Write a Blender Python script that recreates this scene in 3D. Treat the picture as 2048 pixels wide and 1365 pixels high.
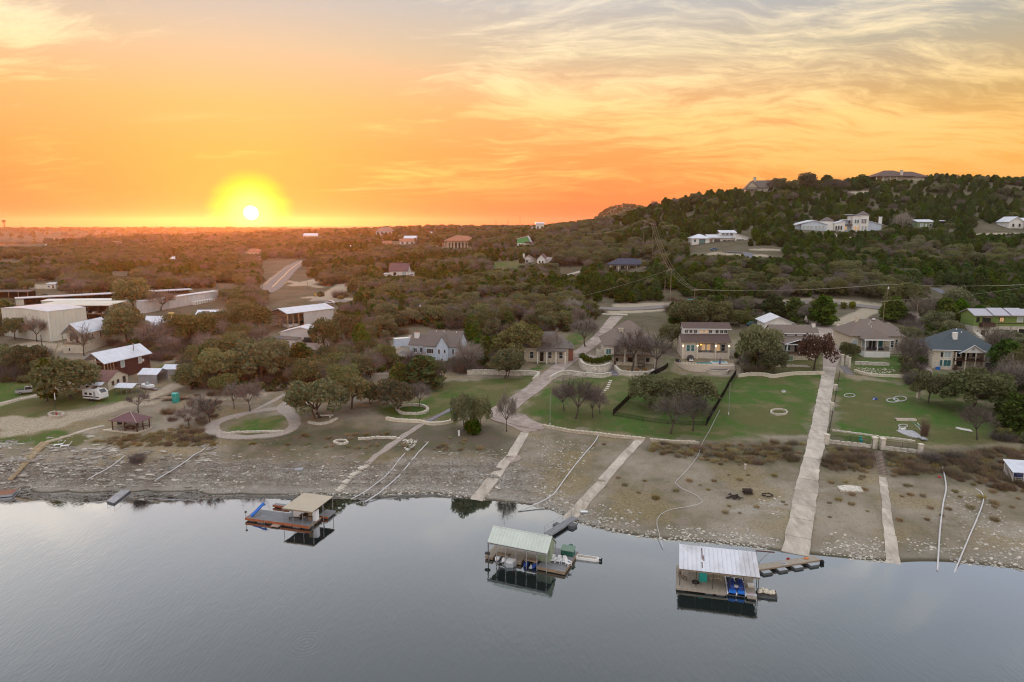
import bpy, math, random, re
import numpy as np
from mathutils import Vector, Matrix
random.seed(7)
rng = np.random.default_rng(7)
scene = bpy.context.scene
for _o in list(bpy.data.objects):
 bpy.data.objects.remove(_o)
COL = scene.collection
R = math.radians

# ------------------------------------------------------------------ camera
CAMZ = 50.0
PITCH = 9.67
FPX = 1365.0
cd = bpy.data.cameras.new('camera')
cd.sensor_width = 36.0
cd.lens = 36.0 * FPX / 2048.0
cd.clip_start = 1.0
cd.clip_end = 60000.0
cam = bpy.data.objects.new('camera', cd)
cam.location = (0, 0, CAMZ)
cam.rotation_euler = (R(90 - PITCH), 0, 0)
COL.objects.link(cam)
scene.camera = cam

# ------------------------------------------------------------------ view and render
vs = scene.view_settings
vs.view_transform = 'Standard'
vs.look = 'None'
vs.gamma = 1.0
vs.use_curve_mapping = False
vs.exposure = 0.72
cy = scene.cycles
cy.use_denoising = True
try:
 cy.denoising_prefilter = 'ACCURATE'
except Exception:
 pass
cy.filter_width = 1.15
cy.max_bounces = 6
cy.diffuse_bounces = 2
cy.glossy_bounces = 3
cy.transmission_bounces = 4
cy.transparent_max_bounces = 12
cy.volume_bounces = 0
cy.sample_clamp_indirect = 4.0

# ------------------------------------------------------------------ sun and sky
SUN_EL, SUN_AZ = 0.9, -20.6          # degrees; azimuth from +Y, negative = left
sd = Vector((math.sin(R(SUN_AZ)) * math.cos(R(SUN_EL)), math.cos(R(SUN_AZ)) * math.cos(R(SUN_EL)), math.sin(R(SUN_EL))))
sl = bpy.data.lights.new('sun', 'SUN')
sl.energy = 2.5
sl.angle = R(0.6)
sl.color = (1.0, 0.25, 0.055)
sun = bpy.data.objects.new('sun', sl)
sun.rotation_euler = (-sd).to_track_quat('-Z', 'Y').to_euler()
sun.location = (-200, 500, 300)
COL.objects.link(sun)

W = bpy.data.worlds.new('World')
scene.world = W
W.use_nodes = True
try:
 W.cycles.sampling_method = 'MANUAL'
 W.cycles.sample_map_resolution = 1024
except Exception:
 pass

class NT:
 """small helper for node trees"""
 def __init__(s, tree):
  s.t = tree
  s.n = tree.nodes
  s.l = tree.links
 def new(s, typ, **kw):
  n = s.n.new(typ)
  for k, v in kw.items():
   setattr(n, k, v)
  return n
 def put(s, sock, v):
  if isinstance(v, bpy.types.NodeSocket):
   s.l.new(v, sock)
  elif v is not None:
   sock.default_value = v
 def math(s, op, a, b=None, c=None, clamp=False):
  n = s.new('ShaderNodeMath', operation=op, use_clamp=clamp)
  s.put(n.inputs[0], a)
  if b is not None: s.put(n.inputs[1], b)
  if c is not None: s.put(n.inputs[2], c)
  return n.outputs[0]
 def vmath(s, op, a, b=None, out=0):
  n = s.new('ShaderNodeVectorMath', operation=op)
  s.put(n.inputs[0], a)
  if b is not None: s.put(n.inputs[1], b)
  return n.outputs[out]
 def mix(s, f, a, b, mode='MIX'):
  n = s.new('ShaderNodeMix', data_type='RGBA', blend_type=mode)
  s.put(n.inputs[0], f)
  s.put(n.inputs[6], a if not isinstance(a, tuple) else (*a, 1)[:4])
  s.put(n.inputs[7], b if not isinstance(b, tuple) else (*b, 1)[:4])
  return n.outputs[2]
 def ramp(s, f, pts, interp='LINEAR'):
  n = s.new('ShaderNodeValToRGB')
  cr = n.color_ramp
  cr.interpolation = interp
  while len(cr.elements) < len(pts):
   cr.elements.new(0.5)
  for e, (p, c) in zip(cr.elements, pts):
   e.position = p
   e.color = (*c, 1)[:4] if isinstance(c, tuple) else (c, c, c, 1)
  s.put(n.inputs[0], f)
  return n.outputs[0]
 def noise(s, vec, scale, detail=4, rough=0.55, dist=0.0, dim='3D'):
  n = s.new('ShaderNodeTexNoise', noise_dimensions=dim)
  s.put(n.inputs['Vector'], vec)
  n.inputs['Scale'].default_value = scale
  n.inputs['Detail'].default_value = detail
  n.inputs['Roughness'].default_value = rough
  n.inputs['Distortion'].default_value = dist
  return n.outputs['Fac']
 def smooth(s, v, a, b):
  n = s.new('ShaderNodeMapRange', interpolation_type='SMOOTHSTEP')
  s.put(n.inputs[0], v)
  n.inputs[1].default_value = a
  n.inputs[2].default_value = b
  return n.outputs[0]
 def mapping(s, vec, loc=(0, 0, 0), rot=(0, 0, 0), sc=(1, 1, 1)):
  n = s.new('ShaderNodeMapping')
  s.put(n.inputs[0], vec)
  n.inputs[1].default_value = loc
  n.inputs[2].default_value = rot
  n.inputs[3].default_value = sc
  return n.outputs[0]

def build_world():
 t = W.node_tree
 t.nodes.clear()
 q = NT(t)
 d = q.new('ShaderNodeTexCoord').outputs['Generated']
 sep = q.new('ShaderNodeSeparateXYZ')
 q.put(sep.inputs[0], d)
 x, y, z = sep.outputs
 el = q.math('MULTIPLY', q.math('ARCSINE', z), 180 / math.pi / 90.0)      # -1..1
 el = q.math('MAXIMUM', el, 0.0)
 E = lambda deg: deg / 90.0
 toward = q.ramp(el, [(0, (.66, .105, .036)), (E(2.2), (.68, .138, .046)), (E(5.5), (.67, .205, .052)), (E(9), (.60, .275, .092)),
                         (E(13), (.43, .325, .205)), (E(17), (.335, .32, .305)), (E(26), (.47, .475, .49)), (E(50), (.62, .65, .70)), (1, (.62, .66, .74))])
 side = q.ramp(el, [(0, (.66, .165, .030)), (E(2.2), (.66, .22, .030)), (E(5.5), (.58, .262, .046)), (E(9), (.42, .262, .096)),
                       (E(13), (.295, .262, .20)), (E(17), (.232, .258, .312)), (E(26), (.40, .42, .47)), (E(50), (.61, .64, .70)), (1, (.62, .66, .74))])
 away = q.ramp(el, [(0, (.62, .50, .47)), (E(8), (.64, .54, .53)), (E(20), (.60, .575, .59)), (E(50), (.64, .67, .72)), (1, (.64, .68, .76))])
 # horizontal angle to the sun
 hx, hy = math.sin(R(SUN_AZ)), math.cos(R(SUN_AZ))
 hl = q.math('SQRT', q.math('ADD', q.math('MULTIPLY', x, x), q.math('MULTIPLY', y, y)))
 hd = q.math('DIVIDE', q.math('ADD', q.math('MULTIPLY', x, hx), q.math('MULTIPLY', y, hy)), q.math('MAXIMUM', hl, 1e-4))
 f1 = q.smooth(hd, 0.98, 0.55)
 f2 = q.smooth(hd, 0.45, -0.55)
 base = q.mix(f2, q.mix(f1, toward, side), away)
 # cirrus: noise on a high flat layer
 den = q.math('ADD', q.math('MAXIMUM', z, 0.0), 0.19)
 cx = q.math('DIVIDE', x, den)
 cyy = q.math('DIVIDE', y, den)
 comb = q.new('ShaderNodeCombineXYZ')
 q.put(comb.inputs[0], cx); q.put(comb.inputs[1], cyy)
 P0 = comb.outputs[0]
 warp = q.new('ShaderNodeTexNoise'); q.put(warp.inputs['Vector'], P0)
 warp.inputs['Scale'].default_value = 1.2; warp.inputs['Detail'].default_value = 3
 wv = q.vmath('SCALE', warp.outputs['Color']); wv.node.inputs['Scale'].default_value = 0.6
 P1 = q.vmath('ADD', P0, wv)
 m1 = q.mapping(P1, loc=(0.6, 0.2, 0), rot=(0, 0, R(52)), sc=(0.75, 1.6, 1))
 n1 = q.noise(m1, 1.9, 9, 0.66, 0.35)
 m2 = q.mapping(P1, loc=(3, 1, 0), rot=(0, 0, R(36)), sc=(0.8, 3.0, 1))
 n2 = q.noise(m2, 3.3, 8, 0.72, 0.25)
 cov = q.noise(q.mapping(P0, loc=(1.3, 2.4, 0)), 0.42, 2, 0.5)
 dens = q.math('ADD', q.math('MULTIPLY', n1, 0.55), q.math('MULTIPLY', n2, 0.45))
 dens = q.math('ADD', dens, q.math('MULTIPLY', cov, 0.42))
 # more cloud on the side away from the sun, clear near the left
 azm = q.math('ARCTAN2', x, y)
 side_f = q.smooth(azm, -0.36, 0.02)
 left_f = q.math('MULTIPLY', q.smooth(azm, -0.50, -0.60), 0.7)
 gate = q.math('MAXIMUM', side_f, left_f)
 dens = q.math('ADD', dens, q.math('MULTIPLY', gate, 0.165))
 cl = q.smooth(dens, 0.78, 0.985)
 cl = q.math('MULTIPLY', cl, q.smooth(el, E(0.8), E(4.0)))
 ccol = q.ramp(el, [(0, (.66, .24, .07)), (E(4), (.68, .33, .085)), (E(8), (.69, .44, .15)), (E(13), (.67, .53, .31)), (E(17), (.62, .54, .42)), (E(30), (.60, .59, .59)), (1, (.6, .62, .66))])
 sky = q.mix(q.math('MULTIPLY', cl, 0.92), base, ccol)
 # thin bright streaks by the sun
 m3 = q.mapping(P0, rot=(0, 0, R(-6)), sc=(0.35, 2.2, 1))
 n3 = q.noise(m3, 1.3, 6, 0.6, 0.4)
 st = q.math('MULTIPLY', q.smooth(n3, 0.60, 0.74), q.math('MULTIPLY', q.smooth(el, E(2.3), E(3.2)), q.smooth(el, E(9), E(6))))
 st = q.math('MULTIPLY', st, q.smooth(q.math('ABSOLUTE', q.math('SUBTRACT', azm, R(SUN_AZ + 4))), 0.24, 0.05))
 sky = q.mix(q.math('MULTIPLY', st, 0.8), sky, (.74, .53, .21))
 # aureole and disc
 dp = q.vmath('DOT_PRODUCT', d, tuple(sd), out=1)
 ang = q.math('MULTIPLY', q.math('ARCCOSINE', q.math('MINIMUM', dp, 1.0)), 180 / math.pi)
 ang = q.math('ADD', ang, q.math('MULTIPLY', q.math('SUBTRACT', n3, .5), q.smooth(ang, .7, 2.2)))
 g1 = q.smooth(ang, 3.5, 1.8)
 sky = q.mix(q.math('MULTIPLY', g1, 0.92), sky, (.74, .50, .012))
 g2 = q.smooth(ang, 2.5, 0.75)
 sky = q.mix(q.math('MULTIPLY', g2, 0.85), sky, (.78, .63, .20))
 g3 = q.smooth(ang, 0.62, 0.40)
 sky = q.mix(g3, sky, (2.6, 2.3, 1.7))
 # far from the sun a wide warm lift
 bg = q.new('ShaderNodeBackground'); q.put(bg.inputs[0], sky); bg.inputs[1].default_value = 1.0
 nis = q.new('ShaderNodeTexSky', sky_type='NISHITA')
 nis.sun_disc = False
 nis.sun_elevation = R(SUN_EL)
 nis.sun_rotation = R(SUN_AZ)
 nis.air_density = 1.0; nis.dust_density = 2.0; nis.ozone_density = 1.0
 bg2 = q.new('ShaderNodeBackground'); q.put(bg2.inputs[0], nis.outputs[0]); bg2.inputs[1].default_value = 0.02
 add = q.new('ShaderNodeAddShader')
 q.l.new(bg.outputs[0], add.inputs[0]); q.l.new(bg2.outputs[0], add.inputs[1])
 out = q.new('ShaderNodeOutputWorld')
 q.l.new(add.outputs[0], out.inputs[0])
build_world()

# ------------------------------------------------------------------ pixels <-> world (2048 x 1365 photograph)
CP, SP = math.cos(R(PITCH)), math.sin(R(PITCH))
def ray(px, py):
 """direction with y = 1"""
 v = (682.5 - py) / FPX
 dy = CP + v * SP
 return (px - 1024.0) / FPX / dy, (-SP + v * CP) / dy
def PZ(px, py, z=0.0):
 kx, kz = ray(px, py)
 t = (z - CAMZ) / kz
 return Vector((kx * t, t, z))
def PY(px, py, Y):
 kx, kz = ray(px, py)
 return Vector((kx * Y, Y, CAMZ + kz * Y))
def proj(x, y, z):
 zz = z - CAMZ
 dep = y * CP - zz * SP
 return 1024 + FPX * x / dep, 682.5 - FPX * (y * SP + zz * CP) / dep, dep

# ------------------------------------------------------------------ terrain height
SHORE = [(-420, 985), (-200, 984), (0, 983), (60, 977), (140, 981), (220, 983), (300, 978), (400, 981), (480, 988), (560, 990), (640, 988), (720, 990), (800, 988), (870, 987), (940, 997),
         (1000, 1004), (1060, 1010), (1110, 1022), (1150, 1045), (1200, 1058), (1260, 1070), (1330, 1080), (1400, 1085), (1480, 1092), (1560, 1104), (1640, 1112),
         (1720, 1120), (1800, 1126), (1880, 1124), (1960, 1130), (2048, 1141), (2200, 1155), (2450, 1170)]
ctrl = []
def c(px, py, z=None, Y=None):
 p = PZ(px, py, z) if Y is None else PY(px, py, Y)
 ctrl.append((p.x, p.y, p.z))
for px, py in SHORE:
 p = PZ(px, py, 0)
 ctrl.append((p.x, p.y, 0.0))
 ctrl.append((p.x * .95, p.y * .95, -1.3))
 ctrl.append((p.x * .6, p.y * .6, -9))
for px in (-400, 0, 150, 300):
 c(px, 950, 2.7); c(px, 902, 5.5); c(px, 860, 6.5); c(px, 800, 8)
for px in (450, 600, 750):
 c(px, 955, 2.2); c(px, 910, 4.6); c(px, 870, 6); c(px, 800, 8)
for px in (900, 1020):
 c(px, 950, 2.4); c(px, 900, 4.6); c(px, 850, 6); c(px, 795, 7.6)
c(1150, 1000, 1.6); c(1150, 920, 4.2); c(1150, 860, 5.6)
for px in (1360, 1440):
 c(px, 748, 6.9); c(px, 790, 6.6)
for px in (1300, 1500):
 c(px, 1000, 2.2); c(px, 930, 4.0); c(px, 875, 5.2); c(px, 830, 6.2); c(px, 790, 7.3)
for px in (1700, 1880, 2048, 2400):
 c(px, 1060, 1.4); c(px, 1000, 2.8); c(px, 930, 4.6); c(px, 880, 5.6); c(px, 830, 6.6); c(px, 790, 7.5)
for px in (-400, 0, 200, 400):
 c(px, 770, 8.6); c(px, 735, 9.5); c(px, 700, 10.5); c(px, 650, 12.5); c(px, 610, 14); c(px, 575, 15.5); c(px, 540, 17); c(px, 520, 18)
for px in (600, 800):
 c(px, 750, 9); c(px, 720, 10); c(px, 690, 11); c(px, 650, 13); c(px, 610, 15); c(px, 575, 16.8); c(px, 540, 19); c(px, 515, 21)
for px in (1000, 1200, 1400, 1550):
 if px != 1400: c(px, 750, 8.6)
 c(px, 720, 9.8); c(px, 690, 11); c(px, 650, 13); c(px, 612, 15.4)
for px in (1700, 1900, 2048, 2400):
 c(px, 745, 9); c(px, 720, 10); c(px, 690, 11.3); c(px, 650, 13.2); c(px, 612, 15.6)
# plateau on the left, lake beyond, far ridges
for px in (150, 300):
 c(px, 500, Y=820); c(px, 487, Y=1150)
c(-150, 512, 7); c(0, 508, 8); c(60, 503, 9); c(450, 475, Y=1400); c(450, 500, Y=800)
for px in (-300, -150, 0, 60):
 c(px, 492, -14); c(px, 487, -14); c(px, 498, -8)
c(120, 490, 2)
for px in (-300, 0, 200, 400):
 c(px, 479, 5); c(px, 465, Y=2800); c(px, 461, Y=3200)
for px in (600, 800, 900):
 c(px, 500, Y=690); c(px, 480, Y=980)
c(550, 468, Y=1500); c(700, 464, Y=1500); c(850, 460, Y=1450); c(960, 459, Y=1300)
for px in (300, 600, 900, 1200, 1600):
 p = PY(px, 450, 2300); ctrl.append((p.x, p.y, 14))
for px in (-600, -100, 300, 700, 1000, 1300, 1800, 2400):
 c(px, 455.5, Y=6000); c(px, 453.4, Y=7600)
 p = PY(px, 450, 4300); ctrl.append((p.x, p.y, 5))
 c(px, 451.6, Y=9500)
# centre and the hill on the right
c(900, 502, Y=600); c(900, 540, Y=420); c(900, 575, Y=345); c(1050, 493, Y=560); c(1050, 530, Y=425); c(1050, 575, Y=340)
c(1250, 546, Y=390); c(1250, 505, Y=470); c(1250, 580, Y=330); c(1100, 470, Y=740); c(1050, 460, Y=1000); c(1200, 453, Y=640); c(1200, 480, Y=560); c(1120, 458, Y=820)
c(1330, 410, Y=600); c(1255, 442, Y=600); c(1225, 449, Y=620); c(1330, 470, Y=470); c(1330, 520, Y=395); c(1330, 575, Y=322)
c(1440, 503, Y=385); c(1440, 540, Y=345); c(1440, 577, Y=320); c(1440, 598, Y=303); c(1440, 450, Y=480); c(1440, 415, Y=560); c(1440, 395, Y=600)
c(1560, 381, Y=620); c(1560, 430, Y=530); c(1560, 480, Y=425); c(1560, 530, Y=360); c(1560, 578, Y=318)
c(1680, 462, Y=480); c(1680, 510, Y=390); c(1680, 560, Y=330); c(1680, 420, Y=560); c(1700, 374, Y=640)
for px in (1850, 1960):
 c(px, 461, Y=480); c(px, 520, Y=385); c(px, 580, Y=316); c(px, 410, Y=570)
c(1800, 359, Y=640); c(1900, 359, Y=655); c(2048, 369, Y=665); c(2048, 460, Y=480); c(2048, 520, Y=385); c(2048, 585, Y=312); c(2048, 415, Y=570)
c(2400, 400, Y=660); c(2400, 460, Y=480); c(2400, 520, Y=385); c(2400, 585, Y=312)
for px in (1330, 1600, 1850, 2100, 2400):
 p = PY(px, 450, 900); ctrl.append((p.x, p.y, 48))
 p = PY(px, 450, 1400); ctrl.append((p.x, p.y, 34))
ctrl = np.array(ctrl)
KU = 0.55
def uv(x, y):
 return np.arctan2(x, np.maximum(y, 1)) * KU, np.log(np.maximum(np.hypot(x, y), 20))
cu, cv = uv(ctrl[:, 0], ctrl[:, 1])
def _solve():
 n = len(cu)
 D = np.sqrt((cu[:, None] - cu) ** 2 + (cv[:, None] - cv) ** 2 + 1e-6)
 A = np.zeros((n + 3, n + 3))
 A[:n, :n] = D - np.eye(n) * 0.0015
 Pm = np.c_[np.ones(n), cu, cv]
 A[:n, n:] = Pm
 A[n:, :n] = Pm.T
 b = np.r_[ctrl[:, 2], 0, 0, 0]
 return np.linalg.lstsq(A, b, rcond=None)[0]
_w = _solve()
# value noise
_tab = rng.random((256, 256))
def vnoise(x, y):
 xi = np.floor(x).astype(int); yi = np.floor(y).astype(int)
 fx = x - xi; fy = y - yi
 fx = fx * fx * (3 - 2 * fx); fy = fy * fy * (3 - 2 * fy)
 g = lambda a, b: _tab[a & 255, b & 255]
 return (g(xi, yi) * (1 - fx) + g(xi + 1, yi) * fx) * (1 - fy) + (g(xi, yi + 1) * (1 - fx) + g(xi + 1, yi + 1) * fx) * fy
def fbm(x, y, o=4):
 s = 0; a = 0.5
 for i in range(o):
  s = s + a * vnoise(x * 2 ** i + 17.3 * i, y * 2 ** i + 9.1 * i)
  a *= 0.5
 return s
def H(x, y):
 x = np.atleast_1d(np.asarray(x, float)); y = np.atleast_1d(np.asarray(y, float))
 out = np.empty(len(x))
 for i in range(0, len(x), 20000):
  u, v = uv(x[i:i + 20000], y[i:i + 20000])
  D = np.sqrt((u[:, None] - cu) ** 2 + (v[:, None] - cv) ** 2 + 1e-6)
  out[i:i + 20000] = D @ _w[:-3] + _w[-3] + _w[-2] * u + _w[-1] * v
 # the far knoll behind the hill's shoulder
 kx, ky = 330, 2000
 out += 80 * np.exp(-(((x - kx) / 105) ** 2) ** 1.3 - ((y - ky) / 220) ** 2)
 land = np.clip(out / 1.2, 0, 1)
 near = np.clip((420 - y) / 150, 0, 1)
 out = out + land * ((fbm(x / 5, y / 5, 3) - .44) * 0.45 * near + (fbm(x / 60, y / 60, 3) - .44) * (1 - near) * np.clip(y / 250, 0, 9))
 # strata of the bank on the left
 bank = np.clip((30 - x) / 25, 0, 1) * np.clip((out - 0.3) / .5, 0, 1) * np.clip((6.0 - out) / 1.2, 0, 1) * np.clip((170 - y) / 8, 0, 1)
 st = 0.75
 ph = (out + (fbm(x / 7, y / 7, 2) - .4) * 1.6) / st
 fr = ph - np.floor(ph)
 out = out + bank * st * (np.clip((fr - .35) / .3, 0, 1) - fr) * 0.75
 return out
def h1(x, y):
 return float(H(x, y)[0])
def at(px, py, dz=0.0):
 """ground point seen at a pixel"""
 kx, kz = ray(px, py)
 t = np.exp(np.linspace(math.log(85), math.log(3000), 420))
 g = np.maximum(H(kx * t, t), 0.0)
 below = (CAMZ + kz * t) <= g
 if not below.any() or t[int(np.argmax(below))] > 1700 and py < 448:
  near_ = t < 1100                       # just over the crest: stand on the crest
  j = int(np.argmax(np.where(near_, (g - CAMZ - kz * t) / t, -9)))
  return Vector((kx * t[j], t[j], h1(kx * t[j], t[j]) + dz))
 i = int(np.argmax(below)) if below.any() else len(t) - 1
 a, b = t[max(i - 1, 0)], t[i]
 tt = np.linspace(a, b, 24)
 g2 = np.maximum(H(kx * tt, tt), 0.0)
 bl = (CAMZ + kz * tt) <= g2
 T = tt[int(np.argmax(bl))] if bl.any() else b
 return Vector((kx * T, T, max(h1(kx * T, T), 0) + dz))
def mpp(p):
 """metres per photograph pixel at a point"""
 return proj(p[0], p[1], p[2])[2] / FPX

# ------------------------------------------------------------------ materials
MATS = {}
def mat(name, col, rough=0.85, var=0.18, scale=2.0, metal=0.0, bump=0.0, spec=0.3, dirt=None, dirt_amt=0.0, emit=None, es=0.0, rnd=0.0, stretch=(1, 1, 1)):
 if name in MATS:
  return MATS[name]
 m = bpy.data.materials.new(name)
 m.use_nodes = True
 q = NT(m.node_tree)
 q.n.clear()
 b = q.new('ShaderNodeBsdfPrincipled')
 o = q.new('ShaderNodeOutputMaterial')
 q.l.new(b.outputs[0], o.inputs[0])
 v = q.mapping(q.new('ShaderNodeTexCoord').outputs['Object'], sc=stretch)
 n = q.noise(v, scale, 5, 0.6)
 lo = tuple(max(0, ch * (1 - var)) for ch in col)
 hi = tuple(min(1, ch * (1 + var)) for ch in col)
 cc = q.mix(q.smooth(n, .3, .7), lo, hi)
 if dirt is not None:
  n2 = q.noise(v, scale * 0.37, 6, 0.7)
  cc = q.mix(q.math('MULTIPLY', q.smooth(n2, .42, .72), dirt_amt), cc, dirt)
 if rnd:
  oi = q.new('ShaderNodeObjectInfo').outputs['Random']
  hs = q.new('ShaderNodeHueSaturation')
  q.put(hs.inputs['Value'], q.math('ADD', q.math('MULTIPLY', oi, 2 * rnd), 1 - rnd))
  q.put(hs.inputs['Color'], cc)
  cc = hs.outputs[0]
 q.put(b.inputs['Base Color'], cc)
 b.inputs['Roughness'].default_value = rough
 b.inputs['Metallic'].default_value = metal
 b.inputs['Specular IOR Level'].default_value = spec
 if bump:
  bn = q.new('ShaderNodeBump')
  bn.inputs['Strength'].default_value = bump
  bn.inputs['Distance'].default_value = 0.05
  q.put(bn.inputs['Height'], q.noise(v, scale * 4, 4, 0.6))
  q.l.new(bn.outputs[0], b.inputs['Normal'])
 if emit:
  q.put(b.inputs['Emission Color'], (*emit, 1))
  b.inputs['Emission Strength'].default_value = es
 MATS[name] = m
 return m

def leaf_mat(name, cols, trans=0.32, rnd=0.30):
 """foliage: colour varies per clump (mesh attribute) and per tree"""
 m = bpy.data.materials.new(name); m.use_nodes = True
 q = NT(m.node_tree); q.n.clear()
 at_ = q.new('ShaderNodeAttribute', attribute_name='clump')
 oi = q.new('ShaderNodeObjectInfo').outputs['Random']
 k = q.math('FRACT', q.math('ADD', q.math('MULTIPLY', at_.outputs['Fac'], 0.999), 0.0))
 cc = q.ramp(k, [(i / (len(cols) - 1), c_) for i, c_ in enumerate(cols)])
 hs = q.new('ShaderNodeHueSaturation')
 q.put(hs.inputs['Color'], cc)
 q.put(hs.inputs['Value'], q.math('ADD', q.math('MULTIPLY', oi, 2 * rnd), 1 - rnd))
 oi2 = q.math('FRACT', q.math('MULTIPLY', oi, 7.31))
 q.put(hs.inputs['Hue'], q.math('ADD', q.math('MULTIPLY', oi2, 0.05), 0.475))
 oi3 = q.math('FRACT', q.math('MULTIPLY', oi, 13.7))
 q.put(hs.inputs['Saturation'], q.math('ADD', q.math('MULTIPLY', oi3, 0.4), 0.8))
 d = q.new('ShaderNodeBsdfDiffuse'); q.put(d.inputs[0], hs.outputs[0])
 tr = q.new('ShaderNodeBsdfTranslucent'); q.put(tr.inputs[0], hs.outputs[0])
 mx = q.new('ShaderNodeMixShader'); mx.inputs[0].default_value = trans
 q.l.new(d.outputs[0], mx.inputs[1]); q.l.new(tr.outputs[0], mx.inputs[2])
 o = q.new('ShaderNodeOutputMaterial'); q.l.new(mx.outputs[0], o.inputs[0])
 MATS[name] = m
 return m

# ------------------------------------------------------------------ mesh building
class MB:
 def __init__(s):
  s.v = []; s.f = []; s.mi = []
 def add(s, vs_, fs_, mi=0):
  n = len(s.v)
  s.v.extend(tuple(p) for p in vs_)
  for f in fs_:
   s.f.append([n + i for i in f]); s.mi.append(mi)
  return s
 def box(s, x0, y0, z0, x1, y1, z1, mi=0):
  vs_ = [(x0, y0, z0), (x1, y0, z0), (x1, y1, z0), (x0, y1, z0), (x0, y0, z1), (x1, y0, z1), (x1, y1, z1), (x0, y1, z1)]
  return s.add(vs_, [(0, 3, 2, 1), (4, 5, 6, 7), (0, 1, 5, 4), (1, 2, 6, 5), (2, 3, 7, 6), (3, 0, 4, 7)], mi)
 def prism(s, poly, z0, z1, mi=0):
  """poly: (x, y) list counter-clockwise; z0, z1 numbers or lists"""
  n = len(poly)
  a = z0 if hasattr(z0, '__len__') else [z0] * n
  b = z1 if hasattr(z1, '__len__') else [z1] * n
  vs_ = [(p[0], p[1], a[i]) for i, p in enumerate(poly)] + [(p[0], p[1], b[i]) for i, p in enumerate(poly)]
  fs_ = [tuple(range(n - 1, -1, -1)), tuple(range(n, 2 * n))] + [(i, (i + 1) % n, n + (i + 1) % n, n + i) for i in range(n)]
  return s.add(vs_, fs_, mi)
 def extr(s, prof, axis, a0, a1, mi=0):
  """profile in the plane across AXIS ('x': (y, z), 'y': (x, z)) pushed from a0 to a1"""
  n = len(prof)
  P_ = (lambda p, a: (a, p[0], p[1])) if axis == 'x' else (lambda p, a: (p[0], a, p[1]))
  vs_ = [P_(p, a0) for p in prof] + [P_(p, a1) for p in prof]
  fs_ = [tuple(range(n)), tuple(range(2 * n - 1, n - 1, -1))] + [(i, n + i, n + (i + 1) % n, (i + 1) % n) for i in range(n)]
  return s.add(vs_, fs_, mi)
 def tube(s, pts, r, n=6, mi=0, cap=True):
  pts = [Vector(p) for p in pts]
  rs = r if hasattr(r, '__len__') else [r] * len(pts)
  rings = []
  ref = Vector((0, 0, 1))
  for i, p in enumerate(pts):
   d = (pts[min(i + 1, len(pts) - 1)] - pts[max(i - 1, 0)]).normalized()
   rf = ref if abs(d.z) < .95 else Vector((1, 0, 0))
   a = d.cross(rf).normalized(); b = d.cross(a).normalized()
   rings.append([p + (a * math.cos(2 * math.pi * k / n) + b * math.sin(2 * math.pi * k / n)) * rs[i] for k in range(n)])
  vs_ = [p for rg in rings for p in rg]
  fs_ = []
  for i in range(len(pts) - 1):
   for k in range(n):
    fs_.append((i * n + k, i * n + (k + 1) % n, (i + 1) * n + (k + 1) % n, (i + 1) * n + k))
  if cap:
   fs_.append(tuple(range(n - 1, -1, -1)))
   m = (len(pts) - 1) * n
   fs_.append(tuple(m + k for k in range(n)))
  return s.add(vs_, fs_, mi)
 def cyl(s, x, y, z0, z1, r, n=10, mi=0, r2=None):
  return s.tube([(x, y, z0), (x, y, z1)], [r, r if r2 is None else r2], n, mi)
 def lathe(s, prof, n=12, x=0, y=0, mi=0):
  vs_ = [(x + r_ * math.cos(2 * math.pi * k / n), y + r_ * math.sin(2 * math.pi * k / n), z_) for r_, z_ in prof for k in range(n)]
  fs_ = [(i * n + k, i * n + (k + 1) % n, (i + 1) * n + (k + 1) % n, (i + 1) * n + k) for i in range(len(prof) - 1) for k in range(n)]
  return s.add(vs_, fs_, mi)
 def mesh(s, name, mats, smooth=False):
  me = bpy.data.meshes.new(name)
  me.from_pydata(s.v, [], s.f)
  for m in (mats if isinstance(mats, (list, tuple)) else [mats]):
   me.materials.append(m)
  if any(s.mi):
   me.polygons.foreach_set('material_index', s.mi)
  if smooth:
   me.polygons.foreach_set('use_smooth', [True] * len(s.f))
  me.update()
  return me
 def build(s, name, mats, parent=None, smooth=False, loc=None):
  o = bpy.data.objects.new(name, s.mesh(name, mats, smooth))
  COL.objects.link(o)
  if parent is not None:
   o.parent = parent
  if loc is not None:
   o.location = loc
  return o

def thing(name, label, cat, loc=(0, 0, 0), rot=0.0, group=None):
 o = bpy.data.objects.new(name, None)
 o.empty_display_size = 0.5
 COL.objects.link(o)
 o.location = loc
 o.rotation_euler = (0, 0, rot)
 return tag(o, label, cat, group)
def tag(o, label, cat, group=None):
 o['label'] = label; o['category'] = cat
 if group: o['group'] = group
 return o
def kind(o, k, label=None):
 o['kind'] = k
 if label: o['label'] = label
 return o
def copy_obj(o, parent=None):
 n = o.copy(); COL.objects.link(n)
 if parent is not None: n.parent = parent
 return n
def dup(root, loc, rot=None, label=None, group=None, scale=None):
 r = copy_obj(root)
 for ch in root.children:
  cc = copy_obj(ch, r)
  for g in ch.children:
   copy_obj(g, cc)
 r.location = loc
 if rot is not None: r.rotation_euler = (0, 0, rot)
 if scale is not None: r.scale = scale if hasattr(scale, '__len__') else (scale,) * 3
 if label: r['label'] = label
 if group: r['group'] = group
 return r

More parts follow.
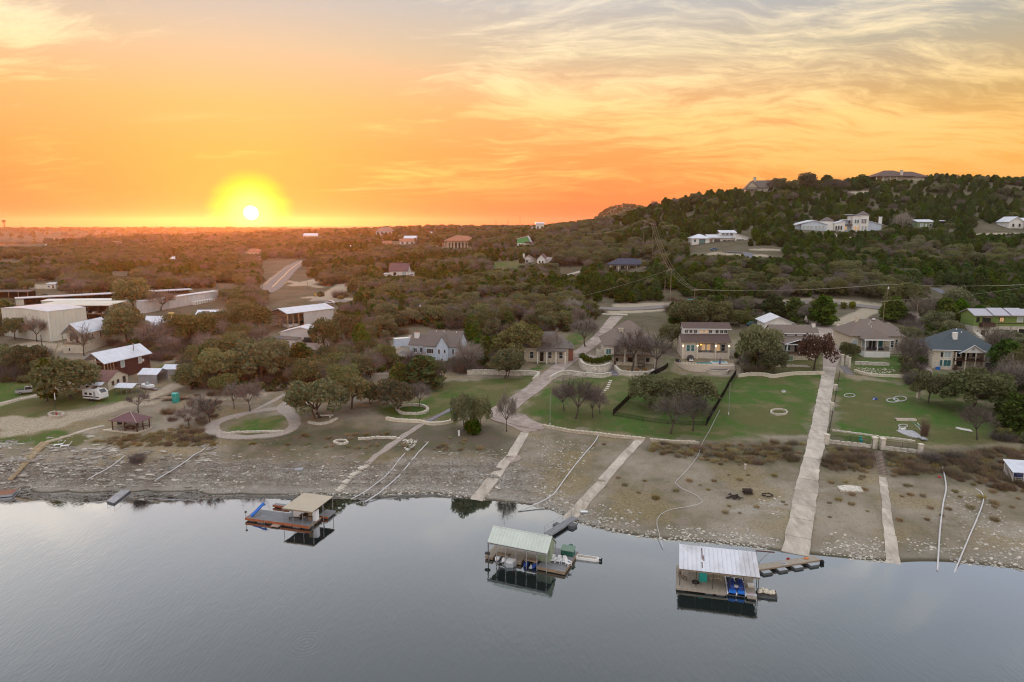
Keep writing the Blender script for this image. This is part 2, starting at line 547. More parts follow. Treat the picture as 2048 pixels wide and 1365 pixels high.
# ------------------------------------------------------------------ ground
def wpoly(px):
 return np.array([tuple(at(*p)[:2]) for p in px])
def sdist(x, y, poly):
 """signed distance, positive inside"""
 n = len(poly); d = np.full(len(x), 1e9); inside = np.zeros(len(x), bool)
 for i in range(n):
  ax, ay = poly[i]; bx, by = poly[(i + 1) % n]
  ex, ey = bx - ax, by - ay
  t = np.clip(((x - ax) * ex + (y - ay) * ey) / (ex * ex + ey * ey + 1e-9), 0, 1)
  d = np.minimum(d, np.hypot(x - ax - t * ex, y - ay - t * ey))
  cr = (ay > y) != (by > y)
  xi = ax + (y - ay) * ex / (ey if abs(ey) > 1e-9 else 1e-9)
  inside ^= cr & (x < xi)
 return np.where(inside, d, -d)
def ldist(x, y, line):
 d = np.full(len(x), 1e9)
 for (ax, ay), (bx, by) in zip(line[:-1], line[1:]):
  ex, ey = bx - ax, by - ay
  t = np.clip(((x - ax) * ex + (y - ay) * ey) / (ex * ex + ey * ey + 1e-9), 0, 1)
  d = np.minimum(d, np.hypot(x - ax - t * ex, y - ay - t * ey))
 return d
sstep = lambda a, b, v: (lambda t: t * t * (3 - 2 * t))(np.clip((v - a) / (b - a), 0, 1))

LAWNS = [
 [(1028, 822), (1068, 790), (1105, 765), (1190, 754), (1300, 757), (1345, 715), (1350, 745), (1480, 752), (1650, 748), (1640, 800), (1624, 872), (1400, 880), (1220, 868), (1092, 853)],
 [(1676, 742), (1700, 758), (1830, 768), (1850, 800), (1950, 800), (2060, 840), (2060, 882), (1900, 890), (1838, 888), (1656, 878)],
 [(850, 765), (1078, 752), (1035, 795), (978, 828), (900, 845), (780, 838), (760, 815), (860, 795)],
 [(-100, 770), (120, 755), (260, 770), (290, 800), (180, 812), (60, 840), (-100, 830)],
 [(-100, 868), (60, 866), (130, 858), (200, 872), (190, 888), (120, 896), (-100, 902)],
 [(440, 862), (470, 842), (505, 832), (560, 830), (572, 850), (560, 862), (500, 870)],
 [(300, 740), (360, 720), (420, 690), (470, 690), (440, 720), (360, 760)],
 [(1690, 690), (1790, 700), (1840, 740), (1830, 770), (1690, 745)],
 [(1490, 705), (1640, 705), (1650, 748), (1490, 750)],
 [(1110, 690), (1170, 640), (1195, 650), (1150, 700), (1080, 740), (1060, 740)],
 [(1990, 660), (2060, 660), (2060, 690), (1990, 690)],
 [(985, 525), (1040, 522), (1040, 535), (985, 536)],
 [(1800, 745), (1990, 745), (2050, 800), (1850, 800)],
]
TRACKS = [  # soft dirt tracks: pixel line, half width in metres
 ([(-40, 850), (80, 846), (190, 825), (300, 795), (345, 775), (420, 750)], 2.2), ([(-40, 880), (120, 850), (240, 815), (330, 800), (430, 800)], 1.5),
 ([(-40, 818), (60, 795), (150, 775)], 1.4), ([(340, 722), (375, 705), (405, 692), (440, 678)], 1.6),
 ([(640, 575), (560, 560), (520, 580)], 2.5), ([(430, 800), (520, 790), (600, 760), (680, 720)], 2.0),
 ([(140, 690), (100, 700), (60, 690)], 5), ([(0, 845), (60, 850), (130, 835)], 3.5),
 ([(1380, 618), (1300, 622), (1230, 625)], 3), ([(1740, 620), (1700, 640), (1660, 655)], 4),
 ([(1530, 512), (1470, 513), (1425, 507)], 3), ([(1515, 500), (1545, 500)], 4), ([(1590, 468), (1640, 470), (1700, 474)], 5), ([(1950, 470), (2030, 468)], 3.5),
 ([(60, 572), (110, 575)], 9), ([(620, 595), (700, 600)], 4), ([(880, 608), (960, 606)], 3), ([(1240, 612), (1400, 608), (1500, 612), (1640, 600), (1760, 612), (1800, 630)], 4),
 ([(1570, 610), (1600, 625)], 3), ([(530, 580), (590, 530)], 5), ([(600, 570), (640, 560)], 7), ([(1290, 390), (1300, 392)], 2),
 ([(1700, 388), (1740, 386)], 8), ([(640, 600), (660, 590), (690, 570)], 5),
]
DIRT_DARK = [  # darker brown soil
 [(450, 870), (700, 850), (1000, 850), (1050, 880), (1000, 910), (700, 905), (480, 900)],
 [(1400, 882), (1620, 878), (1610, 930), (1450, 925), (1300, 900)],
 [(1650, 890), (1850, 895), (2060, 890), (2060, 970), (1900, 960), (1640, 930)],
 [(480, 740), (620, 740), (760, 700), (840, 660), (700, 660), (560, 720)],
]
def build_ground():
 az = np.radians(np.r_[np.linspace(-60, -41, 30)[:-1], np.linspace(-41, 41, 760), np.linspace(41, 60, 30)[1:]])
 rr = np.exp(np.r_[np.linspace(math.log(70), math.log(92), 10)[:-1], np.linspace(math.log(92), math.log(240), 330)[:-1], np.linspace(math.log(240), math.log(720), 150)[:-1], np.linspace(math.log(720), math.log(8800), 120)])
 A, Rr = np.meshgrid(az, rr)
 x = (np.sin(A) * Rr).ravel(); y = (np.cos(A) * Rr).ravel()
 z = H(x, y)
 nA, nR = len(az), len(rr)
 idx = np.arange(nA * nR).reshape(nR, nA)
 q = np.stack([idx[:-1, :-1], idx[:-1, 1:], idx[1:, 1:], idx[1:, :-1]], -1).reshape(-1, 4)
 me = bpy.data.meshes.new('ground')
 me.vertices.add(len(x)); me.vertices.foreach_set('co', np.c_[x, y, z].ravel())
 me.loops.add(q.size); me.loops.foreach_set('vertex_index', q.ravel().astype(np.int32))
 me.polygons.add(len(q)); me.polygons.foreach_set('loop_start', np.arange(0, q.size, 4, dtype=np.int32))
 me.polygons.foreach_set('use_smooth', np.ones(len(q), bool))
 me.update()
 near = np.where((y < 760) & (z > -1))[0]
 X, Y, Z = x[near], y[near], z[near]
 nz = (fbm(X / 3.1, Y / 3.1, 4) - .47) * 4.0
 lawn = np.zeros(len(X)); track = np.zeros(len(X)); dark = np.zeros(len(X))
 for p in LAWNS:
  lawn = np.maximum(lawn, sstep(-1.5, 2.0, sdist(X, Y, wpoly(p)) + nz * 1.7))
 for p, w in TRACKS:
  track = np.maximum(track, sstep(0.9, -0.9, ldist(X, Y, wpoly(p)) - w + nz * .8))
 for p in DIRT_DARK:
  dark = np.maximum(dark, sstep(-4, 4, sdist(X, Y, wpoly(p)) + nz * 1.5))
 lawn *= np.clip(1 - track * .8, 0, 1)
 pxx = proj(X, Y, Z)[0]
 rock = sstep(1.2, 0.25, Z + nz * .35) * sstep(0.0, .1, Z + 2) * (0.55 + .45 * (pxx < 1200))
 left = sstep(1180, 1000, pxx)
 rock = np.maximum(rock, left * sstep(5.2, 3.2, Z + nz * .55) * .92)
 dry = sstep(.44, .6, fbm(X / 11 + 31, Y / 8 + 7, 4)) * sstep(.5, 1.2, Z)
 colr = np.zeros((len(x), 4), np.float32)
 colr[near] = np.c_[lawn, rock, track, dry]
 a = me.color_attributes.new('zones', 'FLOAT_COLOR', 'POINT')
 a.data.foreach_set('color', colr.ravel())
 b = me.attributes.new('dark', 'FLOAT', 'POINT')
 dk = np.zeros(len(x), np.float32); dk[near] = dark
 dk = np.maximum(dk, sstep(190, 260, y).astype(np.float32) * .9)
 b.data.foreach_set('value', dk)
 o = bpy.data.objects.new('ground', me); COL.objects.link(o)
 kind(o, 'structure')
 m = bpy.data.materials.new('ground'); m.use_nodes = True
 n = NT(m.node_tree); n.n.clear()
 P_ = n.new('ShaderNodeNewGeometry').outputs['Position']
 ca = n.new('ShaderNodeAttribute', attribute_name='zones')
 sp = n.new('ShaderNodeSeparateColor'); n.put(sp.inputs[0], ca.outputs['Color'])
 lw, rk, tk = sp.outputs; dr = ca.outputs['Alpha']
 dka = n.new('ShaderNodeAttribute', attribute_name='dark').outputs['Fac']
 fine = n.noise(P_, 2.6, 6, .65); mid = n.noise(P_, .35, 5, .6); big = n.noise(P_, .07, 4, .55); grit = n.noise(P_, 7.0, 3, .7)
 soil = n.mix(n.smooth(mid, .35, .65), (.25, .205, .155), (.175, .155, .10))
 soil = n.mix(n.smooth(big, .4, .65), soil, (.33, .285, .225))
 soil = n.mix(n.math('MULTIPLY', n.smooth(fine, .52, .7), .55), soil, (.10, .088, .06))
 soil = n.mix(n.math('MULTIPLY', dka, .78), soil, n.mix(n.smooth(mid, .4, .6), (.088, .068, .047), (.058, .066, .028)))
 dryc = n.mix(n.smooth(fine, .4, .65), (.30, .235, .125), (.17, .135, .07))
 cc = n.mix(n.math('MULTIPLY', dr, n.math('MULTIPLY', n.math('SUBTRACT', 1.0, dka), .6)), soil, dryc)
 green = n.mix(n.smooth(mid, .38, .62), (.062, .132, .024), (.09, .128, .036))
 green = n.mix(n.smooth(big, .42, .62), green, (.125, .125, .05))
 green = n.mix(n.math('MULTIPLY', n.smooth(fine, .5, .72), .75), green, (.036, .056, .016))
 pat = n.noise(n.mapping(P_, loc=(9, 4, 0)), .16, 5, .65)
 green = n.mix(n.math('MULTIPLY', n.smooth(pat, .50, .64), .75), green, (.17, .15, .075))
 cc = n.mix(lw, cc, green)
 trc = n.mix(n.smooth(fine, .4, .65), (.46, .39, .30), (.28, .24, .17))
 cc = n.mix(n.math('MULTIPLY', tk, n.smooth(n.math('ADD', mid, n.math('MULTIPLY', tk, .25)), .40, .62)), cc, trc)
 wv = n.new('ShaderNodeTexNoise'); n.put(wv.inputs['Vector'], P_); wv.inputs['Scale'].default_value = .9; wv.inputs['Detail'].default_value = 4
 wsc = n.vmath('SCALE', wv.outputs['Color']); wsc.node.inputs['Scale'].default_value = 1.3
 P2 = n.vmath('ADD', P_, wsc)
 vor = n.new('ShaderNodeTexVoronoi'); n.put(vor.inputs['Vector'], n.mapping(P2, sc=(1, 1, 2.6))); vor.inputs['Scale'].default_value = 2.6
 vd = vor.outputs['Distance']; vc = n.new('ShaderNodeSeparateColor'); n.put(vc.inputs[0], vor.outputs['Color'])
 sz = n.new('ShaderNodeSeparateXYZ'); n.put(sz.inputs[0], P_)
 lay = n.noise(n.mapping(P_, sc=(.06, .06, 2.4)), 1.0, 4, .6)
 stone = n.mix(vc.outputs[0], (.47, .44, .40), (.26, .24, .215))
 stone = n.mix(n.smooth(vd, .42, .8), stone, (.085, .075, .062))
 stone = n.mix(n.smooth(grit, .42, .66), stone, (.30, .275, .24))
 stone = n.mix(n.math('MULTIPLY', n.smooth(lay, .42, .62), .55), stone, (.15, .122, .10))
 stone = n.mix(n.math('MULTIPLY', n.smooth(mid, .46, .62), .5), stone, (.13, .108, .08))
 stone = n.mix(n.math('MULTIPLY', n.smooth(sz.outputs[2], 1.6, .5), .55), stone, (.36, .335, .295))
 rsel = n.math('MULTIPLY', rk, n.smooth(n.math('ADD', n.math('ADD', n.math('MULTIPLY', fine, .6), n.math('MULTIPLY', mid, .5)), n.math('MULTIPLY', rk, .5)), .62, .98))
 cc = n.mix(rsel, cc, stone)
 chalk = n.noise(n.mapping(P_, loc=(3, 8, 0), sc=(.5, 1.2, 1)), .16, 5, .62)
 cc = n.mix(n.math('MULTIPLY', n.math('MULTIPLY', n.smooth(chalk, .54, .68), n.smooth(sz.outputs[2], 4.2, 2.6)), n.math('MULTIPLY', n.math('SUBTRACT', 1.0, lw), .75)), cc, n.mix(n.smooth(fine, .4, .65), (.40, .37, .325), (.27, .235, .18)))
 # wet margin at the water line
 wet = n.math('MULTIPLY', n.smooth(sz.outputs[2], .28, .05), .8)
 cc = n.mix(wet, cc, (.06, .052, .026))
 bs = n.new('ShaderNodeBsdfPrincipled'); n.put(bs.inputs['Base Color'], cc)
 bs.inputs['Roughness'].default_value = .95; bs.inputs['Specular IOR Level'].default_value = .1
 bp = n.new('ShaderNodeBump'); bp.inputs['Strength'].default_value = .7; bp.inputs['Distance'].default_value = .25
 hgt = n.math('ADD', n.math('MULTIPLY', fine, .5), n.math('MULTIPLY', n.math('MULTIPLY', vd, rk), -.9))
 n.put(bp.inputs['Height'], n.math('ADD', hgt, n.math('MULTIPLY', grit, .25)))
 n.l.new(bp.outputs[0], bs.inputs['Normal'])
 oo = n.new('ShaderNodeOutputMaterial'); n.l.new(bs.outputs[0], oo.inputs[0])
 me.materials.append(m)
 return o
GROUND = build_ground()

def build_water():
 b = MB()
 S = 15000
 b.add([(-S, -3000, 0), (S, -3000, 0), (S, 6000, 0), (-S, 6000, 0)], [(0, 1, 2, 3)])
 m = bpy.data.materials.new('lake_water'); m.use_nodes = True
 n = NT(m.node_tree); n.n.clear()
 P_ = n.new('ShaderNodeNewGeometry').outputs['Position']
 m1 = n.mapping(P_, rot=(0, 0, R(38)), sc=(1.0, .30, 1))
 w1 = n.noise(m1, 2.6, 3, .5)
 w2 = n.noise(n.mapping(P_, rot=(0, 0, R(-20)), sc=(1, .4, 1)), .35, 3, .5)
 # calm close to the shore, light ripples towards open water
 calm = n.new('ShaderNodeSeparateXYZ'); n.put(calm.inputs[0], P_)
 far = n.smooth(n.math('ADD', calm.outputs[1], n.math('ADD', n.math('MULTIPLY', calm.outputs[0], .25), n.math('MULTIPLY', n.noise(P_, .05, 3, .5), -26.0))), 98, 52)
 rc = PZ(612, 1287)
 rel = n.vmath('SUBTRACT', P_, tuple(rc))
 rad = n.vmath('LENGTH', rel, out=1)
 ring = n.math('MULTIPLY', n.math('SINE', n.math('MULTIPLY', rad, 10.0)), n.smooth(rad, 4.2, .4))
 amp = n.math('ADD', n.math('MULTIPLY', far, 1.0), .10)
 hh = n.math('ADD', n.math('MULTIPLY', n.math('MULTIPLY', w1, amp), .022), n.math('MULTIPLY', n.math('MULTIPLY', w2, amp), .030))
 hh = n.math('ADD', hh, n.math('MULTIPLY', ring, .0035))
 bp = n.new('ShaderNodeBump'); bp.inputs['Strength'].default_value = 1.0; bp.inputs['Distance'].default_value = 1.0
 n.put(bp.inputs['Height'], hh)
 fr = n.new('ShaderNodeFresnel'); fr.inputs['IOR'].default_value = 1.33
 n.l.new(bp.outputs[0], fr.inputs['Normal'])
 # strongly reflecting calm surface over dark water
 f = n.math('MINIMUM', n.math('POWER', n.math('MULTIPLY', fr.outputs[0], 6.7), 1.42), .95)
 gl = n.new('ShaderNodeBsdfGlossy'); gl.inputs['Roughness'].default_value = .03
 n.l.new(bp.outputs[0], gl.inputs['Normal'])
 gl.inputs['Color'].default_value = (.90, .95, 1, 1)
 df = n.new('ShaderNodeBsdfDiffuse'); df.inputs['Color'].default_value = (.012, .02, .019, 1)
 mx = n.new('ShaderNodeMixShader')
 n.put(mx.inputs[0], f); n.l.new(df.outputs[0], mx.inputs[1]); n.l.new(gl.outputs[0], mx.inputs[2])
 oo = n.new('ShaderNodeOutputMaterial'); n.l.new(mx.outputs[0], oo.inputs[0])
 o = b.build('lake_water', m)
 kind(o, 'structure')
build_water()

def build_haze():
 b = MB()
 b.box(-16000, -3500, -40, 16000, 9300, 128)
 m = bpy.data.materials.new('haze'); m.use_nodes = True
 n = NT(m.node_tree); n.n.clear()
 v = n.new('ShaderNodeVolumePrincipled')
 v.inputs['Color'].default_value = (1.0, .88, .77, 1)
 v.inputs['Density'].default_value = 0.00007
 v.inputs['Anisotropy'].default_value = 0.75
 oo = n.new('ShaderNodeOutputMaterial'); n.l.new(v.outputs[0], oo.inputs['Volume'])
 o = b.build('haze', m)
 kind(o, 'stuff')
build_haze()

# ------------------------------------------------------------------ trees: meshes
OAKM = leaf_mat('oak_leaves', [(.085, .105, .040), (.16, .165, .072), (.225, .22, .115), (.12, .14, .055)])
CEDM = leaf_mat('cedar_leaves', [(.030, .064, .013), (.066, .114, .022), (.118, .165, .038), (.054, .096, .022)])
RUSTM = leaf_mat('rust_leaves', [(.085, .048, .042), (.13, .075, .062), (.10, .06, .052)])
LIMEM = leaf_mat('lime_leaves', [(.12, .14, .03), (.2, .2, .05), (.16, .17, .04)])
TWIGM = leaf_mat('grey_twigs', [(.20, .165, .145), (.26, .22, .19), (.31, .27, .235)], trans=0.05, rnd=.22)
PALET = leaf_mat('pale_twigs', [(.36, .32, .28), (.45, .41, .36), (.40, .35, .30)], trans=0.05, rnd=.1)
PURPM = leaf_mat('dark_twigs', [(.15, .125, .112), (.20, .17, .152), (.13, .11, .098)], trans=0.05)
DRYM = leaf_mat('dry_grass', [(.34, .27, .14), (.25, .19, .10), (.42, .34, .2)], trans=0.1)
BROWNM = leaf_mat('brown_brush', [(.20, .155, .11), (.26, .20, .14), (.15, .115, .085)], trans=0.1)
HEDGEM = leaf_mat('hedge_leaves', [(.05, .085, .02), (.075, .115, .03), (.06, .09, .02)])
ORANM = leaf_mat('orange_grass', [(.36, .22, .07), (.46, .29, .10), (.28, .17, .06)], trans=0.1)
BARK = mat('bark', (.085, .068, .055), .95, .3, 3)
BARKP = mat('pale_bark', (.24, .21, .18), .95, .25, 3)

def cards(P_, size, aniso=1.0, flat=0.0):
 """one quad per point, random orientation"""
 n = len(P_)
 a = rng.normal(size=(n, 3)); a[:, 2] *= (1 - flat)
 a /= np.linalg.norm(a, axis=1)[:, None]
 b = rng.normal(size=(n, 3)); b[:, 2] *= (1 - flat)
 b -= a * (a * b).sum(1)[:, None]; b /= np.linalg.norm(b, axis=1)[:, None] + 1e-9
 s = size * rng.uniform(.6, 1.25, n)[:, None]
 a = a * s * .5 * aniso; b = b * s * .5
 k = rng.uniform(.55, 1.0, (n, 1))
 v = np.stack([P_ - a - b * k, P_ + a - b, P_ + a * k + b, P_ - a + b * k], 1).reshape(-1, 3)
 f = np.arange(n * 4).reshape(n, 4)
 return v, f
def slivers(P_, D_, L, w):
 n = len(P_)
 D_ = D_ / (np.linalg.norm(D_, axis=1)[:, None] + 1e-9)
 s = np.cross(D_, rng.normal(size=(n, 3))); s /= np.linalg.norm(s, axis=1)[:, None] + 1e-9
 l = (L * rng.uniform(.5, 1.3, n))[:, None]
 v = np.stack([P_ - s * w / 2, P_ + s * w / 2, P_ + D_ * l], 1).reshape(-1, 3)
 return v, np.arange(n * 3).reshape(n, 3)
def np_mesh(name, v, f, m, clump=None):
 me = bpy.data.meshes.new(name)
 k = f.shape[1]
 me.vertices.add(len(v)); me.vertices.foreach_set('co', v.astype(np.float32).ravel())
 me.loops.add(f.size); me.loops.foreach_set('vertex_index', f.ravel().astype(np.int32))
 me.polygons.add(len(f)); me.polygons.foreach_set('loop_start', np.arange(0, f.size, k, dtype=np.int32))
 me.update()
 if clump is not None:
  a = me.attributes.new('clump', 'FLOAT', 'POINT'); a.data.foreach_set('value', np.repeat(clump, k).astype(np.float32))
 me.materials.append(m)
 return me
def in_lobes(lobes, n, shell=.55):
 L = np.array(lobes)          # x y z rx ry rz
 wgt = (L[:, 3] * L[:, 4] * L[:, 5]) ** (2 / 3); wgt /= wgt.sum()
 i = rng.choice(len(L), n, p=wgt)
 d = rng.normal(size=(n, 3)); d /= np.linalg.norm(d, axis=1)[:, None]
 r = shell + (1.04 - shell) * rng.random(n) ** .7
 P_ = L[i, :3] + d * L[i, 3:] * r[:, None]
 cl = np.clip((i * .618) % 1.0 * .6 + rng.random(n) * .4, 0, .999)
 return P_, cl
def limb_tree(mb, base, h, lean, n_l, spread, r0, split=0.35, forks=True, mi=0):
 """tapered trunk with limbs; returns branch tips"""
 rnd = random
 t0 = Vector(base); tips = []
 top = t0 + Vector((lean[0], lean[1], h * split))
 mid = t0.lerp(top, .5) + Vector((rnd.uniform(-.1, .1), rnd.uniform(-.1, .1), 0)) * h * .2
 mb.tube([t0 - Vector((0, 0, .35)), t0 + Vector((0, 0, .15)), mid, top], [r0 * 1.5, r0 * 1.1, r0 * .9, r0 * .8], 6, mi)
 for i in range(n_l):
  a = 2 * math.pi * (i + rnd.uniform(-.3, .3)) / n_l
  rad = spread * rnd.uniform(.45, .95)
  e = t0 + Vector((lean[0] * 1.5 + math.cos(a) * rad, lean[1] * 1.5 + math.sin(a) * rad, h * rnd.uniform(.62, .95)))
  m_ = top.lerp(e, .45) + Vector((math.cos(a) * rad * .12, math.sin(a) * rad * .12, -h * .04))
  mb.tube([top - Vector((0, 0, .1)), m_, e], [r0 * .6, r0 * .38, r0 * .1], 5, mi, cap=False)
  tips.append((m_, e))
  if forks:
   for j in range(2):
    a2 = a + rnd.uniform(-1, 1)
    e2 = m_ + Vector((math.cos(a2), math.sin(a2), rnd.uniform(.2, 1.0))) * spread * .45
    mb.tube([m_, m_.lerp(e2, .5) + Vector((0, 0, .1)), e2], [r0 * .3, r0 * .2, r0 * .06], 4, mi, cap=False)
    tips.append((m_, e2))
 return tips

TREES = {}      # kind -> list of (crown mesh, trunk mesh, unit height, unit width)
def mk_oak(nm, leaf, n=5400, h=8.0, w=11.0, size=.37):
 mb = MB(); nl = random.randint(4, 6)
 tips = limb_tree(mb, (0, 0, 0), h, (random.uniform(-.6, .6), random.uniform(-.6, .6)), nl, w * .36, .26, random.uniform(.22, .34))
 if random.random() < .5:
  tips += limb_tree(mb, (random.uniform(.6, 1.2), random.uniform(-.6, .6), 0), h * .95, (.6, 0), 3, w * .3, .18, .3)
 lobes = []
 for _, e in tips:
  lobes.append((e.x, e.y, min(e.z, h * .84), w * random.uniform(.12, .2), w * random.uniform(.12, .2), h * random.uniform(.10, .16)))
 for i in range(11):
  a = i * 2.4 + random.random(); r = w * .37 * math.sqrt((i + .5) / 11)
  zz = h * (.82 - .36 * (r / (w * .38)) ** 2) + random.uniform(-.5, .5)
  lobes.append((math.cos(a) * r, math.sin(a) * r, zz, w * random.uniform(.11, .19), w * random.uniform(.11, .19), h * random.uniform(.10, .17)))
 for i in range(8):
  if random.random() < .8:
   a = i * .785 + random.uniform(-.3, .3); r = w * random.uniform(.34, .43)
   lobes.append((math.cos(a) * r, math.sin(a) * r, h * random.uniform(.36, .5), w * random.uniform(.09, .14), w * random.uniform(.09, .14), h * random.uniform(.10, .15)))
 P_, cl = in_lobes(lobes, n)
 v, f = cards(P_, size)
 return np_mesh(nm + '_crown', v, f, leaf, cl), mb.mesh(nm + '_trunk', BARK, True), h, w
def mk_cedar(nm, leaf, n=3000, h=7.0, w=5.4, size=.37):
 mb = MB(); mb.tube([(0, 0, -.4), (.1, 0, h * .4), (0, .1, h * .9)], [.2, .14, .03], 5)
 for k in range(2):
  a = random.random() * 6; mb.tube([(0, 0, .1), (math.cos(a) * .5, math.sin(a) * .5, h * .35), (math.cos(a) * 1.1, math.sin(a) * 1.1, h * .7)], [.13, .09, .02], 4)
 lobes = []
 for i in range(16):
  t = (i + .5) / 16
  z = h * (.14 + .76 * t)
  rr = w * .5 * (math.sin(math.pi * (.28 + .70 * t)) ** .8) * random.uniform(.6, .95)
  a = i * 2.4 + random.random()
  lobes.append((math.cos(a) * rr * .62, math.sin(a) * rr * .62, z, w * random.uniform(.16, .25) * (1.15 - .4 * t), w * random.uniform(.16, .25) * (1.15 - .4 * t), h * random.uniform(.09, .14)))
 lobes.append((0, 0, h * .5, w * .3, w * .3, h * .34))
 P_, cl = in_lobes(lobes, n, .6)
 v, f = cards(P_, size)
 return np_mesh(nm + '_crown', v, f, leaf, cl), mb.mesh(nm + '_trunk', BARK, True), h, w
def mk_bare(nm, tw, bark, n=1700, h=8.0, w=8.0, width=.055):
 mb = MB()
 tips = limb_tree(mb, (0, 0, 0), h, (random.uniform(-.4, .4), random.uniform(-.4, .4)), random.randint(5, 7), w * .40, .17, random.uniform(.25, .36))
 A = []; D = []
 for m_, e in tips:
  d = (e - m_)
  for k in range(9):
   t = random.uniform(.3, 1)
   p = m_ + d * t
   dv = Vector((random.gauss(0, 1), random.gauss(0, 1), random.gauss(.7, .8))).normalized() * .9 + d.normalized() * .7
   q_ = p + dv * random.uniform(.6, 1.5)
   mb.tube([p, q_], [.04, .014], 3, 0, cap=False)
   A.append((p, q_))
 idx = rng.integers(0, len(A), n)
 t = rng.random((n, 1))
 S0 = np.array([tuple(A[i][0]) for i in idx]); S1 = np.array([tuple(A[i][1]) for i in idx])
 P_ = S0 + (S1 - S0) * t
 dirs = (S1 - S0) * .6 + rng.normal(size=(n, 3)) * .8 + np.array([0, 0, .35])
 n2 = int(n * .8); dd = rng.normal(size=(n2, 3)); dd /= np.linalg.norm(dd, axis=1)[:, None]; dd[:, 2] = np.abs(dd[:, 2]) * 1.1 - .25
 P2 = np.array([0, 0, h * .52]) + dd * np.array([w * .46, w * .46, h * .40]) * (.55 + .45 * rng.random((n2, 1)))
 P_ = np.concatenate([P_, P2]); dirs = np.concatenate([dirs, dd + rng.normal(size=(n2, 3)) * .6]); n = len(P_)
 v, f = slivers(P_, dirs, 1.15, width)
 return np_mesh(nm + '_crown', v, f, tw, rng.random(n)), mb.mesh(nm + '_trunk', bark, True), h, w
def mk_brush(nm, leafm, n=500, h=1.6, w=2.4, L=1.1, width=.05):
 r = np.sqrt(rng.random(n)) * w * .4; a = rng.random(n) * 6.283
 P_ = np.c_[r * np.cos(a), r * np.sin(a), rng.random(n) ** 1.5 * h * .35 - .05]
 d = np.c_[np.cos(a) * .6, np.sin(a) * .6, np.full(n, 1.0)] + rng.normal(size=(n, 3)) * .45
 v, f = slivers(P_, d, h * .8, width)
 return np_mesh(nm, v, f, leafm, rng.random(n))
def mk_bush(nm, leafm, n=700, h=1.8, w=2.6, size=.3):
 lobes = [(math.cos(i * 2.4) * w * .22, math.sin(i * 2.4) * w * .22, h * random.uniform(.35, .62), w * .26, w * .26, h * .33) for i in range(7)]
 P_, cl = in_lobes(lobes, n, .5)
 v, f = cards(P_, size)
 return np_mesh(nm, v, f, leafm, cl)
TREES['oak'] = [mk_oak('oak%d' % i, OAKM) for i in range(6)]
TREES['cedar'] = [mk_cedar('cedar%d' % i, CEDM) for i in range(6)]
TREES['bare'] = [mk_bare('bare%d' % i, TWIGM, BARK) for i in range(5)]
TREES['dark'] = [mk_bare('darkbare%d' % i, PURPM, BARK, n=950) for i in range(3)]
TREES['pale'] = [mk_bare('palebare%d' % i, PALET, BARKP, n=800) for i in range(2)]
TREES['rust'] = [mk_oak('rust0', RUSTM, n=2400)]
BUSH = {'brown': [mk_brush('brown_brush%d' % i, BROWNM, 520, 1.7, 2.8) for i in range(3)],
  'dry': [mk_brush('dry_tuft%d' % i, DRYM, 260, .9, 1.5, .8) for i in range(3)],
  'purple': [mk_brush('purple_brush%d' % i, PURPM, 900, 3.0, 3.6, 1.6) for i in range(2)],
  'orange': [mk_brush('orange_tuft', ORANM, 420, 1.3, 1.9)],
  'green': [mk_bush('green_bush%d' % i, CEDM) for i in range(3)],
  'olive': [mk_bush('olive_bush%d' % i, OAKM) for i in range(3)],
  'lime': [mk_bush('lime_bush', LIMEM)]}
NAME = {'oak': 'live_oak_tree', 'cedar': 'cedar_tree', 'bare': 'bare_tree', 'dark': 'bare_tree', 'pale': 'bare_tree', 'rust': 'rust_leaved_tree'}
TREE_SPOTS = []         # (x, y, radius) of placed trees
_tc = [0]
def tree(kd, px, py, wpx, hpx, label, group=None):
 """tree whose trunk meets the ground at pixel (px, py), crown wpx wide, hpx tall overall"""
 p = at(px, py)
 s = mpp(p)
 cr, tr, h, w = TREES[kd][_tc[0] % len(TREES[kd])]; _tc[0] += 1
 o = thing(NAME[kd], label, 'tree', p, random.uniform(0, 6.28), group)
 sw = wpx * s / w * 1.02; sh = hpx * s / h * 1.02
 o.scale = (sw, sw, sh)
 for nm, me in (('trunk', tr), ('crown', cr)):
  ch = bpy.data.objects.new(nm, me); COL.objects.link(ch); ch.parent = o
 TREE_SPOTS.append((p.x, p.y, wpx * s * .42))
 return o
